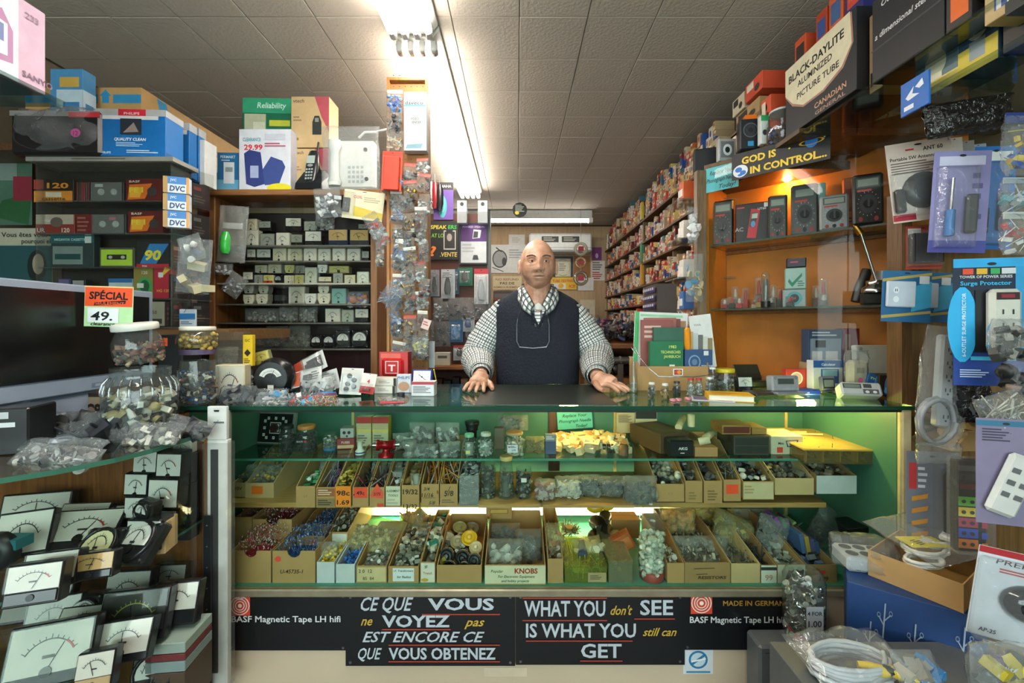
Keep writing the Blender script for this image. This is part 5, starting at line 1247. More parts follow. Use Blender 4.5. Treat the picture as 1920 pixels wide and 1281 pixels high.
limb(hb,[(MX,MY,HZ-.2),(MX,MY,1.2),(MX,MY-.02,1.0),(MX,MY,.86)],[.1,.145,.15,.15],SKIN,20)
for s in (-1,1): limb(hb,[(MX+s*.09,MY,.88),(MX+s*.1,MY-.01,.5),(MX+s*.1,MY+.02,.1)],[.085,.06,.045],SKIN,12)
# arms: shoulder, elbow, wrist (hands flat on the glass)
WL,WR = Vector((-.155,1.83,1.075)),Vector((.335,1.80,1.07))
AL = [(MX-.15,MY,1.35),(MX-.235,MY+.0,1.25),(MX-.29,MY-.03,1.13),(MX-.275,MY-.17,1.1),tuple(WL)]
AR = [(MX+.15,MY,1.35),(MX+.225,MY+.0,1.26),(MX+.285,MY-.04,1.14),(MX+.26,MY-.2,1.1),tuple(WR)]
for A in (AL,AR): limb(hb,A,[.058,.05,.045,.036,.027],SKIN,14)
def hand(w,fwd,side,spread,fl):
    """palm and five bent fingers lying on the glass; fwd points along the fingers, side towards the thumb"""
    f = Vector(fwd).normalized(); s = Vector(side); s = (s-f*s.dot(f)).normalized(); u = Vector((0,0,1))
    zg = ZT+.002
    def pt(a,b,z): q = w+f*a+s*b; return (q.x,q.y,zg+z)
    limb(hb,[tuple(w),pt(.03,0,.034),pt(.06,0,.03),pt(.088,-.002,.024)],[.026,.028,.03,.024],SKIN,14,1.35)
    for k,(b,L,sp) in enumerate(((.028,.074,.18),(.0095,.083,.03),(-.0105,.078,-.1),(-.029,.062,-.26))):
        sp *= spread
        B = Vector((b,.082-.004*abs(k-1)))
        dd = Vector((math.sin(sp),math.cos(sp)))
        q = [B+dd*L*t for t in (-.3,0,.42,.74,1)]
        zs = (.022,.028,.026,.016,.0085)
        limb(hb,[pt(v.y,v.x,z) for v,z in zip(q,zs)],[.0095,.0102,.0092,.0085,.006],SKIN,10,sub=3)
    limb(hb,[pt(.012,.02,.03),pt(.038,.043,.024),pt(.066,.058,.014),pt(.09,.064,.009)],[.015,.0135,.0108,.0075],SKIN,10)
hand(WL,(-.12,-1,0),(1,0,0),1,0)
hand(WR,(.62,-.8,0),(-1,-.6,0),.8,0)
me = hb.mesh('person')
body = bpy.data.objects.new('person',me); COL.objects.link(body)
rm = body.modifiers.new('remesh','REMESH'); rm.mode = 'VOXEL'; rm.voxel_size = .0024; rm.use_smooth_shade = True
sm_ = body.modifiers.new('smooth','SMOOTH'); sm_.factor = .5; sm_.iterations = 1
bpy.context.view_layer.update()
me2 = bpy.data.meshes.new_from_object(body.evaluated_get(bpy.context.evaluated_depsgraph_get()))
body.modifiers.clear(); body.data = me2
tag(body,'bald elderly man in a navy vest and checked shirt leaning both hands on the counter','person')
# ---- eyes, brows, fringe of hair
for s in (-1,1):
    e = MB(); ex,ey,ez = MX+s*.033,HYY-.0765,HZ+.006
    e.ell((ex,ey,ez),(.0138,.0138,.0138),C('d0c8c0',.2),16,12)
    e.obj('eyeball',body)
    i = MB(); i.lathe([(.0064,.0121),(.004,.0134),(.0002,.014)],C('2a1c14',.1),(ex+.0006,ey,ez),12,ax='y'); i.obj('iris',body)
    l = MB()
    for sg,n_,r in ((1,'upper',.0029),(-1,'lower',.002)):
        l.tube([(ex+.0155*math.cos(a),ey-.0138*math.sin(a)**.6-.0005,ez+sg*(.0066 if sg > 0 else .0064)*math.sin(a)) for a in [PI*(.06+.88*q/8) for q in range(9)]],r,SKIN,6)
    l.obj('eyelids',body)
    b = MB(); rr = random.Random(3)
    for k in range(46):
        u = k/45
        x = MX+s*(.012+.04*u); z = HZ+.026+.006*math.sin(u*2.6)-.002; y = HYY-.1035+.026*u*u
        for q in range(2):
            b.tube([(x,y+.003,z+rr.uniform(-.003,.003)),(x+s*.006,y-.0025,z+.003+rr.uniform(-.002,.003))],[.0016,.0006],C('5c5048',.8,var=.3),3)
    b.obj('eyebrow',body)
hr = MB(); n = 26; HAIR = C('c8c4be',.9,var=.25,scale=160,bump=.6)
for sgn in (1,):
    rings = []
    for i in range(9):
        z = -.05+.085*i/8; rg = []
        for k in range(n+1):
            a = .1+(PI-.2)*k/n       # round the back of the head from ear to ear
            zz = z+.012*math.sin(a)
            q = math.sqrt(max(.05,1-(zz/.126)**2))*1.012+.0
            if zz < 0: q *= 1-.1*min(1,-zz/.122)**1.6
            jit = .0016*noise.noise(Vector((a*20,zz*300,2)))
            edge = -.004 if i in (0,8) else 0
            rg.append((MX+math.cos(a)*(.087+jit+edge)*q,HYY+math.sin(a)*(.1065+jit+edge)*q,HZ+zz))
        rings.append(rg)
    hr.loft(rings,HAIR,True,(0,0),False)
hh = hr.obj('hair',body); hh.modifiers.new('thick','SOLIDIFY').thickness = .003
for s in (-1,1): MB().ell((MX+s*.0085,HYY-.1045,HZ-.0415),(.0042,.004,.0028),C('4a2620',.7),8,6).obj('nostril',body)
# lips
lp = MB(); lp.tube([(MX-.023+.046*k/10,HYY-.0905-.006*math.sin(PI*k/10),HZ-.0635-.0005*math.sin(PI*k/10)) for k in range(11)],[.0006+.0016*math.sin(PI*k/10) for k in range(11)],C('5a2e28',.5),6); lp.obj('mouth',body)
# ---- shirt: two checked sleeves, yoke and collar
def cloth(name,mb,label=None): return mb.obj(name,body,label)
for nm,A,s in (('sleeve',AL,-1),('sleeve',AR,1)):
    Bp = [Vector((MX+s*.1,MY+.01,1.385)),Vector((MX+s*.17,MY,1.35))]+[Vector(p)+Vector((s*.008*(k<2),0,0)) for k,p in enumerate(A[1:4])]+[Vector(A[4])*.8+Vector(A[3])*.2]
    m = MB(); limb(m,Bp,[.05,.07,.08,.081,.068,.048],CHECK,36,1.0,True,.085,3+s,14); cloth('sleeve',m,'black and white checked sleeve')
    d = (Vector(A[4])-Vector(A[3])).normalized(); e0 = Vector(A[4])-d*.045
    m = MB(); limb(m,[e0-d*.012,e0,e0+d*.03,e0+d*.034],[.046,.044,.04,.037],CHECK,28,1.0,True,.01,2,3); cloth('cuff',m)
# vest as an open-necked shell
def trunk(z):   # half width, half depth, y centre
    t = [(0.84,.17,.125,0),(.95,.19,.14,-.015),(1.02,.196,.15,-.02),(1.12,.198,.145,-.018),(1.25,.203,.132,-.008),(1.34,.212,.118,0),(1.385,.212,.1,.003),(1.41,.19,.09,.006),(1.44,.14,.08,.01),(1.468,.09,.068,.012)]
    for a,b in zip(t,t[1:]):
        if a[0] <= z <= b[0]:
            q = (z-a[0])/(b[0]-a[0]); q = q*q*(3-2*q) if False else q
            return [a[i]*(1-q)+b[i]*q for i in range(1,4)]
    return t[-1][1:] if z > 1 else t[0][1:]
VD = 1.28
def vest_point(a,z,g=0):
    w_,d_,yc = trunk(z)
    p = 2.6
    x = (w_+g)*math.copysign(abs(math.cos(a))**(2/p),math.cos(a)); y = (d_+g)*math.copysign(abs(math.sin(a))**(2/p),math.sin(a))
    f = 1+.012*noise.noise(Vector((x*9,z*7,y*9)))+.01*noise.noise(Vector((x*22,z*14,3)))*(1.3-z)
    return (MX+x*f,MY+yc+y*f,z)
zs = [.9+.012*k for k in range(48)]
zs = [z for z in zs if z < 1.463]+[1.463]
NA = 72
vm = MB(); vs = []; fs = []
for z in zs:
    for k in range(NA): vs.append(vest_point(2*PI*k/NA+PI/NA,z,.004))
def keep(x,y,z):
    if y < MY and z > VD:                     # V neck
        if abs(x-MX) < (z-VD)*.50: return False
    if y >= MY and z > 1.445: return False
    if 1.17 < z < 1.388 and abs(x-MX) > .19 and abs(y-MY) < .06: return False     # arm holes
    return True
for i in range(len(zs)-1):
    for k in range(NA):
        q = (i*NA+k,i*NA+(k+1) % NA,(i+1)*NA+(k+1) % NA,(i+1)*NA+k)
        c = sum((Vector(vs[j]) for j in q),Vector())/4
        if keep(c.x,c.y,c.z): fs.append(q)
vm.add(vs,fs,NAVY,True)
v = cloth('vest',vm,'navy knitted V-neck vest')
so = v.modifiers.new('thick','SOLIDIFY'); so.thickness = .006; so.offset = 1
# neck ribbing of the vest
nb = MB()
for s in (-1,1):
    pts = []
    for k in range(14):
        z = VD-.004+(1.452-VD)*k/13
        x = s*(z-VD)*.5*.99
        w_,d_,yc = trunk(z)
        q = max(0,1-(abs(x)/(w_+.004))**2.6)**(1/2.6)
        pts.append((MX+x,MY+yc-(d_+.008)*q,z))
    nb.tube(pts,.0062,NAVY,6)
nb.obj('neck_rib',body,kind='stuff')
# shirt body under the vest (shows in the V and at the shoulders)
sh = MB(); vs = []; uvs = []; fs = []
zz = [1.2+.01*k for k in range(28)]
for z in zz:
    for k in range(NA+1):
        a = 2*PI*k/NA; vs.append(vest_point(a,min(z,1.47),-.004)); uvs.append((k/NA*1.05,z))
for i in range(len(zz)-1):
    for k in range(NA):
        q = (i*(NA+1)+k,i*(NA+1)+k+1,(i+1)*(NA+1)+k+1,(i+1)*(NA+1)+k)
        c = sum((Vector(vs[j]) for j in q),Vector())/4
        if c.y < MY-.02 and c.z > 1.385 and abs(c.x-MX) < (c.z-1.385)*.62: continue
        fs.append(q)
sh.add(vs,fs,CHECK,True,uvs); cloth('shirt_body',sh,'checked shirt showing in the V of the vest')
us = MB()
us.loft([[(MX-.056+.112*k/8,MY-.112+.02*abs(k-4)/4-(.004 if i == 0 else -.012),1.365+.07*i+ (0.008*abs(k-4) if i else 0)) for k in range(9)] for i in (0,1)],C('c8ccc8',.9),True,(0,0),False)
cloth('undershirt',us,'pale grey undershirt collar')
for s in (-1,1):
    co = MB()
    pts0 = [(.016,-.122,1.385),(.036,-.112,1.425),(.056,-.088,1.462),(.068,-.04,1.488),(.064,.02,1.494),(.02,.06,1.497)]
    out = [(.034,-.142,1.335),(.074,-.132,1.365),(.098,-.1,1.41),(.108,-.035,1.447),(.098,.045,1.462),(.02,.097,1.465)]
    r0 = [(MX+s*x,MY+y,z) for x,y,z in pts0]; r1 = [(MX+s*x,MY+y,z) for x,y,z in out]
    rm_ = [tuple((Vector(a)+Vector(b))/2+Vector((s*.006,-.004,.008))) for a,b in zip(r0,r1)]
    uu = [(k*.03,.0) for k in range(6)]+[(k*.03,.025) for k in range(6)]+[(k*.03,.05) for k in range(6)]
    co.loft([r0,rm_,r1],CHECK,True,(0,0),False,uu)
    c = cloth('collar',co); so = c.modifiers.new('thick','SOLIDIFY'); so.thickness = .003
tr = MB()
for s in (-1,1): limb(tr,[(MX+s*.075,MY,.93),(MX+s*.09,MY-.01,.5),(MX+s*.1,MY+.02,.06)],[.11,.085,.07],C('2a2a30',.9),16)
cloth('trousers',tr)
for s in (-1,1): MB().box((MX+s*.1-.045,MY-.17,0),(MX+s*.1+.045,MY+.1,.07),BLACK,.025).obj('shoe',body)
# glasses hanging on their cord
g = thing('reading_glasses','thin grey reading glasses hanging on a cord against the navy vest','glasses',(0,0,0))
gy = MY-.02-.158-.004
zt_,zb_ = HC-(598-HY)*2.0/F_,HC-(652-HY)*2.0/F_
xl,xr = (969-CX)*2.0/F_,(1029-CX)*2.0/F_
m = MB(); mt = C('6a7078',.3,.6)
m.tube([(xl+.004,gy+.01,zt_),(xl,gy,zt_-.03),(xl,gy,zb_+.03),(xl+.012,gy-.004,zb_+.006),(xl+.07,gy-.006,zb_)],.0022,mt,6); m.obj('temple',g)
m = MB(); m.tube([(xr-.004,gy+.01,zt_),(xr,gy,zt_-.03),(xr,gy,zb_+.03),(xr-.012,gy-.004,zb_+.006),(xr-.07,gy-.006,zb_)],.0022,mt,6); m.obj('temple',g)
m = MB(); m.tube([(xl+.012,gy-.006,zb_+.004),(xl+.07,gy-.008,zb_-.001),(xr-.07,gy-.008,zb_-.001),(xr-.012,gy-.006,zb_+.004)],.0028,C('9aa0a8',.2,.7),6); m.obj('front_bar',g)
for s,x in ((-1,xl),(1,xr)):
    m = MB(); m.tube([(x-s*.004,gy+.01,zt_),(MX-.084 if s < 0 else MX+.042,MY-.156,1.36),(MX-.082 if s < 0 else MX+.056,MY-.148,1.405),(MX-.08 if s < 0 else MX+.068,MY-.125,1.45),(MX+s*.078,MY-.05,1.492),(MX+s*.05,MY+.05,1.503)],.0022,C('1a1c22',.7),6); m.obj('cord',g)
# ================================================================ left side: curved meter showcase
ZS = .96
def yz(py,z): return (HC-z)*F_/(py-HY)
crv = [(-.975,1.385),(-.968,1.25),(-.975,1.14),(-1.0,1.06),(-1.055,.975),(-1.12,.915),(-1.22,.87),(-1.36,.84)]
plan = crv[::-1]+[(-.975,1.392),(-1.85,1.392),(-1.85,.84)]
plan = [(-1.85,.84)]+crv[::-1]+[(-1.85,1.385)]
case2 = thing('curved_showcase','wooden showcase with a curved glass front and shelves of panel meters','showcase',(0,0,0))
WD = wood('7a4c22','5a3414','z',.45,5)
MB().slab(plan,ZS-.012,ZS,GLASS,C('3a6a58',.15)).obj('glass_top',case2)
MB().box((-1.9,1.388,0),(-.985,1.41,ZS-.013),WD).obj('back_panel',case2)
MB().box((-1.0,1.36,0),(-.968,1.388,ZS-.013),wood('b8782c','9a5a1c','z',.4,6),.002).obj('end_post',case2)
ins = [(x-.02 if i else -1.85,y+.02) for i,(x,y) in enumerate(plan[:-1])]+[(-1.85,1.385)]
Z1,Z2,Z3 = .68,.45,.24
for z in (Z1,Z2,Z3): MB().slab(ins,z-.008,z,clear('e8f2ee',.03,.04),C('3a6a58',.15)).obj('glass_shelf',case2)
g = MB(); g.loft([[(x,y,.08) for x,y in crv],[(x,y,ZS-.013) for x,y in crv]],clear('eef4f0',.02,.03),True,(0,0),False); g.obj('curved_glass',case2)
MB().slab(plan,0,.08,WD).obj('base',case2)
def cased(kind,px0,px1,pyt,pyb,z,label,yaw=0,lean=-.3,dz=0,name='panel_meter',dY=0,**k):
    Y = yz(pyb,z)+dY
    zb = z+dz
    if dz: pyb = HY+(HC-zb)*F_/Y
    w_ = pw(px1-px0,Y); h_ = pw(pyb-pyt,Y)/max(.4,math.cos(lean))
    m = meter(kind,w_,h_,**k)
    tag(m,label,'meter','panel meters in the curved showcase',at((px0+px1)/2,zb+.001,Y),yaw,lean)
    return m
S = ' on the upper showcase shelf'
T = ' on the middle showcase shelf'
cased('wide',5,115,930,990,Z1,'long white meter with a red scale at the back'+S,.25,-.25,dY=0,d=.03)
cased('wide',88,178,958,1003,Z1,'white meter tilted flat behind the round dials'+S,.1,-.7)
cased('plain',140,182,962,985,Z1,'small edgewise meter with a red tip'+S,.1,-.2,dY=-.02)
cased('wide',190,242,955,988,Z1,'dark-bodied white meter near the stack'+S,0,-.5)
cased('wide',75,196,976,1030,Z1,'big black meter with a broad arched white dial'+S,.15,-.75)
cased('plain',160,242,984,1016,Z1,'white strip meter between the big and round dials'+S,.2,-.5,dY=-.04)
cased('plain',-8,72,972,1048,Z1,'large tilted all-white meter at the frame edge'+S,.45,-.45,face='d8dad6')
cased('round',122,196,1012,1064,Z1,'round cream-dial meter'+S,0,-.75,face='d8d4a8')
cased('round',186,268,1000,1056,Z1,'round white-dial meter in a wide black flange'+S,-.1,-.75,dY=-.0)
cased('wide',44,128,1040,1098,Z1,'white meter with a red-tipped fine scale'+S,.3,-.35,dY=-.01)
cased('strip',126,202,1034,1080,Z1,'tan-faced meter with a black half-moon cover'+S,.3,-.25,face='c8a468',dY=-.02)
cased('strip',12,98,1066,1138,Z1,'black meter with a fan dial and a price tag'+S,.3,-.25,dY=0)
o = thing('cable_roll','teal and black cable roll at the frame edge on the upper showcase shelf','cable',at(10,Z1,1.08),0)
MB().lathe([(.02,0),(.045,.002),(.045,.03),(.02,.032)],BLACK,(0,0,.045),18,ax='y').obj('roll',o); MB().box((.0,-.02,.05),(.05,.02,.075),C('1c6a70')).obj('teal_tab',o)
# the stack of boxed white meters by the end post
for a,b,t,q,dz,Y,l in ((237,298,975,1033,0,None,'white boxed meter at the foot of the stack'),(233,272,932,975,.085,1.24,'white boxed meter second up in the stack'),(284,328,957,990,.06,1.26,'half-hidden white meter inside the stack'),(277,330,898,957,.123,1.24,'largest white boxed meter of the stack'),(233,273,888,931,.148,1.25,'white boxed meter in the middle of the stack'),(250,291,846,889,.21,1.25,'white boxed meter high in the stack'),(293,337,850,897,.2,1.25,'white boxed meter topmost of the stack')):
    Yq = Y or yz(q,Z1)
    m = meter('plain',pw(b-a,Yq),pw(q-t,Yq),.05,'1c1d1f','d8dad8')
    tag(m,l+' near the end post','meter','boxed meters stacked by the end post',P((a+b)/2,q,Yq),.12,0,.06)
m = meter('plain',pw(33,1.34),pw(24,1.34),.03,'c8c8c0','d8d8d0'); tag(m,'small white meter on the black cartons under the glass top','meter',None,P(341,851,1.33),.1)
m = meter('round',pw(36,1.2),pw(34,1.2),.035); tag(m,'little black square-flanged meter set on the white stack','meter',None,P(266,976,1.17),-.2,0,.15)
carton('kraft_carton','kraft carton wedged beside the foot of the meter stack','box',P(303,1030,1.19),.05,.06,.085,KRAFT,rz=.2)
for k,(t,q) in enumerate(((955,1008),(903,955),(850,903))):
    carton('black_carton',('lowest','middle','topmost')[k]+' black carton of three piled against the end post','box',P(346,q,1.34),pw(38,1.34),.04,pw(q-t,1.34)-.001,C('26282a',.4),F=[('l',.1,.3,.9,.7,2,'6a6448')],group='black cartons by the end post',seam=False)
# middle shelf
cased('wide',192,272,1078,1155,Z2,'grey-faced meter in a black rim with a red sticker'+T,.1,-.2,face='b8b8b4',dY=0)
cased('strip',282,343,1064,1112,Z2,'white trapezoid meter with a red sticker'+T,.1,-.2,face='d0d0cc',colour2='1c1c1c')
cased('strip',282,360,1104,1176,Z2,'white meter on a black lettered base with a price tag'+T,.15,-.3,dY=0)
cased('wide',184,298,1122,1208,Z2,'dark smoky meter with an olive green scale'+T,.2,-.3,face='2a2e2a',ink='9aa04a')
cased('round',130,180,1132,1188,Z2,'small black meter with a white half-moon dial'+T,.1,-.2,dY=.02)
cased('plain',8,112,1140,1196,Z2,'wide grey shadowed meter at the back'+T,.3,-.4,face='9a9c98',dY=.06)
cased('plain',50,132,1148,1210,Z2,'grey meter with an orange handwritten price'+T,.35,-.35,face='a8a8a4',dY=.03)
cased('wide',176,266,1182,1246,Z2,'low white glass-covered meter'+T,.25,-.45)
cased('wide',15,146,1190,1290,Z2,'very large white meter with a long red scale line'+T,.35,-.35,d=.04)
cased('strip',140,200,1236,1300,Z2,'tan-based meter with a fine white scale'+T,.3,-.3,colour2='a8906a',dY=0)
cased('wide',40,120,1195,1225,Z2,'half-hidden white dial behind the very large meter'+T,.2,-.5,dY=.05)
cased('wide',100,190,1170,1214,Z2,'black-framed oval dial behind the low meter'+T,.2,-.6,dY=.03)
for k,(c,z) in enumerate((('8a9a90',Z3+.17),('6a2a2a',Z3+.15),('7a8a88',Z3+.12))):
    carton('flat_box',('grey-green','maroon','blue-grey')[k]+' flat box in the low pile by the end post','box',at(338,z,1.2),.1,.12,.028 if k != 1 else .018,c,rz=.1,group='flat boxes piled low in the showcase',seam=False)
carton('flat_box','brown box under the low pile by the end post','box',at(338,Z3,1.2),.1,.12,.118,'4a3a2c',rz=.1)
cased('round',240,318,1222,1330,Z3+.04,'rounded black-framed white meter on the lowest shelf',.25,-.3,dY=.0,dz=.001)
# long white hanging strip by the counter
o = thing('hang_strip','tall white boxed whip strip hanging at the end of the counter','blister pack',at(407,0,1.34))
MB().box((-.032,0,.15),(.032,.02,.93),C('dededa',.5),.002).obj('sleeve',o)
MB().box((-.03,-.002,.93),(.03,.012,1.035),C('d8d8d4',.5),.002).obj('header_card',o)
MB().box((-.018,-.004,.2),(.004,0,.9),C('1e1f22',.4)).obj('black_strip',o)
MB().prints(.06,.105,[('p',[(.35,.9),(.65,.9),(.62,.84),(.38,.84)],'1c1c1c'),('n',.2,.3,.6,.6,.02,'2a2a2a'),('r',.35,.5,.9,.55,'6a6a6a')],-.002,None,.93).obj('printed_face',o)
MB().box((-.036,-.012,.15),(.036,.03,.92),clear('f6f6f4',.04,.1,.05,'d8d8d4',.2)).obj('clear_sleeve',o)
o = thing('perforated_strip','black perforated metal strip standing against the showcase end','strip',at(388,0,1.32))
MB().box((-.012,0,.1),(.012,.006,.7),C('1c1d20',.4),.001).obj('strip_body',o)
for k in range(9): MB().cyl((0,0,.15+k*.065),.002,.001,C('b8b8b4',.3,.8),'y',6).obj('rivet',o)
# ---- on top of the showcase
o = thing('monitor','silver-framed black flat monitor turned sideways at the frame edge','monitor',(-1.365,1.6,1.08),PI/2+.03)
fr = C('8f9db0',.35,.2,.04)
W_,H_ = .6,.335
MB().box((-W_,0,0),(0,.03,H_),fr,.004).obj('shell',o)
MB().box((-W_+.025,-.003,.05),(-.022,.001,H_-.022),C('0c0d0f',.25,0,0)).obj('screen',o)
MB().prints(W_,H_,[('o',.78,.965,.012,.02,.25,'2a3a6a'),('r',.6,.03,.68,.075,'6a7a90'),('r',.62,.04,.66,.065,'9aa8b8'),('r',.88,.05,.96,.055,'4a5868')],0,-W_).obj('badge',o)
MB().box((-.4,.01,-.07),(-.2,.05,0),fr,.01).obj('neck',o)
MB().box((-.45,-.1,-.12),(-.15,.1,-.1),fr,.01).obj('foot',o)
MB().box((-.38,.0,-.105),(-.22,.06,-.06),C('2a3038',.4),.01).obj('stand_block',o)
o = paper('price_card','orange and green special price card stuck on the monitor corner','card',157,248,537,613,1.32,'b8e0a8',[('r',.01,.5,.99,.99,'f0562a'),('r',0,.97,1,1,'e8d088'),('t','SPÉCIAL',.5,.68,.25,'1a1210','c',.05,.8,.03),('p',[(.2,.52),(.85,.58),(.86,.66),(.22,.6)],'1a1210'),('t','SEULEMENT',.53,.545,.1,'e8603a','c',0,.6),('r',.08,.1,.72,.46,'e4e8e8'),('t','49.',.37,.16,.3,'16161a','c',.1,.45,.02),('t','clearance',.4,.03,.12,'16161a','c',.2,.5)],ry=.03)
jp = [(.93,0),(1,.04),(1,.68),(.93,.78),(.78,.86),(.8,.9),(.8,1)]
Yj = 1.29
o = jarat('big ribbed glass jar of mixed knobs and sockets beside the monitor',209,321,680,ZS+.001,Yj,lid=None,prof=jp,fill=('kbc',['4a4844','8a867c','b8b4a4','2a2a2c','9a8a5a','c8c8c4'],330,(.016,.034)),level=.62,n=26)
rj = MB(); r_ = pw(56,Yj)
for k in range(22):
    a = 2*PI*k/22; rj.tube([(r_*q*math.cos(a),r_*q*math.sin(a),z) for q,z in ((1.0,.125),(1.0,.14),(.95,.158),(.83,.172))],.0035,clear('f4f6f6',.2,.08),5)
rj.obj('shoulder_ribs',o,kind='stuff')
zt2 = HC-(680-HY)*Yj/F_
o = jar('small tipped glass jar with a translucent lid on the big ribbed jar',at(264,zt2+.002,Yj),.062,.1,('cb',['8a6a5a','a89a7a','5a5a58','7a4a44'],90,(.01,.024)),'c8ccc4',.02,prof=[(.8,0),(1,.15),(1,.6),(.75,.95),(.72,1)],lidr=.056,level=.55,n=22)
o.rotation_euler = (.12,-.05,0)
BS = 'clear bags piled on the showcase top'
bagat('large crumpled bag of black cable connectors before the monitor',50,250,768,835,1.2,.07,('wb',['1c1e22','2c2e34','16181a'],40,(.04,.08)),film=FILM,rx=-.7,group=BS)
bagat('long clear bag of eyelets at the showcase edge',10,160,828,878,1.02,.04,('d',['b8b8b4','2a2a2a','8a8a88'],50,(.014,.022)),film=FILM,rx=-.9,ry=.1,group=BS)
bagat('clear bag of silver parts slumped before the ribbed jar',225,330,790,835,1.17,.05,('bk',['8a8478','c8c4b4','5a5a58'],40,(.015,.025)),film=FILM,rx=-.7,group=BS)
bagat('narrow bag of black parts lying towards the hanging strip',300,384,782,818,1.27,.05,('b',['2a2e34','3a3e44','1c1e22'],40,(.02,.035)),film=FILM,rx=-.6,ry=.25,group=BS)
bagat('flat folded empty bag under the connector bag',30,190,820,845,1.08,.03,None,film=FILM,rx=-.9,group=BS)
o = carton('black_instrument','black plastic instrument with white labels at the frame edge','instrument',P(22,846,1.12),.13,.1,.12,C('17191b',.3),F=[('r',.05,.78,.7,.92,'b8bcc0'),('r',.1,.6,.8,.7,'c8ccd0'),('l',.1,.62,.7,.69,1,'3a3c40')],rz=.3,seam=False,ch=.004)
boxat('tape_carton','dark carton lettered C90 in black behind the ribbed jar','box',150,212,738,ZS,1.36,.02,'2a1e16',F=[('r',.05,.15,.95,.9,'8a7a60'),('t','C90',.5,.35,.5,'14110e','c',0,.7,.04)],seam=False)
boxat('dark_speaker','tall black loudspeaker behind the jars','loudspeaker',296,342,628,ZS+.06,1.6,.1,C('121315',.5),F=[('r',.08,.82,.4,.95,'d8562a'),('l',.1,.85,.35,.93,2,'7a2a14')],seam=False,ch=.004)
boxat('wooden_block','dark block under the black loudspeaker','block',290,344,748,ZS-.0,1.6,.1,'2a2018',seam=False)
tab = struct('trim_1',MB().box((-2.3,1.42,.9),(-1.12,2.9,.958),wood('6a4420','4a2e14','x')))
# ================================================================ cassette display
YQ = 1.76
cq = thing('cassette_display','clear acrylic cassette display case with five shelves of tapes','display case',at(195,HC-.01,YQ),.0)
wq = pw(255,YQ); hq = .68
def q_(b,n,l=None): return b.obj(n,cq,l)
ac = clear('eef0ee',.04,.06,.05)
q_(MB().box((-wq/2,.0,0),(-wq/2+.006,.1,hq),ac),'side_wall'); q_(MB().box((wq/2-.006,0,0),(wq/2,.1,hq),ac),'side_wall')
q_(MB().box((-wq/2,.1,0),(wq/2,.105,hq),C('2c2824',.5)),'back_wall')
q_(MB().box((-wq/2,-.004,.0),(wq/2,.0,hq),clear('f2f4f2',.02,.04)),'front_pane')
q_(MB().box((-wq/2-.02,-.02,hq),(wq/2+.02,.12,hq+.018),C('8a8880',.4)),'top_board')
sh_ = [0,.115,.245,.385,.52]
for z in sh_: q_(MB().box((-wq/2+.006,.002,z),(wq/2-.006,.1,z+.006),ac),'shelf')
MB().prints(wq,.016,[('l',.3,.2,.9,.8,1,'5a584e')],-.02,None,hq+.001).obj('price_strip',cq)
# slanting wing of black slip-cases to the side
wing = MB(Matrix.Translation((wq/2,0,0)) @ Matrix.Rotation(1.2,4,'Z'))
wing.box((0,-.003,0),(.165,0,hq),clear('f2f4f2',.02,.04)); q_(wing,'side_pane')
CT = 'audio tapes in the acrylic display'
tape_n = [0]
def tape(label,px0,px1,pyt,pyb,row,col,F=(),d=.03,dx=.03,kind='box'):
    zq = HC-.01+sh_[row]+.0065
    w_ = pw(px1-px0,YQ+.02); h_ = pw(pyb-pyt,YQ+.02)
    o = carton('cassette',label,'cassette',at((px0+px1)/2,zq,YQ+dx)+Vector((0,d/2,0)),w_,d,h_,col,F=F,seam=False,group=CT)
    if kind == 'reel':
        for u in (.3,.7): MB().lathe([(.014,0),(.014,.002),(.006,.003),(.006,.001)],C('b8b8b4',.3),((u-.5)*w_,-d/2-.0008,h_*.5),14,ax='y').obj('reel',o)
        MB().box((-w_*.48,-d/2-.006,h_*.04),(w_*.48,-d/2-.0055,h_*.96),BLIS).obj('clear_case',o)
    return o
fe = [('r',0,.0,1,1,'5a1014'),('p',[(.05,.1),(.55,.15),(.75,.8),(.1,.75)],'d8681c'),('p',[(.1,.2),(.4,.2),(.5,.65),(.12,.6)],'e8a82c'),('t','BASF',.25,.84,.13,'d8d0c8','c',0,.3),('t','FE I',.3,.42,.3,'e0c83a','c',0,.4,.03),('e',.75,.45,.14,.2,'3a3434')]
tape('orange and black 120 cassette box on the top shelf of the acrylic display',64,138,328,372,4,'2c1c14',[('r',.3,.5,.98,.98,'1c1614'),('t','120',.6,.6,.32,'e8902c','c',0,.55,.03),('r',0,.0,.98,.48,'e08a2c'),('t','cassette',.5,.08,.2,'1c1614','c',0,.6),('r',.3,.22,.7,.42,'d8d0c0'),('r',0,.55,.25,.95,'b83a2c')])
tape('clear cassette with two grey reels on the top shelf',172,232,332,370,4,'2a2a2c',[('r',.1,.75,.35,.9,'c8d0d0')],kind='reel')
tape('red flame-printed cassette box, upper one of the pair',236,302,322,366,4,'5a1014',fe)
tape('clear and red cassette box of the 120 pair on the fourth shelf',66,140,374,412,3,'8a3028',[('r',.02,.5,.98,.98,'b8a898'),('t','maxell',.4,.62,.24,'d8d0c8','c',.2),('t','UR',.15,.1,.3,'e8e0d8','c'),('t','120',.78,.1,.3,'e8e0d8'),('e',.55,.6,.16,.25,'6a5a54')])
tape('clear cassette with grey reels on the fourth shelf',174,236,376,414,3,'2c2c2e',[('r',.5,.7,.7,.85,'c83a4a')],kind='reel')
tape('red flame-printed cassette box, lower one of the pair',240,306,370,414,3,'5a1014',fe)
tape('dark red cassette spine by the reels on the fourth shelf',142,172,374,412,3,'6a1a1c',[('l',.1,.1,.9,.9,4,'9a5a50')])
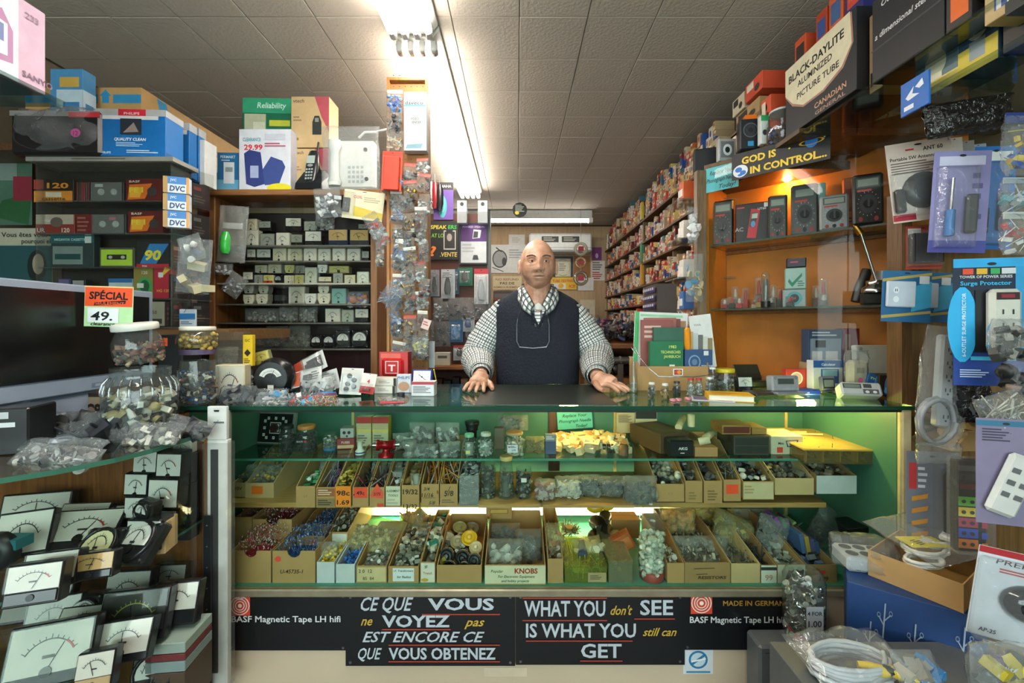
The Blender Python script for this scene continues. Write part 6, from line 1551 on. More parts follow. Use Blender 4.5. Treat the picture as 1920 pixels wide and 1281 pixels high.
tape('teal cassette box with a white window',95,176,418,480,2,'2c3a3c',[('r',0,.75,1,1,'1c5a60'),('t','MEGAVOX CASSETTE',.45,.82,.1,'c8d8d8'),('r',.05,.1,.75,.65,'7a8a88'),('r',.1,.25,.7,.42,'1c4a4a'),('r',.8,.75,.95,.95,'c8d0d0')])
tape('lime green cassette behind clear plastic',186,252,446,484,2,'4a4c40',[('r',.05,.1,.95,.9,'a8c83a'),('r',.22,.4,.78,.65,'1c1e1a'),('e',.32,.52,.06,.08,'a8a8a0'),('e',.68,.52,.06,.08,'a8a8a0')])
tape('blue and black cassette box with a big yellow 90',256,318,434,484,2,'1c2024',[('p',[(.1,.15),(.6,.15),(.98,.9),(.4,.9)],'2a78b8'),('t','90',.5,.3,.5,'e8d02c','c',.1,.5,.04),('r',0,0,1,.14,'b81c2c'),('t','TDK',.25,.02,.1,'e0d8d8')])
lb = [('blue and orange','2c3a5a',108,132,490),('dark micro','22242a',134,160,492)]
for l,c,a,b,t in lb: tape(l+' upright tape box on the second shelf',a,b,t,528,1,c,[('l',.2,.1,.8,.9,3,'8a8a90'),('r',.1,.7,.9,.95,'6a5a8a' if a < 120 else '9a9a98')])
tape('clear grey slim tape box on the second shelf',160,202,512,532,1,'8a8c88',[('r',.05,.2,.95,.8,'5a5c58'),('t','BASF',.3,.4,.4,'c8c8c4')])
tape('blue and white digital video tape box',203,248,494,532,1,'b8c4cc',[('r',0,.8,1,1,'2a6aa8'),('t','DVC',.5,.3,.35,'26303a','c',.2,.6),('r',0,0,1,.12,'1c4a8a')])
tape('gold and green tape box beside the red one',250,286,494,552,1,'8a7a3a',[('e',.6,.4,.35,.3,'1c5a34'),('o',.6,.4,.35,.3,.3,'2c9a54'),('t','120',.6,.8,.14,'e0d8c0','c'),('r',.2,.35,.55,.5,'d8d8d4')])
tape('red tape box with a rainbow wedge',288,324,490,552,1,'b01c34',[('p',[(.3,.6),(.9,.9),(.6,.95)],'e8b83a'),('t','HG 120',.5,.2,.12,'e0a83a'),('r',.25,.65,.5,.8,'d8d8d4')])
tape('grey video cassette sleeve at the bottom of the display',270,310,566,612,0,'a8a490',[('r',.2,.1,.85,.3,'3a3830'),('t','L-750',.35,.5,.2,'4a483e')])
tape('dark maroon tape sleeve at the bottom of the display',308,336,566,612,0,'3c1a1e',[('l',.2,.2,.8,.8,3,'6a4a4a')])
for k in range(4): tape(f'black upright tape box, {ORD[k]} on the lowest shelf',112+k*38,146+k*38,562,608,0,'1c1c1e',[('r',.1,.3+.1*k,.9,.5+.1*k,'4a4644'),('l',.1,.6,.9,.9,2,'7a7874')])
for k in range(7): tape(f'thin tape spine, {ORD[k]} of the spines beside the reels',142+k*4.2,145.6+k*4.2,330,368,4,('5a1c1e','2a2a2c','6a2a24','8a1c20','3a3a3c','6a1a1a','22242a')[k])
# video tape multi-packs clipped to the case side and slip-cases in the wing
M9 = Matrix.Translation(at(195,HC-.01,YQ)) @ Matrix.Translation((wq/2,0,0)) @ Matrix.Rotation(1.2,4,'Z')
for r in range(5):
    for k in range(2):
        p_ = M9 @ Vector((.042+k*.078,.02,sh_[r]+.008))
        carton('slip_case',f'black video tape slip-case, {ORD[k]} in the {ORD[4-r]} row behind the side pane','case',p_,.075,.02,.1,('1a1a1c','241a1c','1c1e24')[(r+k) % 3],F=[('r',.1,.7,.5,.85,('8a2a2c','6a6a6c','2a5a9a')[(r*2+k) % 3]),('l',.1,.15,.8,.5,3,'5a4a48')],rz=1.2,group='slip-cases behind the side pane',seam=False)
for z in sh_: q_(MB(Matrix.Translation((wq/2,0,0)) @ Matrix.Rotation(1.2,4,'Z')).box((.005,0,z),(.16,.05,z+.006),ac),'wing_shelf')
for k in range(3):
    carton('video_pack',f'blue and white digital video pack with a kraft spine, {("top", "middle", "bottom")[k]} of the clipped column','packet',P(333,362+k*32+2,1.7),.085,.03,.064,'c8d0d8',F=[('r',0,.0,.18,1,'a8834a'),('r',.18,.55,.9,1,'3a78b8'),('t','DVC',.55,.12,.45,'1c2c5a','c',.1,.6,.03),('r',.9,0,1,1,'c88a3a'),('t','JVC',.4,.72,.2,'e8e0d8')],rz=.35,group='clipped video packs',seam=False)
bagat('clear bag with two yellowed square relays hung on the case side',328,392,448,550,1.66,.03,('b',['c8bc7a','b8b090'],4,(.05,.06)),film=FILM,ry=.08)
bagat('clear bag with a white plug over the relay bag',345,388,440,490,1.62,.03,('k',['c8c8c4'],3,(.025,.03)),film=FILM,ry=-.3)
boxat('small_blue_packet','small blue and white hook packet low on the case side','packet',336,366,580,HC-(612-HY)*1.7/F_,1.7,.01,'c8d4dc',F=[('r',0,.4,1,.75,'2a7ab8'),('l',.1,.1,.9,.3,2,'4a6a8a'),('n',.3,.8,.6,1.2,.03,'2a2a2a')],seam=False)
# on top of the cassette display
zt = HC-.01+hq+.019
o = boxat('boxed_tray','long black moulded tray in a clear wrapper on the cassette display','tray',20,186,208,zt,1.72,.12,C('1d1d20',.3),F=[('r',0,.88,1,1,'8a8684'),('r',.65,.86,1,.98,'c8343c'),('e',.73,.5,.055,.1,'e03aa0'),('t','12',.73,.44,.14,'5a1a4a'),('o',.45,.42,.42,.36,.06,'2c2c30')],rz=.02,seam=False,ch=.01)
pillow(.37,.21,.16,FILM,seed=5).obj('clear_wrapper',o)
qc = [('r',0,.86,1,1,'b0b2b4'),('r',.33,.84,.72,1,'d8283c'),('t','PHILIPS',.52,.885,.075,'e8d8dc','c',0,.22),('r',0,.78,.9,.86,'d8dce0'),('r',.36,.46,.66,.8,'26303c'),('p',[(.4,.5),(.62,.52),(.55,.72)],'9a8a84'),('t','QUALITY CLEAN',.5,.33,.085,'e8f0f8','c',.1,.45,.03),('l',.3,.2,.72,.3,3,'a8d0f0'),('t','PHILIPS',.15,.05,.06,'d8e8f8','c',0,.16),('l',.45,.06,.95,.14,2,'c8d8e8')]
for k,(a,b,t,Y,l) in enumerate(((181,308,205,1.74,'blue screen-cleaning kit box with a red brand strip, foremost of three'),(318,354,230,1.92,'blue cleaning kit box standing second behind the foremost'),(340,372,240,1.99,'blue cleaning kit box standing last behind the others'))):
    boxat('cleaning_kit_box',l,'box',a,b,t,zt if k == 0 else zt-.02,Y,.1 if k == 0 else .05,'0f6cb4',F=qc if k == 0 else qc[:3]+qc[3:4],Rt=[('r',0,.86,1,1,'b0b2b4'),('r',0,0,1,.1,'0c5a9a')],rz=.05,group='blue cleaning kit boxes',seam=False)
boxat('white_carton','plain white upright carton beyond the blue cleaning kits','box',374,384,262,zt-.03,2.0,.08,'d0d2d0',seam=False)
struct('trim_2',MB().box((-2.0,YQ-.06,HC-.06),(-1.15,YQ+.4,HC-.016),wood('7a5a34','5a3e20','x')))
struct('trim_3',MB().box((-2.0,YQ+.12,.958),(-1.62,YQ+.3,HC-.06),wood('6a4a2a','4a3018','z')))
struct('trim_4',MB().box((-1.72,1.89,HC-.01),(-1.5,2.0,zt-.035),wood('6a4a2a','4a3018','z')))
# poster and dim goods at the far left
paper('lecture_poster','teal poster with French lettering and a plain dark shape behind the monitor','poster',-10,98,428,530,1.9,'a8a490',[('t','Vous êtes vous',.52,.84,.12,'1c1c1a','c',0,.8),('t','pourquoi el',.72,.72,.12,'1c1c1a','c',0,.5),('r',.08,.0,1,.68,'1f4a4c'),('e',.74,.3,.17,.3,'16201f'),('e',.76,.34,.1,.19,'9a8a74')])
paper('green_poster','dark green picture poster at the frame edge above the lecture poster','poster',-10,60,270,422,1.95,'4a6a58',[('r',.0,.55,.6,1,'7a8a80'),('p',[(0,.1),(.9,0),(1,.4),(.2,.3)],'2a5a34'),('r',.5,.3,1,.6,'8a2a3a')])
# top shelf at far left
o = struct('trim_5',MB().box((-2.2,.7,1.935),(-1.335,1.26,1.95),clear('d0dcd8',.06,.08)))
W5 = .21
carton('fax_carton','pink and white telephone-fax carton high at the frame corner','box',(-1.5,1.125,1.952),W5,.28,.235,'b89ab0',F=[('r',0,0,.68,1,'b8c0cc'),('p',[(.25,.12),(.62,.18),(.62,.55),(.5,.75),(.25,.6)],'9a6a90'),('p',[(.22,.2),(.56,.24),(.56,.6),(.22,.66)],'c8ccd8'),('r',.38,.38,.52,.58,'5a6a98'),('e',.3,.7,.1,.1,'9a9ca4'),('t','SANYO',.9,.1,.1,'6a4a60','c'),('t','233',.83,.8,.1,'8a6a80')],rz=PI/2)
struct('trim_6',MB().box((XL,1.8,2.03),(-1.7,3.4,2.06),wood('6a4a2a','4a3018','y')))
carton('blue_carton','light blue appliance carton with a white panel beside the pink carton','box',(-2.008,1.93,2.062),.145,.06,.37,'4a8ab8',F=[('r',.2,.1,1,.75,'b8ccd8'),('r',.4,.4,.9,.6,'3a7ab0'),('e',.6,.25,.15,.1,'5a90b8'),('r',.3,.78,.9,.9,'c8a04a')],Rt=[('r',0,.1,1,.75,'b8ccd8'),('r',.2,.4,.8,.6,'3a7ab0')])
AB = '2f86b4'
apx = [('r',0,.78,1,.9,AB),('r',0,.2,1,.32,AB),('t','ALPHASONIC',.3,.5,.17,'2a2620','c',0,.5),('r',.63,.74,.76,.98,'b8905a'),('p',[(.665,.78),(.665,.88),(.645,.88),(.695,.97),(.745,.88),(.725,.88),(.725,.78)],AB)]
carton('receiver_carton','big kraft carton with blue bands lettered ALPHASONIC under the ceiling','box',(-2.02,2.34,2.062),.54,.71,.335,'b8905a',F=apx,Rt=[('p',[(.0,1),(.12,1),(.12,.82),(.5,.82),(.5,.68),(0,.68)],'b8905a'),('p',[(.12,.98),(.2,.98),(.24,.72),(.68,.72),(.68,.58),(.18,.6)],AB),('t','ALPHASONIC',.38,.4,.17,'2a2620','c',0,.34),('t','SET-500',.78,.6,.16,'2a2620','c',0,.2),('r',.1,.24,.85,.36,AB),('l',.5,.04,.85,.2,2,'4a4030'),('r',.88,.55,.92,.85,AB),('r',.94,.5,.98,.8,AB)])
# ================================================================ wooden meter cabinet, its top, and the pegboard post
YM = 2.2
mc = thing('meter_cabinet','brown wooden cabinet with seven shelves of panel meters behind glass','cabinet',(0,0,0))
WM = wood('8a5c30','6e441e','z',.5,5); WMx = wood('94643a','70461f','x',.5,5)
ZB,ZTT = .958,1.29+(610-357)*YM/F_
xl,xr = (392-CX)*YM/F_,(722-CX)*2.33/F_
MB().box((xl,YM,ZB),(xl+.03,YM+.25,ZTT-.03),WM,.002).obj('side_panel',mc)
MB().box((xr-.035,YM,ZB),(xr,YM+.25,ZTT-.03),WM,.002).obj('side_panel',mc)
MB().box((xl,YM+.24,ZB),(xr,YM+.255,ZTT-.03),C('2c2422',.6)).obj('back_panel',mc)
MB().box((xl+.03,YM+.2385,ZB),(xr-.035,YM+.2395,ZB+.2),C('4a1c22',.6)).obj('maroon_lining',mc)
MB().box((xl-.02,YM-.02,ZTT-.03),(xr+.02,YM+.28,ZTT),WMx,.003).obj('top_board',mc)
MB().box((xl+.03,YM+.24-.02,ZTT-.06),(xr-.035,YM+.24,ZTT-.03),C('8a7a60',.5)).obj('top_rail',mc)
zsh = {}
for k,py in enumerate((460,489,531,570,605,654)):
    z = HC-(py-HY)*(YM+.02)/F_; zsh[py] = z
    MB().box((xl+.031,YM+.012,z-.008),(xr-.036,YM+.238,z),C('b8b4a8' if py == 531 else '6a6862',.35),.001).obj('shelf',mc)
MB().box((xl+.031,YM+.01,ZB),(xr-.036,YM+.24,ZB+.02),C('4a2c20',.5)).obj('floor_board',mc)
MB().box((xl+.03,YM+.004,ZB),(xl+.031+(xr-xl)*.52,YM+.007,ZTT-.06),clear('f9f9f7',.015,.02)).obj('sliding_pane',mc)
MB().box((xl+(xr-xl)*.48,YM+.008,ZB),(xr-.036,YM+.011,ZTT-.06),clear('f9f9f7',.015,.02)).obj('sliding_pane',mc)
MB().box((xl+.01,YM+.18,0),(xl+.05,YM+.22,ZB),WM).obj('leg',mc); MB().box((xr-.05,YM+.18,0),(xr-.01,YM+.22,ZB),WM).obj('leg',mc)
MB().box((xl,YM,ZB-.04),(xr,YM+.25,ZB),WMx).obj('base_board',mc)
MB().box((xl+.01,YM+.02,0),(xl+.05,YM+.06,ZB-.04),WM).obj('leg',mc); MB().box((xr-.05,YM+.02,0),(xr-.01,YM+.06,ZB-.04),WM).obj('leg',mc)
COLN = {'d8d8d2': 'white','d6d2bc': 'cream','c8a86a': 'amber','9aa09c': 'grey','7ab0b0': 'teal','c8c47a': 'yellow','b84a2c': 'red-based','3a3c3e': 'black','bcc2b4': 'pale green'}
def row(name,shelf,tier,items,stack=0):
    """items: kind, crop x0, x1, crop height, face[, body]"""
    n = {}
    for k,it in enumerate(items):
        kind,a,b,h,face = it[:5]
        Y = YM+.06+.01*(k % 2)+.03*tier
        x0 = 380+a/2.91; x1 = 380+b/2.91
        w_ = pw(x1-x0,Y); h_ = pw(h/2.91,Y)
        body = it[5] if len(it) > 5 else ('b8b4a4' if kind in ('plain','hood') else '1c1d20')
        c2 = it[6] if len(it) > 6 else None
        m = meter(kind,w_*.97,h_,.045,body,face,colour2=c2)
        shape = {'plain': 'square','strip': 'half-covered','round': 'round-dial','hood': 'hooded','wide': 'wide'}[kind]
        tag(m,f'{COLN.get(face, "white")} {shape} meter, {ORD[k]} from its post on the cabinet {name}','meter','panel meters in the wooden cabinet',at((x0+x1)/2,shelf+stack+.001,Y),U(-.05,.05))
W,CRm,AM,GR,TE,YE = 'd8d8d2','d6d2bc','c8a86a','9aa09c','7ab0b0','c8c47a'
z = zsh[460]
row('first shelf',z,0,[('plain',230,303,92,W),('plain',312,394,74,GR,'4a4c4c'),('plain',398,474,76,W),('strip',480,545,70,GR),('strip',556,650,86,W),('strip',682,795,98,AM,'26324a'),('strip',800,908,94,AM,'3a3a42')])
row('first shelf, stacked tier',z,1,[('plain',232,296,66,CRm),('strip',304,374,56,GR),('strip',450,540,72,W),('plain',550,622,56,'9aa09c','5a5c5c'),('plain',630,705,50,GR,'4a4c4c'),('strip',848,900,40,GR)],pw(92/2.91,YM+.07))
z = zsh[489]
row('second shelf',z,0,[('strip',240,290,70,W),('strip',293,374,72,W),('plain',379,456,74,CRm),('plain',462,543,74,CRm),('plain',548,622,74,W),('plain',627,699,74,W),('plain',705,779,74,W),('plain',785,862,74,W),('strip',868,908,60,GR)])
z = zsh[531]
row('third shelf',z,0,[('strip',218,276,66,W),('plain',280,327,50,GR,'8a9090'),('strip',330,386,48,YE,'c8c0a0','b03a1c'),('round',391,436,48,GR),('strip',443,498,46,CRm,'b8b4a4'),('plain',501,551,50,YE),('plain',556,622,90,'bcc2b4','a8b4b4'),('strip',630,704,40,CRm,'5a4a3a'),('plain',710,766,60,GR,'5a5648'),('plain',771,834,50,CRm,'8a7a5a'),('plain',840,908,66,'bcc2b4')])
row('third shelf, stacked tier',z,1,[('plain',282,350,44,CRm),('plain',354,430,50,CRm),('hood',446,500,44,YE),('plain',506,556,42,GR),('hood',626,680,46,W),('wide',686,800,40,YE,'a89a70')],pw(62/2.91,YM+.07))
z = zsh[570]
row('fourth shelf',z,0,[('hood',220,282,52,CRm),('hood',290,358,56,CRm),('strip',388,460,52,'3a3c3e'),('plain',464,560,98,W),('hood',552,622,58,W),('hood',626,698,60,CRm),('plain',702,782,86,TE,'8aa8a8')])
row('fourth shelf, stacked tier',z,1,[('hood',222,280,42,W),('hood',304,360,44,CRm),('hood',630,690,40,CRm)],pw(60/2.91,YM+.07))
z = zsh[605]
row('fifth shelf',z,0,[('plain',666,752,76,W),('plain',757,824,70,'bcc2b4','9aa0a0'),('strip',830,907,76,W)])
z = zsh[654]
row('sixth shelf',z,0,[('round',588,652,74,W),('round',655,722,74,W),('round',725,806,98,W),('round',808,906,100,W)])
cx_ = lambda q: 380+q/2.91
cy_ = lambda q: 340+q/2.91
for l,a,b,t,q,c,sz in (('clear bag of blue and orange leads at the end of the fourth shelf',786,908,600,686,['5a6ac8','d8703a','d8d8d4'],(.02,.04)),('wide clear bag of small screws on the fifth shelf',232,416,692,768,['8a8c8a','b8bab8','5a5c5c'],(.01,.02)),('clear bag of bolts beside the screw bag on the fifth shelf',420,522,684,768,['7a7c7c','a8aaa8','4a4c4c'],(.01,.02)),('clear bag of grey nuts third on the fifth shelf',530,626,684,768,['8a8c8c','b0b2b0'],(.01,.02)),('clear bag of brown parts first on the sixth shelf',246,342,800,908,['6a4a3a','3a2c28','8a8478'],(.014,.024)),('clear bag of black and red parts second on the sixth shelf',348,466,790,908,['1c1c1e','8a2a2c','6a6a68','2a2c2e'],(.014,.026)),('clear bag of grey-green parts third on the sixth shelf',470,586,786,908,['4a4c40','6a6c60','8a8c80'],(.014,.026)),('small clear bag over the first shelf corner',620,720,186,262,['6a6c6e','a8a8a8','2a2c2e'],(.016,.03))):
    bagat(l,cx_(a),cx_(b),cy_(t),cy_(q),YM+.1,.07,('bk',c,40,sz),film=FILM2,group='bags in the meter cabinet')
# hung on the side panels of the cabinet
o = bagat('long clear bag holding a bright green plastic handle on the cabinet side',406,460,386,492,YM-.03,.04,None,film=FILM2,ry=.06)
MB().lathe([(.016,-.05),(.024,-.03),(.024,.03),(.012,.06)],C('3ac04a',.25,coat=.5),(-.02,-.02,.09),12).obj('green_handle',o)
MB().box((-.05,-.004,.17),(.05,-.001,.2),C('c8c8c4')).obj('white_strip',o)
bagat('small clear bag of white clips pinned to the cabinet side',400,436,494,515,YM-.02,.02,('b',['b8bab8'],12,(.012,.02)),film=FILM,ry=.04)
bagat('small clear bag of grey terminals tilted on the cabinet side',410,446,510,552,YM-.03,.02,('cb',['8a8e92','b8bcc0','5a5e62'],24,(.012,.02)),film=FILM,ry=.6)
# ---- on top of the cabinet
zt = ZTT+.001; YT = YM+.02
boxat('pocket_radio_box','blue carton picturing a white pocket radio on the cabinet corner','box',408,447,286,zt,YT,.05,'1c6a9c',F=[('r',0,0,1,.3,'6ab0d0'),('r',.3,.2,.8,.75,'d8dce0'),('r',.38,.5,.72,.62,'8a9a9c'),('t','PERMART',.5,.85,.1,'e0ecf4','c',0,.7),('l',.2,.77,.8,.82,1,'c8e0f0')],rz=.05)
boxat('telephone_carton','white carton picturing a navy cordless phone with a 29.99 sticker','box',448,545,242,zt,YT-.02,.09,'d8d8e0',F=[('p',[(.14,.1),(.3,.05),(.5,.1),(.42,.62),(.2,.66),(.1,.6)],'2c3a7a'),('p',[(.5,.08),(.78,.1),(.9,.38),(.84,.48),(.62,.55),(.46,.34)],'3a4a8a'),('r',.22,.2,.38,.4,'a8b0d0'),('t','CLEARANCE',.25,.8,.08,'2a9aa8','c',0,.35),('t','29.99',.28,.66,.12,'d8343c','c',0,.36,.03),('l',.5,.7,.95,.78,2,'c04a6a'),('r',.5,.82,.9,.92,'c8c8d4'),('e',.78,.04,.24,.07,'e0d020')],Rt=[('r',0,0,1,1,'b8b8c4')],rz=.0)
boxat('green_carton','green carton of a control box lettered reliability behind the phone carton','box',456,545,184,zt+.0,YT+.12,.06,'11694a',F=[('r',0,.85,1,1,'2f9a70'),('t','Reliability',.6,.9,.08,'c8e8d8','c',.15,.6),('r',.04,.58,.48,.84,'b8b89a'),('r',.22,.66,.46,.76,'d0d0b8'),('r',.55,.72,.98,.78,'c8c83a'),('l',.56,.5,.95,.7,3,'d8e0d8'),('p',[(.42,.5),(.44,.56),(.98,.66),(.97,.6)],'d8dcd8'),('r',.04,.5,.2,.56,'d8e0d8')],Lt=[('r',0,0,1,1,'0c4a34')],rz=.04)
kt = [('t','vtech',.2,.88,.1,'6a4a3a','c',.2),('p',[(.62,1),(1,1),(1,.3),(.8,.6)],'b8505a'),('p',[(.56,.25),(.8,.25),(.8,.5),(.74,.62),(.62,.62),(.56,.5)],'2e302e'),('r',.63,.5,.73,.58,'8a8c80'),('l',.06,.5,.3,.62,2,'9a7a5a'),('r',.08,.14,.2,.19,'8a6a4a')]
zz = HC-(277-HY)*(YT+.04)/F_
boxat('phone_carton','tan cordless phone carton, lower of the stacked two','box',546,617,279,zt,YT+.04,.12,'c8a87a',F=kt,rz=0,group='tan cordless phone cartons')
boxat('phone_carton','tan cordless phone carton, upper of the stacked two','box',546,617,181,zz+.001,YT+.04,.12,'c8a87a',F=kt,rz=0,group='tan cordless phone cartons')
o = thing('cordless_phone','black cordless phone standing in its cradle before the tan cartons','telephone',at(587,zt,YT-.0),-.05)
MB().loft([[(-.07,-.05,0),(.07,-.05,0),(.07,.04,0),(-.07,.04,0)],[(-.068,-.045,.03),(.068,-.045,.03),(.065,.04,.09),(-.065,.04,.09)],[(-.05,.0,.1),(.05,.0,.1),(.05,.04,.125),(-.05,.04,.125)]],C('1c2022',.25),False).obj('cradle',o)
M3 = Matrix.Translation((.0,-.03,.03)) @ Matrix.Rotation(-.22,4,'X')
h = MB(M3); h.lathe([(.026,0),(.032,.03),(.034,.1),(.03,.16),(.022,.185)],C('26282a',.25),n=14,flat=.5); h.obj('handset',o)
MB(M3).prints(.05,.17,[('r',.08,.62,.92,.88,'a8b4ac'),('e',.5,.55,.3,.05,'8a8c8e')]+[('r',.12+.28*i,.08+.1*j,.32+.28*i,.14+.1*j,'9aa4a0') for i in range(3) for j in range(4)],-.019).obj('keys',o)
MB(M3).tube([(.018,0,.18),(.018,0,.24)],.005,BLACK).obj('antenna',o)
wp = C('d4d4d0',.4)
o = thing('desk_telephone','white desk telephone wrapped in a clear bag on the cabinet top','telephone',at(658,zt+.0,YT-.04),0)
MB().box((-.12,0,0),(.12,.05,.25),wp,.012).obj('body',o)
MB().lathe([(.03,0),(.036,.02),(.024,.05),(.022,.17),(.036,.2),(.03,.23)],wp,(-.075,-.02,.01),14,flat=.6).obj('handset',o)
MB().prints(.1,.2,[('r',.05+.22*i,.05+.12*j,.19+.22*i,.12+.12*j,'a8aaa8') for i in range(4) for j in range(4)],-.0008,-.02,.02).obj('keys',o)
MB().cyl((.075,-.001,.2),.01,.004,C('2a2a2a'),'y').obj('hook',o); MB().cyl((.08,-.001,.05),.01,.004,C('2a2a2a'),'y').obj('hook',o)
p = pillow(.29,.32,.12,FILM,seed=9); p.obj('clear_bag',o)
MB().tube([(.04,0,.26),(.07,.0,.29),(.12,.02,.3),(.18,.05,.33)],.006,C('d8d8d4'),6).obj('cord',o)
bagat('clear bag of chrome latches hanging off the cabinet top',592,642,352,408,YM-.06,.04,('bk',['c8c8c8','8a8c8e','e0e0e0','3a3c3e'],26,(.02,.035)),film=FILM,ry=-.08)
bl('cream hang-card with a yellow band and a grey plug off the cabinet top',640,716,358,412,YM-.07,'d8ceae',[('p',[(.28,.1),(1,.05),(1,.28),(.28,.45)],'c8b040'),('l',.5,.6,.95,.8,3,'a89a80'),('t','COIL',.35,.72,.14,'c84a6a')],0,0,.12,pr_box('4a4a48',-.1,.03,-.065,.1),(.02,.1,.3,.9))
for k,(a,b,t,q) in enumerate(((700,728,395,445),(708,736,425,460))):
    bagat(('upper','lower')[k]+' clear bag slipping off the cabinet corner',a,b,t,q,YM-.08,.04,('bw',['b8babc','8a8c8e','b83a3a'],20,(.015,.03)),film=FILM,ry=-.5)
for k in range(4):
    boxat('dark_booklet',('lowest','second','third','topmost')[k]+' dark manual in the untidy pile beside the cabinet top','booklet',364+k*3,406-k,346-k*8,zt-.03+k*.018,YM+.1,.14,('1c1e20','2a2c30','4a4a48','222426')[k],rz=U(-.3,.3),seam=False,group='dark manuals by the cabinet')
struct('trim_7',MB().box((-1.83,2.12,1.9),(-1.59,2.6,zt-.032),wood('6a4a2a','4a3018','x')))
struct('trim_8',MB().box((-1.83,2.4,.0),(-1.6,2.55,1.9),wood('5a3a20','4a3018','z')))
# ================================================================ pegboard post
YP = 2.12
px0,px1 = (725-CX)*YP/F_,(803-CX)*YP/F_
pg = thing('pegboard_post','tall narrow wooden pegboard post covered with hanging bags','pegboard',(0,0,0))
wo = wood('b07a40','94602c','z',.5,6)
zt = HC+(610-150)*YP/F_
MB().box((px0+.012,YP+.015,.958),(px1-.012,YP+.022,zt-.012),C('a8703c',.6,var=.1)).obj('pegboard',pg)
MB().box((px0,YP,.0),(px0+.014,YP+.06,zt),wo).obj('frame_side',pg); MB().box((px1-.016,YP,0),(px1,YP+.06,zt),wo).obj('frame_side',pg)
MB().box((px0,YP,zt),(px1,YP+.06,zt+.014),wo).obj('frame_top',pg)
p = MB()
for i in range(6):
    for j in range(56):
        x = px0+.03+i*(px1-px0-.06)/5; z = 1.0+j*.028
        p.add([(x+.0025*math.cos(q*PI/4),YP+.0146,z+.0025*math.sin(q*PI/4)) for q in range(8)],[list(range(8))],C('2a1a10'))
p.obj('peg_holes',pg,kind='stuff')
boxat('video_sender_box','white video sender carton hanging high on the pegboard post','box',757,800,172,HC+(610-284)*(YP-.04)/F_,YP-.05,.045,'b4b8ba',F=[('t','daveco',.45,.78,.09,'2a2c30','c',0,.8,.01),('r',0,.755,.95,.775,'3aa8b8'),('t','VIDEO',.48,.52,.06,'4a4c50','c',0,.36),('t','SENDER',.55,.46,.06,'4a4c50','c',0,.42),('p',[(.08,.04),(.75,.04),(.85,.12),(.15,.1)],'6a90a0')],seam=False)
BP = 'bags hung on the pegboard post'
bagat('clear bag of blue cable clips at the top of the pegboard post',725,756,170,212,YP-.03,.03,('kc',['2a5aa8','3a6ac0','8ab0d8'],40,(.014,.024)),film=FILM,group=BP,header=('d8d4c8',))
bagat('clear bag of dark brackets under the blue clips',726,755,210,250,YP-.03,.03,('b',['3a3632','6a645c','2a2826'],16,(.02,.03)),film=FILM,group=BP)
bagat('clear bag of cream grommets under the bracket bag',725,756,246,286,YP-.03,.03,('d',['d8c8a0','c8c4b8','e0a070'],24,(.014,.022)),film=FILM,group=BP)
bl('orange-red boxed tool hanging on the pegboard post',714,752,284,358,YP-.07,'d0452c',[('r',0,.9,1,1,'b8341c'),('r',.4,.1,.62,.85,'e8b8a8'),('n',.52,.1,.5,.85,.04,'3a2a28')],0,0,.05,pr_box('c83c24',-.035,.0,.04,.16,.02),None)
fl_ = [([CHROME,'6a6c6e','3a3c3e'],'silver connectors'),(['2a2c2e','4a4c4e','8a8a8a'],'black plugs'),(['c8c8c4','9a9a92','6a6a66'],'white clips'),(['7a8ab0','b8c0c8','5a6a8a'],'bluish terminals'),(['8a7a5a',BRASS,'5a5448'],'brass bits'),(['7a3a30',STEEL,'6a6c6e'],'red-tipped pins'),([CHROME,STEEL,'5a5c60'],'chrome ferrules')]
r2 = random.Random(21)
CN = ('inner','middle','outer')
for r in range(12):
    for c in range(3):
        if r == 0 and c == 0: continue
        x = (745,768,792)[c]+r2.uniform(-3,3); y = 300+r*31.5+(-8,6,-2)[c]+r2.uniform(-4,4)
        w_ = r2.uniform(19,27); h_ = r2.uniform(30,40)
        cols,nm = fl_[(r*3+c+r//2) % 7]
        hd = r2.random()
        bagat(f'clear bag of {nm}, {CN[c]} hook, {ORD[r]} row down the pegboard post',x-w_/2,x+w_/2,y,y+h_,YP-.05-.012*c-.01*(r % 2),.03,('cbkw'[(r+c) % 4]+'b',cols,15,(.014,.026)),film=FILM,ry=r2.uniform(-.2,.2),group=BP,header=(('c8341c',) if hd < .22 else ('d8d4c8',) if hd < .5 else None))
bagat('tilted blue-grey lead bag between cabinet and pegboard post',704,742,528,572,YP-.09,.03,('w',['5a7ab0','7a8aa8','a8b0b8'],40,(.02,.035)),film=FILM,ry=.6)
bagat('dark bag pinned to the cabinet edge by the pegboard post',704,720,455,500,YP+.0,.025,('b',['4a4c4a','8a8c8a','b8a88a'],14,(.014,.02)),film=FILM)
bagat('clear bag of yellow grommets at the foot of the pegboard post',772,802,632,668,YP-.09,.03,('d',['d8d060','c8c890','e8e0a0'],40,(.01,.016)),film=FILM)
paper('pink_tag','pinkish price tag tilted on the pegboard post','tag',788,803,598,617,YP-.11,'d8c0b8',[('l',.1,.3,.9,.8,2,'b85a5a')],ry=.35)
bl('white card pack at the side of the pegboard post',803,815,640,690,YP+.02,'b8bcc0',[],0,0,0)
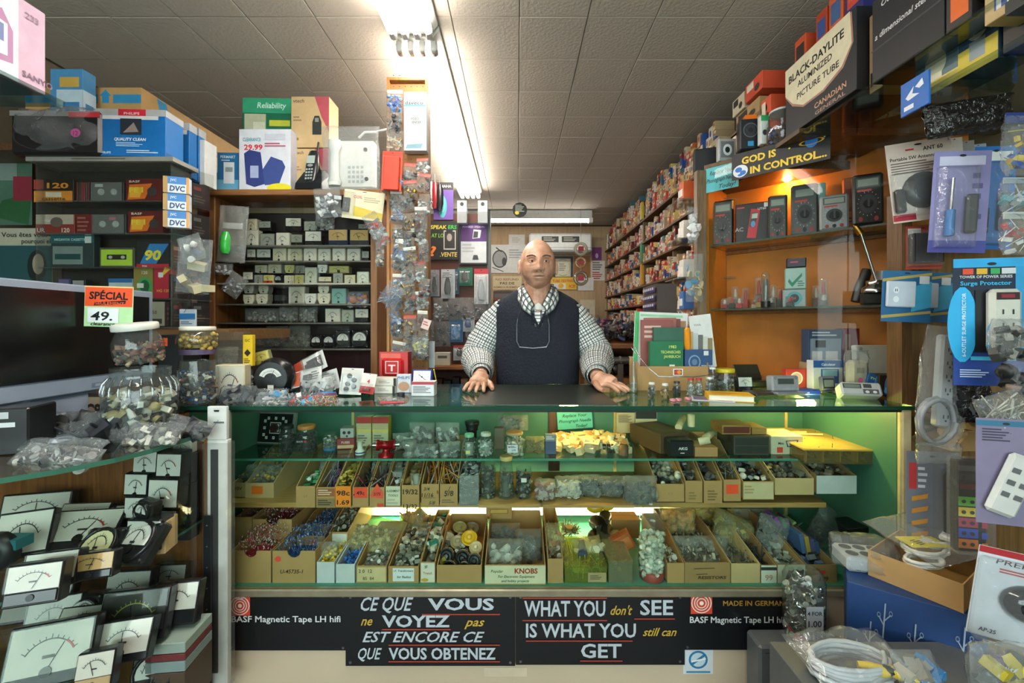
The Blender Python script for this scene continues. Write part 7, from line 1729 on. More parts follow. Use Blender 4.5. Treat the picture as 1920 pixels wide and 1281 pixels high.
# ================================================================ back of the shop
YW = 3.1
pb = thing('back_pegboard','brown pegboard partition hung with packs behind the shopkeeper','pegboard',(0,0,0))
xa,xb = (800-CX)*YW/F_,(917-CX)*YW/F_
MB().box((xa,YW,0),(xb,YW+.02,2.1),C('5a3020',.6)).obj('panel',pb)
MB().box((xb-.012,YW-.02,0),(xb+.012,YW+.03,2.12),C('4a4c4e',.4)).obj('edge_post',pb)
MB().box((xa,YW-.22,.99),(xb-.1,YW-.001,1.01),wood('9a5e2c','7a4620','x')).obj('ledge',pb)
MB().box((xa,YW-.2,.6),(xb-.06,YW-.001,.62),wood('6a4020','4a2c14','x')).obj('ledge',pb)
Yf = YW-.01
paper('speaker_poster','purple poster with a black heading and a cyan shape','poster',813,850,342,412,Yf,'6a4aa0',[('r',0,.8,1,1,'18181a'),('t','YAMAHA',.5,.86,.1,'d8d8d8','c',0,.8),('e',.45,.35,.22,.3,'4ab0b8'),('e',.45,.4,.12,.2,'7ac8d0')])
paper('speaker_sign','black sign with rainbow lettering for speakers and vente','sign',806,860,415,487,Yf-.01,'16181a',[('t','SPEAK',.3,.8,.14,'d8c83a','c',.1,.56,.02),('t','ERS',.78,.8,.14,'3ac04a','c',.1,.3,.02),('t','AT LOW',.35,.58,.14,'8ac83a','c',.1,.6),('t','?',.12,.1,.35,'e87a2c','c',.1,.2,.03),('t','.VENTE',.65,.08,.16,'e0c060','c',.1,.6,.02),('r',.48,.26,.9,.76,'c8c4bc'),('r',.51,.29,.87,.73,'2a2826'),('e',.68,.58,.09,.1,'a89a90'),('e',.68,.74,.12,.06,'18181a')])
paper('framed_advert','purple and white product advert in a dark frame','poster',864,912,420,493,Yf-.01,'d0d4d8',[('r',0,.55,1,1,'5a2a7a'),('t','POWERED SPEAKERS',.5,.9,.07,'d8c8e0','c',0,.85),('p',[(.45,.62),(.75,.64),(.8,.84),(.5,.86)],'d0d0d4'),('p',[(.48,.64),(.66,.65),(.68,.8),(.52,.81)],'3a3a40'),('l',.05,.25,.6,.5,3,'b0b4b8'),('p',[(.45,.08),(.7,.08),(.65,.2),(.5,.2)],'3a3a3a')],None,.003,0,('2a2c2e',.012))
for k,x in enumerate((866,905)):
    boxat('column_speaker',('first','second')[k]+' white and grey column loudspeaker above the framed advert','loudspeaker',x-9,x+9,376,HC+(610-418)*3.0/F_,3.0,.06,'c8ccd0',F=[('e',.5,.84,.2,.09,'2a2c2e'),('r',.02,0,.98,.5,'9aa0a4')]+([('n',.5,.72-.06*q,.62,.72-.06*q,.03,'4a4c50') for q in range(4)] if not k else []),group='column loudspeakers',seam=False)
PK = 'packs on the back pegboard'
def gizmo(c,w_,h_,hh):
    return lambda o: MB().lathe([(w_*.7,.0),(w_,hh*.25),(w_*.8,hh*.7),(w_*.4,hh)],cm(c),(0,-.016,h_),10,flat=.5).obj('article',o)
for a,b,t,q,c,g,l in ((806,824,506,556,'8a8c90','1c1c1e','grey card with a black lead'),(827,853,505,560,'b8babc','1a1c1e','pale card with a black razor-like gadget'),(852,861,505,552,'1c4a6a','16181a','narrow blue card'),(858,886,502,536,'0c6a4a','3a3c3c','green-topped card with a grey adapter'),(889,916,504,570,'c8c4c4','a8acb0','red-edged card with a silver clipper'),(842,868,600,642,'1c5a8a','2a78b0','blue card of small parts'),(850,876,648,676,'b8bcc0','1c1c20','red and white telephone card'),(866,890,596,622,'b8bcc0','2a4a7a','white and blue card')):
    F0 = [('r',0,.85,1,1,'b82a34')] if 'red' in l else [('l',.1,.7,.9,.9,3,'6a6c70')]
    bl(l+' on the back pegboard',a,b,t,q,Yf-.03,c,F0,U(-.1,.1),0,0,gizmo(g,.022*(b-a)/22,.03,.13*(q-t)/60),(.1,.08,.9,.8),PK)
for a,b,t,q,c,l in ((812,830,558,602,['c8cacc','8a8c8e'],'clear pack of a pale plug'),(826,842,565,600,['9a9c9e','5a5c5e'],'clear pack of a grey adapter'),(840,866,558,600,['1c2a3a','2a3a4a','16181c'],'dark blue-black cable bag'),(862,892,558,600,['3a3c40','8a8c90','1c1c1e'],'silvery cable bag'),(890,914,566,600,['8a8c8e','3a3a3c'],'grey plug bag'),(815,845,602,650,['2a3a4a','1c1c20','4a4c50'],'dark lead bag'),(872,892,622,660,['2a2c30','16181a'],'black pouch'),(800,815,600,660,['4a4c50','8a8c90'],'narrow grey lead bag')):
    bagat(l+' on the back pegboard',a,b,t,q,Yf-.04,.04,('bw',c,18,(.012,.026)),film=FILM,group=PK)
boxat('cream_device','cream boxed device on the ledge of the back pegboard','box',815,844,661,1.011,2.95,.06,'c8c4b0',F=[('r',.2,.55,.8,.75,'5a5850')])
for k in range(6):
    boxat('ledge_box',f'{("grey", "maroon", "dark green", "black", "tan", "slate")[k]} carton on the lower ledge behind the counter','box',800+k*16,813+k*16,708+(k % 3)*3,.621,2.95,.08,('6a6c6a','5a2a20','2a3c30','1c1c1e','8a6a48','4a5058')[k],group='cartons on the lower ledge')
for k,(x,y,c) in enumerate(((815,368,'8a1c24'),(824,372,'1c1e20'),(806,366,'b8babc'))):
    o = thing('headset',('red','black','silver')[k]+' oval pack hanging beside the purple poster','pack',P(x,y,3.06),0,'oval packs')
    MB().lathe([(.012,-.09),(.028,-.04),(.028,.05),(.014,.1)],C(c,.25),n=12,flat=.4).obj('shell',o); MB().cyl((0,0,.1),.003,.06,STEEL).obj('hook',o)
# back wall
Yw = YB-.006
paper('white_notice','plain white notice high on the back wall','notice',954,984,440,462,Yw,'d0ccc4',[('l',.2,.3,.8,.8,4,'b0aca4')])
paper('line_drawing','white sheet with a black ink drawing on the back wall','poster',916,986,459,512,Yw-.003,'d4d4d0',[('e',.3,.5,.2,.32,'9a9c9c'),('o',.3,.5,.2,.32,.15,'3a3c3e'),('e',.42,.4,.06,.15,'2a2a2c'),('n',.1,.2,.4,.05,.02,'3a3c3e'),('n',.2,.9,.35,.75,.03,'2a2a2c'),('l',.55,.5,.95,.85,4,'a0a2a4')])
o = boxat('air_conditioner','white wall air-conditioner with two black stickers','air conditioner',992,1110,437,HC+(610-472)*5.75/F_,5.74,.24,'d8d8d4',F=[('r',.2,.5,.47,.82,'1a1a1c'),('l',.23,.55,.44,.78,3,'a8a890'),('r',.52,.5,.8,.82,'1a1a1c'),('l',.55,.55,.77,.78,3,'a8a890'),('r',0,.2,1,.23,'a0a09c'),('r',.02,.0,.98,.1,'8a8a88')],seam=False,ch=.02)
paper('certificate','framed cream certificate on the back wall','picture',1041,1070,485,519,Yw,'c8c4a8',[('o',.5,.5,.47,.47,.06,'8a8460'),('r',.12,.12,.88,.88,'d0ccb4'),('l',.25,.3,.75,.75,4,'8a8670')],None,.003,0,('2a3038',.03))
paper('cork_board','orange-brown cork board behind the hanging tape rolls','board',1076,1106,480,520,Yw,'94602c',[])
paper('purple_leaflet','purple leaflet on the back wall corner','leaflet',1110,1128,464,488,Yw,'7a2a78',[('e',.5,.35,.15,.2,'d8b8d8')])
paper('red_lettered_notice','white notice with red lines under the purple leaflet','notice',1108,1134,489,526,Yw,'d4ccc4',[('l',.1,.05,.9,.45,4,'b83a3a'),('l',.1,.5,.9,.95,4,'6a6664')])
paper('tube_testing_sign','yellow tube testing sign with red and white print','sign',1028,1081,520,543,Yw-.01,'e0b82c',[('t','TUBE TESTING',.52,.6,.3,'c83a2c','c',0,.75,.02),('r',.0,.05,.62,.5,'e0d8d0'),('e',.45,.3,.1,.2,'e0a82c'),('t','ICI!',.84,.15,.35,'c82a3c','c',.2)])
paper('white_card','plain white card beside the yellow tube testing sign','card',1084,1113,521,545,Yw-.004,'d8d8d4')
paper('refund_sign','cream sign lettered no refund in two languages','sign',924,978,518,543,Yw-.3,'c8b890',[('t','NO REFUND',.5,.68,.22,'8a5a48','c',0,.8),('t','PAS DE',.5,.38,.26,'2a2420','c',0,.5,.02),('t','REMBOURSEMENT',.5,.1,.2,'8a4a38','c',0,.92)])
struct('trim_30',MB().box((-.35,5.45,0),(.05,YB-.01,HC+(610-640)*5.6/F_-.001),wood('6a4424','4a2e16','x')))
o = boxat('drawer_rack','small drawer rack with red label strips below the refund sign','drawer rack',925,980,546,HC+(610-640)*5.6/F_,5.6,.2,'3a2c2c',seam=False)
for k in range(6): MB().box((-.18,-.108,.07+k*.095),(.18,-.1,.082+k*.095),C('b8402c')).obj('label_strip',o); MB().box((-.18,-.106,.09+k*.095),(.18,-.1,.15+k*.095),C('5a5250')).obj('drawer',o)
for k,(y,r,c) in enumerate(((467,13,'d0ccc0'),(493,11,'c8a070'),(522,14,'8a8a84'))):
    o = thing('tape_ring',('topmost','middle','lowest')[k]+' clear ring roll of three hanging before the back wall','roll',P(1089,y,5.0),0,'hanging ring rolls')
    R_ = pw(r,5.0)
    m = MB(); m.tube([(R_*.8*math.cos(t*PI/10),0,R_*.8*math.sin(t*PI/10)) for t in range(21)],R_*.22,clear('e0d8c0',.1,.15,.35,c),8); m.obj('ring',o)
    MB().box((-R_*.4,-.02,-R_*.35),(R_*.4,-.015,R_*.35),C('a01c34')).obj('label_card',o)
    MB().cyl((0,0,R_),.003,(CEIL-.012-R_-o.location.z) if k == 0 else .12,STEEL,n=5).obj('string',o)
o = thing('round_charm','round black lettered charm with a yellow bird hung from the ceiling','charm',P(974.5,394,4.3),0)
R_ = pw(14,4.3)
MB().lathe([(R_,0),(R_,.008)],C('1a1a1a',.4),n=12,ax='y').obj('disc',o)
MB().prints(2*R_,2*R_,[('l',.2,.35,.85,.85,5,'a8a8a0'),('e',.32,.3,.14,.12,'e0c82c')],-.008,None,-R_).obj('printed_face',o)
MB().cyl((0,0,R_),.002,CEIL-.012-R_-(HC+(610-394)*4.3/F_),STEEL,n=5).obj('string',o)
# bench with clutter in the far corner
bn = thing('corner_bench','brown workbench in the far corner under the tube shelves','bench',(1.0,5.2,0))
for z,d in ((1.12,.3),(.78,.3)): MB().box((-.2,-d-1.2,z-.03),(.3,.5,z),wood('8a5a30','6a4220','y')).obj('bench_board',bn)
for y in (-1.45,.4): MB().box((-.18,y,0),(-.12,y+.06,.75),wood('7a4c28','5a3418','z')).obj('leg',bn)
MB().box((.22,-1.5,0),(.3,.5,1.1),wood('6a4424','4a2e16','z')).obj('back_board',bn)
p = MB(); pile(p,(0,0,0),(.46,1.8,.22),900,'bckw',[cm(c) for c in ('1c1c1e','2a2c30','4a4440','6a6460','8a8a88','7a2a4a','2c2c2e','3a4a6a')],(.025,.065),.4)
tag(p.obj('bench_clutter',kind='stuff'),'tangle of dark leads, tools and parts covering the corner bench','clutter',None,(1.02,4.85,1.121))
p = MB(); pile(p,(0,0,0),(.44,1.6,.16),120,'bk',[cm(c) for c in ('1c1c1e','3a3430','6a3a24','5a5854')],(.05,.12),.3)
tag(p.obj('bench_clutter',kind='stuff'),'dark boxes and coils under the corner bench board','clutter',None,(1.02,4.85,.781))
for k,(a,b,t,c,Y) in enumerate(((1086,1112,574,'4a484a',5.6),(1088,1116,562,'b8aa90',5.62),(1084,1110,590,'2a2c30',5.58),(1094,1120,596,'8a8c90',5.55))):
    boxat('instrument_case',('grey','cream','black','silver')[k]+' instrument case at the bench back','case',a,b,t,1.121,Y-.12*k,.1,c,F=[('l',.1,.2,.9,.8,3,'6a6a6a')],group='instrument cases on the bench',seam=False)
o = thing('pipe_rail','horizontal silver rail below the corner bench','rail',(.72,3.6,HC-(676-HY)*3.6/F_))
MB().cyl((-.0,0,0),.03,.3,STEEL,'x',12).obj('tube',o)
for k in range(3): MB().cyl((.06+k*.08,0,0),.036,.012,C('6a6c70',.4),'x',12).obj('collar',o)
MB().box((.13,-.02,-1.0),(.17,.02,-.03),STEEL).obj('stand',o)
# ================================================================ right wall: shelves of boxed valves
XS = 1.24
rk = thing('valve_rack','wall of brown shelves packed with small valve cartons','shelving',(0,0,0))
ZR = (1.28,1.50,1.68,1.90,2.10,2.32)
for z in ZR: MB().box((XS-.02,2.62,z-.016),(XR-.01,YB-.05,z),wood('6e5236','523a24','y',.6)).obj('shelf',rk)
for y in (2.62,3.4,4.2,5.1,5.9): MB().box((XS,y-.015,0),(XS+.3,y+.015,2.31),wood('7a6242','5a4428','z',.6)).obj('upright',rk)
MB().box((XS-.022,4.18,1.91),(XS,4.24,2.09),C('4a8a64')).obj('green_panel',rk); MB().box((XS-.022,4.18,1.69),(XS,4.24,1.89),C('c08a2c')).obj('amber_panel',rk)
MB().box((XS-.022,4.18,2.33),(XS,4.24,2.5),C('c8b03a')).obj('yellow_panel',rk)
cols = ['c8b898','d8ccb4','b8a078','c84a34','d8d0c4','b8302c','d8c070','c8683a','2a4a8a','a89070','e0d8c8','6a1c20','3a6a7a','d8bc94']
pool = []
for k,c in enumerate(cols):
    a = cols[(k*5+3) % len(cols)]
    m = MB(); m.box((0,-.5,0),(.12,.5,1),cm(c))
    m.M = Matrix.Translation((0,0,0)) @ TURN['L']
    m.prints(1,1,[('r',-.0,.62,1,.88,a),('r',.2,.2,.8,.42,'3a2a22' if k % 3 else 'a82a24')] if k % 2 else [('r',.0,.0,1,.3,a),('e',.5,.62,.24,.2,'a82a24' if k % 4 else '2a3a6a')])
    pool.append(m)
pm = [m.mesh('valve_carton') for m in pool]
spots = []
r3 = random.Random(5)
for zi,z in enumerate(ZR):
    top = (ZR[zi+1]-.018 if zi < 5 else CEIL-.03)
    y = 2.645; sk = 0
    while y < YB-.1:
        wy = r3.choice((.026,.03,.034,.04,.05)); zz = z+.001; x = XS+r3.uniform(-.015,.02)
        lim = top-(r3.uniform(0,.05) if zi < 5 else r3.uniform(.01,.09))
        if abs(y-4.2) > .045:
            sk += 1; tr = 0
            while True:
                hz = r3.choice((.034,.045,.06,.075,.09))*(1.2 if y < 3.2 else 1)
                if zz+hz > lim: break
                spots.append((y+wy/2,x+r3.uniform(-.006,.006),zz,wy*.95,hz*.985,r3.randrange(len(cols)),zi,sk,tr)); zz += hz; tr += 1
        y += wy
spots.sort(key=lambda s: -(s[3]*s[4]/s[0]**3))
CNM = 'tan,cream,buff,orange-red,ivory,red,yellow,orange,navy,brown,white,maroon,teal,sand'.split(',')
TEN = ['','','twenty','thirty','forty','fifty','sixty','seventy','eighty','ninety']
def nth(n): return ORD[n-1] if n <= 20 else (TEN[n//10]+'-'+ORD[n % 10-1] if n % 10 else TEN[n//10][:-1]+'ieth')
for y,x,z,wy,hz,k,zi,sk,tr in spots[:295]:
    o = bpy.data.objects.new('valve_carton',pm[k]); COL.objects.link(o)
    tag(o,f'{CNM[k]} valve carton, {ORD[tr]} tier of the {nth(sk)} stack on the {ORD[zi]} rack shelf','carton','valve cartons on the wall shelves',(x,y,z),scale=(1,wy,hz))
rest = MB()
for y,x,z,wy,hz,k,*_ in spots[295:]:
    S_ = Matrix.Translation((x,y,z)) @ Matrix.Diagonal((1,wy,hz,1)); m = pool[k]
    n = len(rest.v); rest.v += [S_ @ v for v in m.v]; rest.f += [[q+n for q in f] for f in m.f]
    off = []
    for t in m.mats:
        if t not in rest.mats: rest.mats.append(t)
        off.append(rest.mats.index(t))
    rest.mi += [off[i] for i in m.mi]; rest.sm += m.sm
tag(rest.obj('valve_cartons_mass',kind='stuff'),'mass of tiny valve cartons filling the far wall shelves','cartons','far valve cartons')
# ================================================================ corner cabinet with meters under the message board
A_,B_ = Vector((.98,2.24)),Vector((1.571,1.643))
nd = (B_-A_).normalized(); nn = Vector((.71,.70)); CZ = 2.128
rzc = math.atan2(nd.y,nd.x)
cc = thing('corner_cabinet','corner cabinet with an orange lit back, glass shelves and a curved pane','cabinet',(0,0,0))
OR = C('c87a24',.55,var=.22,scale=9); wc = wood('6a4c2c','4e361c','x',.5,5)
def q2(p,d=0): v = p+nn*d; return (v.x,v.y)
Ai,Bi = A_+nd*.0,B_+nd*.12
MB().slab([q2(Ai),q2(Bi),q2(Bi,.3),q2(Ai,.3)],CZ-.03,CZ,wc).obj('top_board',cc)
MB().slab([q2(Ai,.27),q2(Bi,.27),q2(Bi,.29),q2(Ai,.29)],0,CZ-.031,OR).obj('back_panel',cc)
e = nd*.02
MB().slab([q2(Ai,.01),q2(Ai+e,.01),q2(Ai+e,.268),q2(Ai,.268)],0,CZ-.031,C('c07424',.55,var=.2)).obj('side_panel',cc)
MB().box((A_.x-.045,A_.y-.02,0),(A_.x+.005,A_.y+.02,CZ-.031),wood('7a6248','5e4830','z')).obj('corner_post',cc)
MB().slab([q2(Ai,.02),q2(Bi,.02),q2(Bi,.268),q2(Ai,.268)],.98,1.02,wood('a87436','86561f','x')).obj('floor_board',cc)
SZ = (1.71,1.375)
for z in SZ: MB().slab([q2(Ai+e,.03),q2(Bi,.03),q2(Bi,.268),q2(Ai+e,.268)],z-.008,z,GLASS,C('4a5a50',.2)).obj('glass_shelf',cc)
for z in SZ: MB().slab([q2(Ai+e,.25),q2(Bi,.25),q2(Bi,.268),q2(Ai+e,.268)],z-.025,z-.009,wood('8a5a2a','6a4018','x')).obj('shelf_batten',cc)
arc = []
for k in range(15):
    t = k/14; p = A_.lerp(B_,t)-nn*(.11*math.sin(PI*t)-.012); arc.append((p.x,p.y))
g = MB(); g.loft([[(x,y,1.022) for x,y in arc],[(x,y,CZ-.04) for x,y in arc]],clear('f6f8f6',.015,.02),True,(0,0),False); g.obj('curved_pane',cc)
b0 = P(1476,335,2.16)
MB().lathe([(.004,-.05),(.018,-.04),(.024,-.02),(.02,0),(.012,.015),(.012,.02)],glow('ffb45a',220),(b0.x,b0.y,CZ-.062),14).obj('bulb',cc)
MB().cyl((b0.x,b0.y,CZ-.045),.014,.014,BRASS).obj('bulb_holder',cc)
def on_c(px,d=.0,z=0):                         # where the cabinet front line is crossed by a column of the photo
    m = (px-CX)/F_; t = (m*A_.y-A_.x)/(nd.x-m*nd.y); v = A_+nd*t+nn*d
    return Vector((v.x,v.y,z))
def slant(name,label,cat,px0,px1,pyt,pyb,col,F,d=-.012,th=.004):
    a,b = on_c(px0),on_c(px1); w_ = (b-a).length; Y = (a.y+b.y)/2; h_ = (pyb-pyt)*Y/F_
    c = (a+b)/2+Vector((nn.x,nn.y,0))*d; c.z = HC-(pyb-HY)*Y/F_
    o = MB().box((-w_/2,0,0),(w_/2,th,h_),cm(col)).obj(name); tag(o,label,cat,None,c,rzc)
    MB().prints(w_,h_,F).obj('printed_face',o)
slant('message_board','black board with yellow letters saying God is in control','sign',1388,1567,283,332,'131416',[('t','GOD IS',.3,.55,.36,'e8c02c','c',0,.37,.035),('t','IN CONTROL...',.59,.12,.36,'e8c02c','c',0,.76,.035),('e',.1,.3,.085,.24,'d8dce0'),('e',.08,.36,.04,.1,'2a6ac0'),('e',.13,.22,.035,.09,'2a6ac0'),('e',.1,.15,.03,.05,'2a6ac0'),('e',.83,.74,.06,.2,'2a78c8'),('o',.83,.74,.12,.1,.2,'d8a82c'),('e',.55,.85,.012,.035,'d8d8d8'),('e',.62,.7,.01,.03,'e0c02c'),('e',.95,.8,.008,.03,'e0e0e0')],-.118)
slant('needle_note','turquoise handwritten needle note on the corner cabinet','note',1325,1386,311,357,'48b0b8',[('t','Replace Your',.5,.68,.24,'1c2c34','c',.3,.75),('t','Phonograph Needle',.5,.38,.24,'1c2c34','c',.3,.95),('t','Today!',.68,.08,.24,'1c2c34','c',.3)])
def cab(name,label,cat,px0,px1,h,z,d,dep,col,F=(),group=None,ch=.004,lean=0):
    a,b = on_c(px0,d),on_c(px1,d); c = (a+b)/2; c.z = z+.001
    return carton(name,label,cat,c,(b-a).length*.96,dep,h,col,F=F,rz=rzc+.25,group=group,seam=False,ch=ch,rx=-lean)
def dmm(px0,px1,pyt,label,col='1c2022',d=.1,holster=None):
    Y = on_c((px0+px1)/2,d).y; h = HC-(pyt-HY)*Y/F_-SZ[0]
    o = cab('multimeter',label,'multimeter',px0,px1,h,SZ[0],d,.04,C(col,.35),[('r',.12,.72,.88,.92,'4a4e4c'),('r',.17,.75,.83,.89,'8a948c'),('e',.5,.4,.28,.19,'2e3234'),('k',.5,.4,.32,.22,0,330,15,.12,'c8ccc8'),('e',.25,.1,.07,.05,'8a2a24'),('e',.5,.1,.07,.05,'0c0c0c'),('e',.75,.1,.07,.05,'8a2a24'),('l',.15,.62,.85,.7,1,'b83a34')],'multimeters on the corner cabinet shelf',.008,.08)
    w_ = o.dimensions.x
    k = MB(); k.cyl((0,-.02,h*.4),w_*.17,.008,C('0e0f10',.3),'y',16); k.box((-w_*.03,-.036,h*.4-w_*.16),(w_*.03,-.028,h*.4+w_*.16),C('3a3c3e')); k.obj('dial_knob',o,kind='stuff')
    return o
dmm(1322,1362,376,'black multimeter beside the boxed red one, nearest the post')
o = cab('boxed_multimeter','black carton picturing a red multimeter','box',1364,1428,.2,SZ[0],.12,.05,'1c181a',[('p',[(.35,.12),(.62,.1),(.75,.82),(.48,.85)],'b81c2c'),('p',[(.42,.4),(.6,.38),(.68,.74),(.5,.76)],'3a3c40'),('p',[(.49,.6),(.66,.6),(.68,.72),(.51,.72)],'a8b8a8'),('e',.54,.46,.07,.08,'5a88b8'),('l',.05,.86,.4,.93,1,'c82a34'),('t','UT60',.8,.8,.08,'c8c8c8'),('r',.86,.86,.98,.97,'d8d8d8'),('t','AC',.12,.3,.14,'a8a4a0')])
dmm(1428,1466,366,'grey multimeter in a clear wrapper','3a3e3c')
dmm(1472,1526,345,'large grey multimeter with a wide dial','4a4e50')
dmm(1530,1588,366,'pale grey analogue tester with a red sticker','8a8e92',.06)
dmm(1594,1656,326,'largest black multimeter in a clear case at the cabinet end','1a1c1e',.04)
for k,(a,b) in enumerate(((1562,1592),(1592,1622))): cab('orange_carton',('first','second')[k]+' orange printed carton behind the multimeters','box',a,b,.26,SZ[0],.22,.04,'c0643a',[('r',.2,.4,.8,.8,'8a3a24'),('t','LPS',.5,.15,.2,'6a2a1c')],'orange cartons behind the multimeters')
cab('cyan_carton','pale cyan carton beside the bulb','box',1496,1528,.27,SZ[0],.24,.03,'7ac0c0',[('r',.3,.2,.8,.6,'3a8a9a')])
# lower glass shelf
cab('teal_box','white box with a green tick mark, middle of three stacked','box',1460,1502,.1,SZ[1]+.085,.1,.05,'9ab8b0',[('p',[(.2,.5),(.35,.3),(.8,.75),(.8,.6),(.35,.1),(.15,.35)],'0c7a5a'),('l',.6,.1,.95,.4,3,'4a6a64')])
cab('record_box','white box with a turquoise ring, lowest of three stacked','box',1456,1502,.083,SZ[1],.1,.05,'9aa8a8',[('e',.5,.5,.33,.38,'4aa0a8'),('e',.5,.5,.2,.24,'3a2c2c'),('e',.5,.5,.06,.08,'b84a3a')])
cab('dark_box','dark purple box on top of the stack of three','box',1463,1502,.045,SZ[1]+.187,.1,.05,'2a2236',[('l',.2,.4,.8,.7,1,'a83a5a')])
for k,(px,h,c,l) in enumerate(((1340,.06,'c8c0b0','white-petalled'),(1358,.12,'6a5a44','tall clear'),(1378,.11,'b01c24','red-topped'),(1396,.05,'c8c0a8','low cream'),(1404,.16,'5a3a2c','tall brown'),(1400,.08,'c82c24','bright red'),(1416,.14,'7a5a44','amber glass'),(1432,.12,'6a6050','smoky'),(1446,.1,'3a3a38','black-stemmed'),(1516,.1,'6a4a34','brown boxed'),(1530,.13,'4a3830','dark boxed'),(1352,.05,'a82028','small red'),(1366,.06,'2a2a2c','small black'),(1380,.055,'b8242c','second small red'),(1418,.06,'a8883a','small brass'),(1440,.05,'2c2c30','flat black'),(1476,.05,'3a3c40','coiled grey'),(1540,.055,'4a4440','flat brown'))):
    low = k > 10
    o = thing('stylus_pack',f'{l} stylus holder on the lower glass shelf of the corner cabinet','stylus',on_c(px,.05 if low else .16,SZ[1]+.001),rzc,'stylus holders on the glass shelf')
    m = MB(); m.box((-.014,-.012,0),(.014,.012,h*.45),C(c,.3),.003); m.obj('base',o)
    MB().box((-.016,-.014,0),(.016,.014,h),BLIS,.002).obj('clear_cover',o); MB().lathe([(.006,h*.45),(.009,h*.6),(.004,h*.9)],C('c8c0b0' if k % 2 else 'b83028',.3),n=8).obj('stem',o)
o = thing('vacuum_valve_jar','tall black-based glass valve standing on the lower glass shelf','valve',on_c(1433,.02,SZ[1]+.001),0)
MB().cyl((0,0,0),.02,.03,BLACK).obj('base',o); MB().lathe([(.017,.03),(.019,.06),(.019,.15),(.012,.17),(.003,.175)],JARG,n=14).obj('glass_body',o); MB().cyl((0,0,.035),.009,.1,C('6a6c6c',.4),n=8).obj('anode',o)
t = thing('tonearm_clamp','silver and brass clamp with a long chrome arm on the glass shelf','tonearm',on_c(1640,.05,SZ[1]+.001),-.5)
MB().box((-.05,-.03,0),(.05,.03,.05),C('4a4a4a',.3,.6),.006).obj('base',t); MB().lathe([(.05,.05),(.05,.07),(.035,.08),(.035,.1)],CHROME,n=18).obj('disc',t)
MB().tube([(0,0,.1),(-.02,.0,.18),(-.05,0,.3)],.006,CHROME,8).obj('arm',t); MB().tube([(-.05,0,.3),(-.07,0,.34),(-.065,0,.37)],[.014,.01,.004],BRASS,8).obj('brass_head',t)
MB().cyl((.02,0,.1),.02,.04,STEEL).obj('counterweight',t)
tag(MB().tube([(0,0,0),(.02,0,.06),(.05,0,.14)],[.02,.024,.02],C('1a1a1c',.4),10).obj('black_grip'),'black curved grip standing beside the chrome arm','grip',None,on_c(1598,.1,SZ[1]+.018))
# on top of the corner cabinet
def tz(py): return (CZ-HC)*F_/(HY-py)
def topb(name,label,cat,a,b,t,q,dep,col,**k): return boxat(name,label,cat,a,b,t,CZ+.001,tz(q),dep,col,seam=False,**k)
topb('black_speaker','small square black loudspeaker at the near corner of the cabinet top','loudspeaker',1303,1346,277,321,.07,C('101114',.6),rz=-.3,ch=.006)
o = topb('web_camera','silver framed little camera beside the black speaker','camera',1348,1380,260,302,.03,C('b8babc',.3,.4),F=[('r',.12,.15,.88,.88,'6a6c6e'),('e',.5,.5,.26,.26,'d0d2d4'),('e',.5,.5,.14,.14,'1c1c1e')])
o = topb('round_speaker','upright black loudspeaker with a round cone and an orange cap','loudspeaker',1389,1426,222,280,.05,C('1a1c20',.4),F=[('o',.5,.62,.36,.24,.14,'5a5c60'),('e',.5,.62,.28,.19,'2a2c2e'),('e',.5,.62,.12,.08,'0c0c0e'),('r',.36,.1,.64,.26,'2a8ab8')],rz=-.15,ch=.005)
MB().box((-.02,-.015,o.dimensions.z*.98),(.03,.015,o.dimensions.z+.022),C('e0701c',.3)).obj('orange_cap',o)
topb('green_white_pack','white packet with a green top behind the round speaker','packet',1427,1441,216,270,.03,'d0d4d0',F=[('r',0,.8,1,1,'2a9a5a'),('e',.5,.4,.3,.1,'3a3c3e')])
jar('wide clear jar of red and blue wires lying by the picture tube box',(1.19,1.92,2.096),.06,.15,('wb',['4a1c14','6a2a1c','2a3a7a','3a2420'],140,(.012,.02)),'b8bcb8',.01,prof=[(.7,0),(1,.2),(1,.7),(.8,1)],level=.55)
for k,(a,b,t,q,c) in enumerate(((1536,1566,215,250,'2a5ab0'),(1568,1593,208,245,'1c4a9a'))):
    o = jarat(('clear tub of blue pins','blue, white and red spray tin')[k]+' on the corner cabinet top',a,b,t+2,CZ+.001,tz(q),lid=None if not k else 'b8bcc0',lidh=.006,fill=('w',[c,'6a9ad8'],30,(.014,.02)),prof=[(1,0),(1,1)],glass=None if not k else C('b8c0cc',.3,.4),F=() if not k else [('r',-.2,-.3,1.2,.5,'b8302c'),('r',-.2,.5,1.2,1.3,'1c4a9a')])
topb('cream_carton','slim cream carton with a round orange emblem on the cabinet top','box',1599,1664,206,236,.05,'d0bc94',F=[('o',.72,.5,.2,.36,.2,'b85a2c'),('e',.2,.3,.15,.15,'4a6a8a')],rz=rzc+.3)
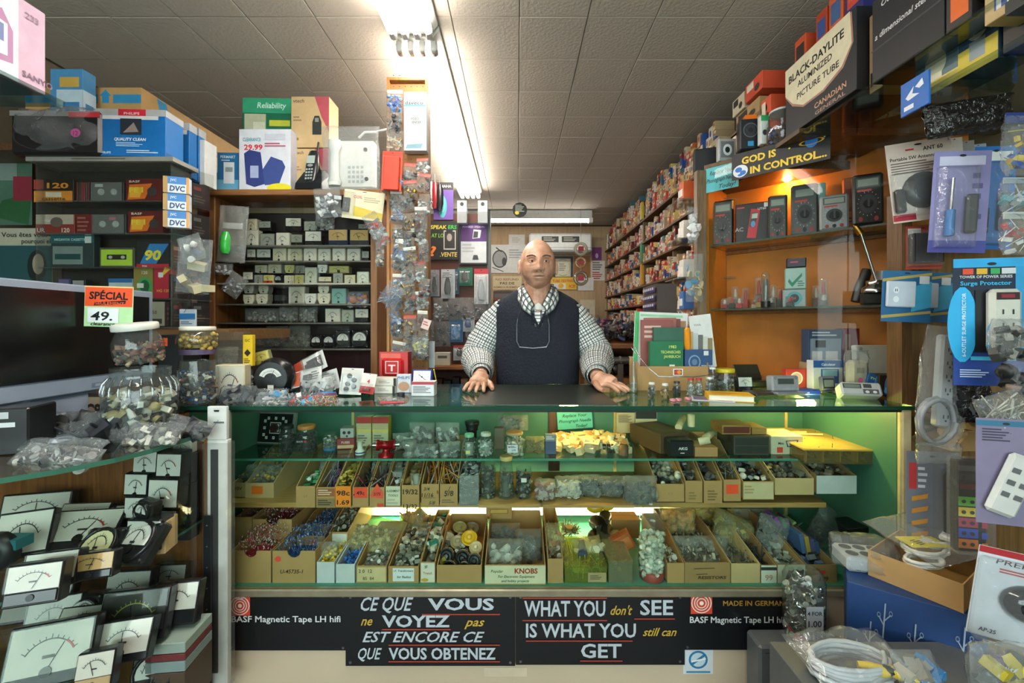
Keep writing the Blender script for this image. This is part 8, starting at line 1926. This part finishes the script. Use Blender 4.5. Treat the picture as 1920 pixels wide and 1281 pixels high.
# glass shelf above with big cartons facing the aisle
XG,ZG = 1.15,2.075
struct('trim_9',MB().box((XG,.75,ZG-.01),(XR-.005,1.74,ZG),clear('dce6e2',.05,.05)))
def aisle(name,label,cat,Y0,Y1,z0,z1,col,F,X=XG+.01,dep=.25,Ft=(),**k):
    return carton(name,label,cat,(X+dep/2,(Y0+Y1)/2,z0),Y1-Y0,dep,z1-z0,col,F=F,Rt=Ft,rz=-PI/2,**k)
aisle('picture_tube_carton','large black carton with a cream oval lettered picture tube','box',1.46,1.845,2.098,2.385,'1b1c1f',[('p',[(0,.98),(.95,.98),(.97,.6),(.85,.38),(.6,.27),(.3,.27),(.12,.4),(0,.6)],'a87a6a'),('p',[(0,1),(.93,1),(.95,.6),(.83,.41),(.59,.3),(.3,.3),(.13,.43),(0,.62)],'d8d0b0'),('t','BLACK-DAYLITE',.46,.76,.15,'1a1a1a','c',0,.8,.03),('t','ALUMINIZED',.46,.61,.12,'1a1a1a','c',0,.5,.02),('t','PICTURE TUBE',.5,.44,.12,'1a1a1a','c',0,.6),('t','CANADIAN',.68,.12,.1,'c89a7a','c',0,.42,.02),('t','GENERAL',.68,.03,.07,'a88a7a','c',0,.4)])
struct('trim_10',MB().box((XG,1.741,ZG+.001),(1.6,2.0,ZG+.02),wood('5a4024','402c16','y')))
aisle('tan_carton','tan carton lettered PI between the two black cartons','box',1.4,1.455,ZG+.001,2.34,'a88a64',[('t','PI',.5,.08,.25,'1c1a18')],XG+.05)
aisle('stereo_carton','black carton with handwritten white sales lines','box',1.16,1.395,ZG+.001,2.345,'15161a',[('t','Our CB personal',.55,.85,.1,'d8d8d8','c',.2,.8),('t','Ask 100',.78,.68,.1,'d8d8d8','c',.2,.4),('t','a dimensional stereo?',.5,.5,.1,'d8d8d8','c',.2,.9),('r',0,.38,1,.4,'3a3c40')])
aisle('orange_pack','orange and black pack next to the handwritten black carton','box',1.09,1.155,ZG+.001,2.3,'2a2420',[('r',.2,.1,.9,.6,'d8641c')])
aisle('red_pack','glossy red wrapped pack high at the frame top','box',.92,1.085,ZG+.06,2.3,C('9a1c30',.2),[('l',.1,.2,.9,.4,2,'d87a8a')])
struct('trim_11',MB().box((XG+.02,.85,ZG+.045),(1.6,1.1,ZG+.059),C('3a3430')))
for k,(a,b,z0,z1,c,f) in enumerate(((1.76,1.83,2.386,2.5,'c04a24','2a1c1a'),(1.64,1.7,2.386,2.52,'a83c1c','2a4a8a'),(1.56,1.63,2.386,2.54,'c8582a','3a5a8a'),(1.47,1.55,2.386,2.53,'2a2a6a','c8442c'))):
    aisle('valve_box',('orange and black','rust-red','orange and blue','navy')[k]+' valve box standing on the picture tube carton','box',a,b,z0,z1,c,[('r',.15,.25,.85,.75,f)]+([('t','MALLORY',.5,.4,.2,'d8644a','c',0,.6)] if k == 3 else []),XG+.04,.1,group='valve boxes on the picture tube carton')
YS2 = 'cartons stacked between rack and picture tube box'
for k,(y0,y1,z0,z1,c,l) in enumerate(((2.05,2.2,2.2,2.3,'c8a87a','tan carton with bold marker numbers'),(2.22,2.34,2.19,2.32,'c0a070','kraft carton leaning in the pile'),(2.08,2.3,2.33,2.41,'a88a5c','open-topped brown tray box'),(2.02,2.17,2.415,2.5,'c8482a','orange-red carton with black ends'),(2.2,2.32,2.415,2.5,'c8bca0','white-labelled carton'),(2.38,2.48,2.07,2.2,'3a7ab0','blue and white carton'),(2.4,2.5,2.21,2.34,'b89a70','brown and blue carton'),(1.97,2.05,2.2,2.36,'d0502c','bright orange round-logo box'),(2.5,2.6,2.07,2.4,'b0a080','grey-tan carton at the rack end'))):
    aisle('stacked_carton',l+' in the pile beyond the picture tube box','box',y0,y1,z0,z1,c,[('r',.1,.5,.5,.9,'d8d0bc' if k % 2 else '2a2420'),('e',.7,.35,.15,.2,'3a2c24')]+([('t','93',.4,.1,.5,'1a1612','c',.1)] if k == 0 else []),1.16+.01*(k % 3),.2,group=YS2)
struct('trim_12',MB().box((1.14,2.02,2.03),(1.6,2.615,2.069),wood('6a4c2c','4a3218','y')))
struct('trim_13',MB().box((1.15,1.955,2.07),(1.55,2.35,2.199),wood('6a4c2c','4a3218','y')))
struct('trim_14',MB().box((1.17,2.0,2.3),(1.5,2.34,2.329),wood('8a6a44','6a4c2a','y')))
# clear shelf ends with white cartons by the post
for k,(z,c) in enumerate(((2.0,'c85a2c'),(1.78,'d0ccc0'),(1.56,'c8c8c0'),(1.38,'3a6aa8'))):
    struct(f'trim_{15+k}',MB().box((.9,2.38,z-.008),(1.22,2.6,z),clear('e0e8e4',.06,.05,.1)))
    for j in range(3): aisle('white_carton',('orange-sided','plain white','cream','blue-printed')[k]+f' little carton, {ORD[j]} on the {ORD[k]} clear shelf beside the cabinet post','box',2.39+j*.068,2.453+j*.068,z+.001,z+.1-.02*j,(c,'d8d4c8','c8b898')[j],[('r',.1,.2,.8,.6,'d8d8d0')],.93+.02*j,.1,group='cartons on the clear shelves')
aisle('drawer_block','block of little white-labelled navy drawers next to the tall papers','drawers',2.14,2.36,1.24,1.5,'3a2a24',[('r',.04+.16*i,.04+.16*j,.17+.16*i,.15+.16*j,'3a3a6a' if (i+j) % 7 else '2a2a4a') for i in range(6) for j in range(6)]+[('r',.06+.16*i,.08+.16*j,.15+.16*i,.13+.16*j,'b8b8c4') for i in range(6) for j in range(6)],.7,.1)
struct('trim_19',MB().box((.71,2.16,0),(.8,2.34,1.239),wood('7a5a34','5a4020','z')))
bagat('clear bag with a silver ring and blue label on the cabinet post',1286,1318,476,566,2.16,.03,('d',['8a8c8e','4a8ab0','b8a87a'],14,(.03,.045)),film=FILM)
bagat('clear bag of white sheets hung high on the cabinet post',1290,1308,388,456,2.18,.03,('b',['c8c8c8','e0e0e0'],8,(.03,.05)),film=FILM)
# ================================================================ hanging goods and boxes at the near end on the aisle side
pn = struct('trim_20',MB().box((1.345,1.5,0),(XR,1.52,1.62),wood('7a5a30','5a4020','z',.5,4)))
struct('trim_21',MB().box((1.325,1.47,0),(1.36,1.53,1.75),wood('6a4a28','4a3218','z')))
HK = 'packs hanging at the aisle end'
def hb_(l,a,b,t,q,Y,card,F=(),rz=.15,ry=0,prod=None,dome=None): return bl(l,a,b,t,q,Y,card,F,rz-.3,0,ry,prod,dome,HK)
hb_('white antenna card lettered ANT 60 with a black dish',1684,1790,262,412,1.42,'cfc0b4',[('t','ANT 60',.72,.87,.07,'2a2220','c',0,.3,.02),('t','Portable SW Antenna',.4,.78,.06,'3a2a28','c',0,.7),('l',.05,.6,.9,.76,5,'7a6a64'),('l',.3,.88,.5,.92,1,'b83a34'),('r',0,.02,.35,.1,'a81c34')],.1,-.1,lambda o: (MB().lathe([(.06,0),(.06,.008),(.035,.016)],BLACK,(.0,0,.1),20,ax='y').obj('dish',o),MB().box((-.09,-.02,.03),(-.06,-.002,.11),BLACK,.006).obj('reel',o)),(.02,.06,.95,.62))
hb_('red pack with a black holster and white label',1700,1760,424,505,1.46,'a83a24',[('r',.1,.75,.45,.95,'d8d4d0'),('t','LENCO',.8,.15,.12,'2a1410')],.1,0,pr_box('1a1a1c',-.045,.02,.045,.12,.03,'holster'),(.05,.05,.95,.9))
for k in range(2):
    hb_(('lilac soldering iron card, nearest the antenna card','blue soldering iron card with a white window')[k],(1748,1822)[k],(1836,1886)[k],(284,275)[k],(474,468)[k],1.34+.05*k,('8a84b4','1c66ac')[k],[('r',.1,.86,.9,.95,('c8c4dc','d8d8d4')[k]),('r',.0,0,1,.12,('4a4c9a','1c5a9a')[k]),('t','SOLDERING IRON',.72,.1,.08,'d8d8e8','c',0,.02) if 0 else ('l',.7,.3,.9,.8,5,'5a5a8a')],.05,.06,lambda o,k=k: (MB().tube([(-.03,-.015,.05),(-.03,-.015,.13)],.012,C(('2a78c0','1c1c20')[k],.3)).obj('handle',o),MB().tube([(-.03,-.015,.13),(-.028,-.015,.23)],.004,CHROME).obj('tip',o),MB().box((.01,-.02,.06),(.04,-.002,.18),C('3a3c40'),.005).obj('stand',o)),(.06,.04,.75,.84))
bagat('dark smoky bag of black earphones under the glass shelf',1738,1905,186,250,1.25,.07,('w',['1c1c1e','2a2a2c'],40,(.015,.03)),film=clear('7a7470',.06,.12,.25,'3a3634',.8,40),ry=-.15)
for k in range(3): hb_(f'stiff pale antenna card, {ORD[k]} behind the antenna card',1780+k*22,1806+k*22,258+k*6,330,1.52+.03*k,('b8aaa0','8a8480','9aa0a8')[k],[('t','60',.5,.4,.2,'4a3a34')],.1,-.05)
for a,b,t,q,Y,c,cs,l in ((1884,1925,215,330,1.2,'2a3a7a',['d8b83a','2a4a9a'],'navy pack with yellow print at the frame edge'),(1880,1925,335,400,1.16,'9aa4ac',['c8ccd0','6aa0a8'],'clear pack of pale cable clips at the frame edge'),(1880,1925,400,478,1.12,'b8b8b4',['d8d8d4','a83a34'],'white plug pack at the frame edge'),(1845,1885,330,400,1.5,'3a3c40',['2a2c30','6a6c70'],'dark cable pack between the blue cards')):
    bagat(l,a,b,t,q,Y,.04,('bw',cs,14,(.014,.024)),film=FILM,header=(c,))
for k in range(3):
    a = 1656+k*46
    hb_(f'blue outlet cover card with gold stripes, {ORD[k]} from the corner cabinet',a,a+82-k*6,508+k*3,604,1.32+.06*k,'1c5a86',[('p',[(0,.78),(1,.92),(1,.97),(0,.84)],'a8924a'),('p',[(0,.06),(1,.18),(1,.23),(0,.12)],'a8924a'),('p',[(.6,.2),(1,.3),(1,.8),(.65,.7)],'3a9ac0'),('r',.75,.75,.95,.9,'c8ccd0')],.15,.04,lambda o: (MB().box((-.06,-.012,.045),(.02,-.002,.125),C('b4bcc8'),.003).obj('outlet_cover',o),MB().prints(.08,.08,[('e',.3,.65,.1,.12,'d8dce0'),('e',.3,.3,.1,.12,'d8dce0'),('n',.27,.6,.27,.7,.03,'4a4c50'),('n',.33,.6,.33,.7,.03,'4a4c50')],-.012,-.06,.045).obj('slots',o)),None)
for k,c in enumerate((hb_('big blue surge protector pack with a white outlet strip',1800,1918,484,724,1.15,'14203a',[('r',0,.0,1,.26,'123a8a'),('r',.0,.93,1,1,'2aa0d8'),('r',.8,.26,1,.93,'2a94c8'),('e',.12,.48,.2,.3,'2aa8e0'),('t','Surge Protector',.42,.79,.045,'3ab0e0','c',0,.66,.02),('t','TOWER OF POWER SERIES',.42,.845,.03,'d8dce0','c',0,.68),('r',.12,.875,.26,.92,'d84a2c'),('r',.3,.875,.44,.92,'d8a82c'),('r',.48,.875,.6,.92,'3aa05a'),('r',.62,.875,.8,.92,'c8ccd0'),('l',.08,.06,.5,.13,4,'b8c8e8'),('r',.22,.2,.98,.23,'3ab0d8'),('r',.28,.27,.78,.75,'101214')],.05,0,lambda o: (MB().box((-.02,-.03,.1),(.05,-.002,.26),C('c4c4b8'),.01).obj('outlet_strip',o),MB().prints(.07,.16,[('r',.15,.82,.85,.94,'2a1418'),('r',.3,.85,.7,.91,'8a1c2c')]+[('n',.35+.3*i,.58-.22*j,.35+.3*i,.66-.22*j,.05,'2a2c2e') for i in range(2) for j in range(3)],-.03,-.02,.1).obj('outlets',o)),None),)):
    MB().text('6-OUTLET SURGE PROTECTOR',0,0,.0125,C('d8ecf8'),0,'c',.02,0,None,2,PI/2).obj('printed_line',c).location = (-.058,-.003,.165)
bagat('clear bag holding a white six-outlet power strip and cord',1716,1796,612,838,1.3,.06,None,film=FILM,ry=.1)
o = thing('power_strip','pale grey power strip with a looped cord inside the clear bag','power strip',P(1764,800,1.3),-.1,None,0,.06)
MB().box((-.022,-.015,0),(.03,.015,.28),C('a4a8ac',.4),.006).obj('body',o)
MB().prints(.05,.27,[x for j in range(6) for x in (('n',.35,.1+.15*j,.35,.14+.15*j,.07,'3a3c40'),('n',.6,.1+.15*j,.6,.14+.15*j,.07,'3a3c40'),('e',.48,.075+.15*j,.06,.012,'3a3c40'))],-.0155).obj('outlets',o)
m = MB(); cable_coil(m,(-.03,0,.02),.05,.07,3,.007,C('8a8e92',.4),'y'); m.obj('cord',o)
bagat('black glossy bag beside the power strip bag',1788,1852,655,792,1.28,.05,('b',['0e0f12','1a1c20'],20,(.04,.06)),film=clear('6a6c70',.08,.1,.3,'16181c',.8,40))
bagat('clear bag of metal brackets over the surge protector',1858,1925,598,672,1.08,.04,('b',['4a4844','8a8478','2a2a2a'],24,(.02,.035)),film=FILM)
bagat('clear bag with a black rubber band shape under the bracket bag',1888,1930,672,740,1.06,.05,('k',['16181a','a88a80'],8,(.03,.045)),film=FILM)
bagat('clear bag of pale cord loops at the frame edge',1852,1930,735,810,1.05,.06,('w',['c8c4b4','8a8478','a8a498'],50,(.02,.04)),film=FILM,ry=-.3)
o = hb_('mauve card with a white six-way outlet strip',1842,1930,786,985,1.02,'7d7490',[('r',0,.93,1,.98,'2a6a8a'),('l',.1,.78,.6,.91,5,'3a3448')],0,0,lambda o: (MB(Matrix.Rotation(.35,4,'Y')).box((-.06,-.02,.02),(.0,-.002,.17),C('c8c8c4'),.008).obj('outlet_strip',o),MB(Matrix.Rotation(.35,4,'Y')).prints(.06,.15,[('r',.2+.4*i,.3+.2*j,.45+.4*i,.38+.2*j,'5a5c5e') for i in range(2) for j in range(3)],-.021,-.06,.02).obj('outlets',o)),None)
bagat('clear bag of silver cable loops below the power strip',1720,1800,830,870,1.25,.05,None,film=FILM)
o = hb_('grey cable card with orange pictures and a black lead',1706,1790,848,1026,1.3,'6f7580',[('r',.05,.6,.2,.88,'b83a3c')]+[('p',[(.1,.08+.13*j),(.4,.12+.13*j),(.42,.17+.13*j),(.1,.13+.13*j)],'c88a3a') for j in range(4)]+[('l',.22,.6,.42,.85,4,'c8c8d0')],.1,0,lambda o: (MB().tube([(.03,-.02,.02),(.028,-.02,.22),(.04,-.02,.25),(.055,-.02,.22),(.055,-.02,.02)],.012,BLACK).obj('lead',o),),(.5,.02,.98,.98))
o = carton('label_set','black handset-like pack with a column of coloured keys','pack',P(1815,1032,1.17),.075,.02,.25,C('15161a',.35),F=[('r',.1,.88,.75,.94,'4a4c50'),('r',.1,.78,.75,.85,'2a2c30'),('r',.15,.68,.7,.74,'5a1c20')]+[('r',.1,.5-.115*j,.7,.6-.115*j,c) for j,c in enumerate(('5ab83a','d8c03a','a82a4a','2a4ab8','d8782a'))]+[('r',.8,.5-.115*j,.98,.57-.115*j,c) for j,c in enumerate(('5ab83a','d8c03a','a82a4a','2a4ab8','d8782a'))]+[('e',.25+.25*i,.55-.115*j,.07,.02,'15161a') for i in range(2) for j in range(5)],rz=-.2,seam=False,ch=.004)
MB().box((-.042,-.03,0),(.042,.012,.255),BLIS).obj('clear_dome',o)
boxat('hardware_carton','tan carton with red print tucked behind the power strip','box',1785,1840,838,1.0,1.4,.05,'a88458',F=[('e',.2,.7,.15,.12,'c8a060'),('r',.3,.1,.9,.3,'a8302c'),('l',.3,.4,.9,.7,2,'6a3a2c')])
struct('trim_22',MB().box((1.36,1.2,.975),(1.75,1.5,.999),wood('6a4a28','4a3218','x')))
o = thing('mouse_blister','white blister card with a large oval black device at the frame edge','blister pack',P(1885,1205,.98),-.35,None,0,.12)
MB().box((-.07,0,0),(.09,.004,.21),C('c8ccd4'),.001).obj('card',o)
MB().prints(.16,.21,[('r',0,.93,1,1,'a81c24'),('t','PREMIUM',.55,.84,.08,'2a2c34','c',.1,.7,0),('l',.25,.74,.9,.8,2,'b83a3a'),('t','AP-25',.22,.06,.06,'2a2c34','c',.1)],0,-.07).obj('printed_face',o)
MB().ell((.03,-.006,.1),(.055,.03,.042),C('14151a',.15,coat=.6),20,12).obj('device',o)
MB().box((-.072,-.03,-.002),(.092,.005,.19),BLIS,.01).obj('clear_dome',o)
# ---- lower pile
Yb = 1.16
def lowz(py,Y): return HC-(py-HY)*Y/F_
navy = C('1b3d72',.5,var=.1)
vines = []
for k in range(9):
    u = .06+.11*k; v = .28+.44*((k*7) % 5)/5
    vines += [('n',u,v,u+.02,v+.28,.011,'9aa8b8'),('n',u+.01,v+.14,u+.06,v+.2,.009,'9aa8b8'),('n',u+.01,v+.1,u-.03,v+.17,.009,'9aa8b8'),('o',u+.06,v+.21,.014,.022,.3,'8a98a8'),('o',u-.03,v+.18,.014,.022,.3,'8a98a8')]
rzb = -.62; lc = P(1588,1090,1.25); wb_ = .285
carton('blue_box','big navy box printed with silver blossom sprigs under the cable carton','box',(lc.x+math.cos(rzb)*wb_/2-math.sin(rzb)*.1,lc.y+math.sin(rzb)*wb_/2+math.cos(rzb)*.1,.18),wb_,.2,lc.z-.18,navy,F=vines,rz=rzb,seam=False)
struct('trim_23',MB().box((.9,1.1,0),(1.3,1.41,.179),C('4a3c2c',.6)))
zt = lc.z+.001
o = thing('cable_carton','open kraft carton heaped with white coiled extension leads','box',at(1832,zt,1.17),.55)
for q in (((-.12,0,0),(.12,.003,.075)),((-.12,.2,0),(.12,.203,.075)),((-.12,.003,0),(-.117,.2,.075)),((.117,.003,0),(.12,.2,.075)),((-.117,.003,0),(.117,.2,.003))): MB().box(*q,CARD).obj('carton_wall',o)
for k,(x,y,r,l) in enumerate(((-.06,.05,.05,'coiled white lead at the carton corner'),(.0,.1,.07,'large coiled white lead with a yellow card sleeve'),(.07,.12,.05,'coiled white lead with a six-way socket'))):
    w = thing('extension_lead',l,'cable',at(1832,zt+.06+.012*k,1.17)+Vector((x*.8-.05,y,0)),.3*k,'white leads in the kraft carton')
    m = MB(); cable_coil(m,(0,0,0),r,r*.7,3,.0052,C('d4d4d0',.4),'z',.1,k); m.obj('coil',w)
    if k == 1: MB(Matrix.Translation((0,-.0,.03)) @ TURN['T'] @ Matrix.Rotation(.3,4,'Y')).box((-.06,-.004,-.03),(.05,.0,.03),C('d8c82a')).obj('yellow_sleeve',w); MB(Matrix.Translation((0,0,.0345)) @ TURN['T']).prints(.08,.04,[('r',.4,.2,.9,.8,'d8d8d4'),('l',.0,.1,.4,.9,4,'5a5420')],0,None,-.02).obj('printed_face',w)
    if k == 2: MB().box((-.03,-.05,.03),(.03,-.01,.045),C('d0d0cc'),.004).obj('socket_block',w)
tag(pillow(.25,.2,.05,FILM,seed=31).obj('clear_wrapper'),'clear plastic wrapper lying over the white leads','bag',None,at(1815,zt+.085,1.2),.3,-1.35)
o = carton('speaker_grille','white case with six dark round grilles in a clear bag on the navy box','box',at(1632,zt,1.3)+Vector((0,.03,0)),.13,.1,.045,'b0b4b8',T=[('e',.2+.3*i,.3+.4*j,.13,.16,'24282c') for i in range(3) for j in range(2)],rz=-.2,seam=False,ch=.008)
pillow(.17,.09,.13,FILM,seed=44).obj('clear_bag',o)
gc = boxat('steel_cabinet','grey steel cabinet at the frame bottom with rounded edges','cabinet',1424,1530,1212,.0,1.33,.08,C('6a6e70',.4,.3),F=[('r',.1,.92,.95,.93,'3a3c3e'),('l',.3,.8,.7,.88,3,'4a4e50')],seam=False,ch=.008)
gz = lowz(1212,1.33)+.001
jar('clear jar of chrome washers standing on its red lid on the steel cabinet',at(1507,gz,1.37),.06,.22,('d',[CHROME,STEEL,'b8b8b4'],300,(.014,.022)),'b82420',.022,True,level=.75,prof=[(.9,0),(1,.08),(1,.86),(.85,.96),(.7,1)],F=[('r',0,-.1,.8,.9,'c8ccd4'),('t','4 FOR',.4,.55,.22,'26262c'),('t','1.00',.4,.1,.35,'26262c')])
b = boxat('low_crate','low grey crate under the cable bags at the frame bottom','crate',1520,1925,1300,0,.98,.16,'55585a',seam=False)
lz = lowz(1300,.98)+.001
o = thing('cable_bag','clear bag of coiled white cable with two yellow plugs at the frame bottom','bag',at(1592,lz,1.03),.1)
m = MB(); cable_coil(m,(0,0,.0),.1,.055,7,.0055,C('b8bcc0',.4),'z',.1,4); m.obj('coil',o)
for x,y,a in ((.02,-.03,.5),(.07,-.05,.8)):
    m = MB(Matrix.Translation((x,y,.04)) @ Matrix.Rotation(-a,4,'Z')); m.lathe([(.009,-.02),(.013,0),(.013,.03),(.008,.04)],C('d8b820',.3),n=10,ax='x'); m.obj('yellow_plug',o)
MB().tube([(.03,-.035,.04),(.05,-.045,.045),(.07,-.05,.04)],.01,BLACK).obj('black_sleeve',o)
f = pillow(.24,.13,.06,BLIS,seed=52); q = f.obj('clear_film',o); q.rotation_euler = (-1.35,0,0); q.location = (.0,-.06,.03)
bagat('bag of blue packs beside the coiled cable bag',1690,1770,1232,1290,.96,.04,('b',['3a7ab0','8a8478','b8b0a0'],14,(.03,.04)),film=FILM,rx=-.5)
bagat('clear bag lettered Nite at the frame corner',1818,1930,1205,1300,.9,.05,('b',['3a4448','4a2a5a','b8a82a'],12,(.03,.045)),film=FILM2,F=[('t','Nite',.5,.5,.35,'d8e0e4','c',.1,.6,.03)])
# ---- goods on the upper glass shelves at the frame corner
struct('trim_24',MB().box((1.2,.85,1.97),(XR-.005,1.36,1.98),clear('dce6e2',.05,.05)))
struct('trim_25',MB().box((1.12,.7,2.0),(XR-.005,.98,2.03),C('1e2422',.3)))
for k,(y0,y1,h,c,f,l) in enumerate(((1.2,1.33,.15,'5a7078',[('r',0,0,1,.25,'c8b860'),('e',.5,.55,.25,.25,'c8c4a8'),('r',.35,.25,.65,.5,'c8c4a8')],'slate carton with a pale bulb silhouette'),(1.1,1.2,.2,'3a5878',[('r',0,0,1,.35,'d0bc3c'),('e',.5,.6,.3,.2,'c8c8b8'),('r',.3,.15,.7,.4,'8a98a0')],'blue and yellow lamp carton'),(1.03,1.09,.22,'3a342c',[('t','VARTA',.5,.4,.2,'c8b83c')],'dark slim carton beside the lamp carton'))):
    aisle('lamp_carton',l+' on the corner glass shelf','box',y0,y1,1.981,1.981+h,c,f,1.24,.1,group='cartons on the corner glass shelf')
aisle('blue_card','bright blue card with white bird shapes hanging off the corner glass shelf','card',1.23,1.32,1.93,2.03,'1c62b4',[('p',[(.2,.5),(.5,.75),(.45,.55),(.7,.45),(.3,.4)],'dce4ec'),('p',[(.55,.7),(.8,.85),(.85,.65),(.7,.6)],'dce4ec'),('r',.15,.12,.5,.25,'dce4ec')],1.185,.008)
aisle('tube_lamp_carton','cream and blue carton with a white lamp tube at the frame corner','box',.97,1.06,2.031,2.25,'c0a878',[('r',.25,.1,.75,.55,'3a5a98'),('r',.3,.1,.42,.8,'d8dcdc'),('r',.56,.1,.68,.8,'d8dcdc'),('o',.5,.75,.25,.15,.3,'6a7a9a')],1.16,.1)
aisle('teal_carton','teal carton at the very corner of the frame','box',.86,.965,2.031,2.22,'3a9aa8',[('t','SYLV',.5,.7,.2,'d8e4e4','c',.15)],1.16,.1)
jar('squat clear jar of dark steel parts on the corner shelf',(1.17,.95,2.031),.05,.09,('d',['4a4034','8a8478','b8b4a8'],90,(.012,.02)),'3a342c',.012)
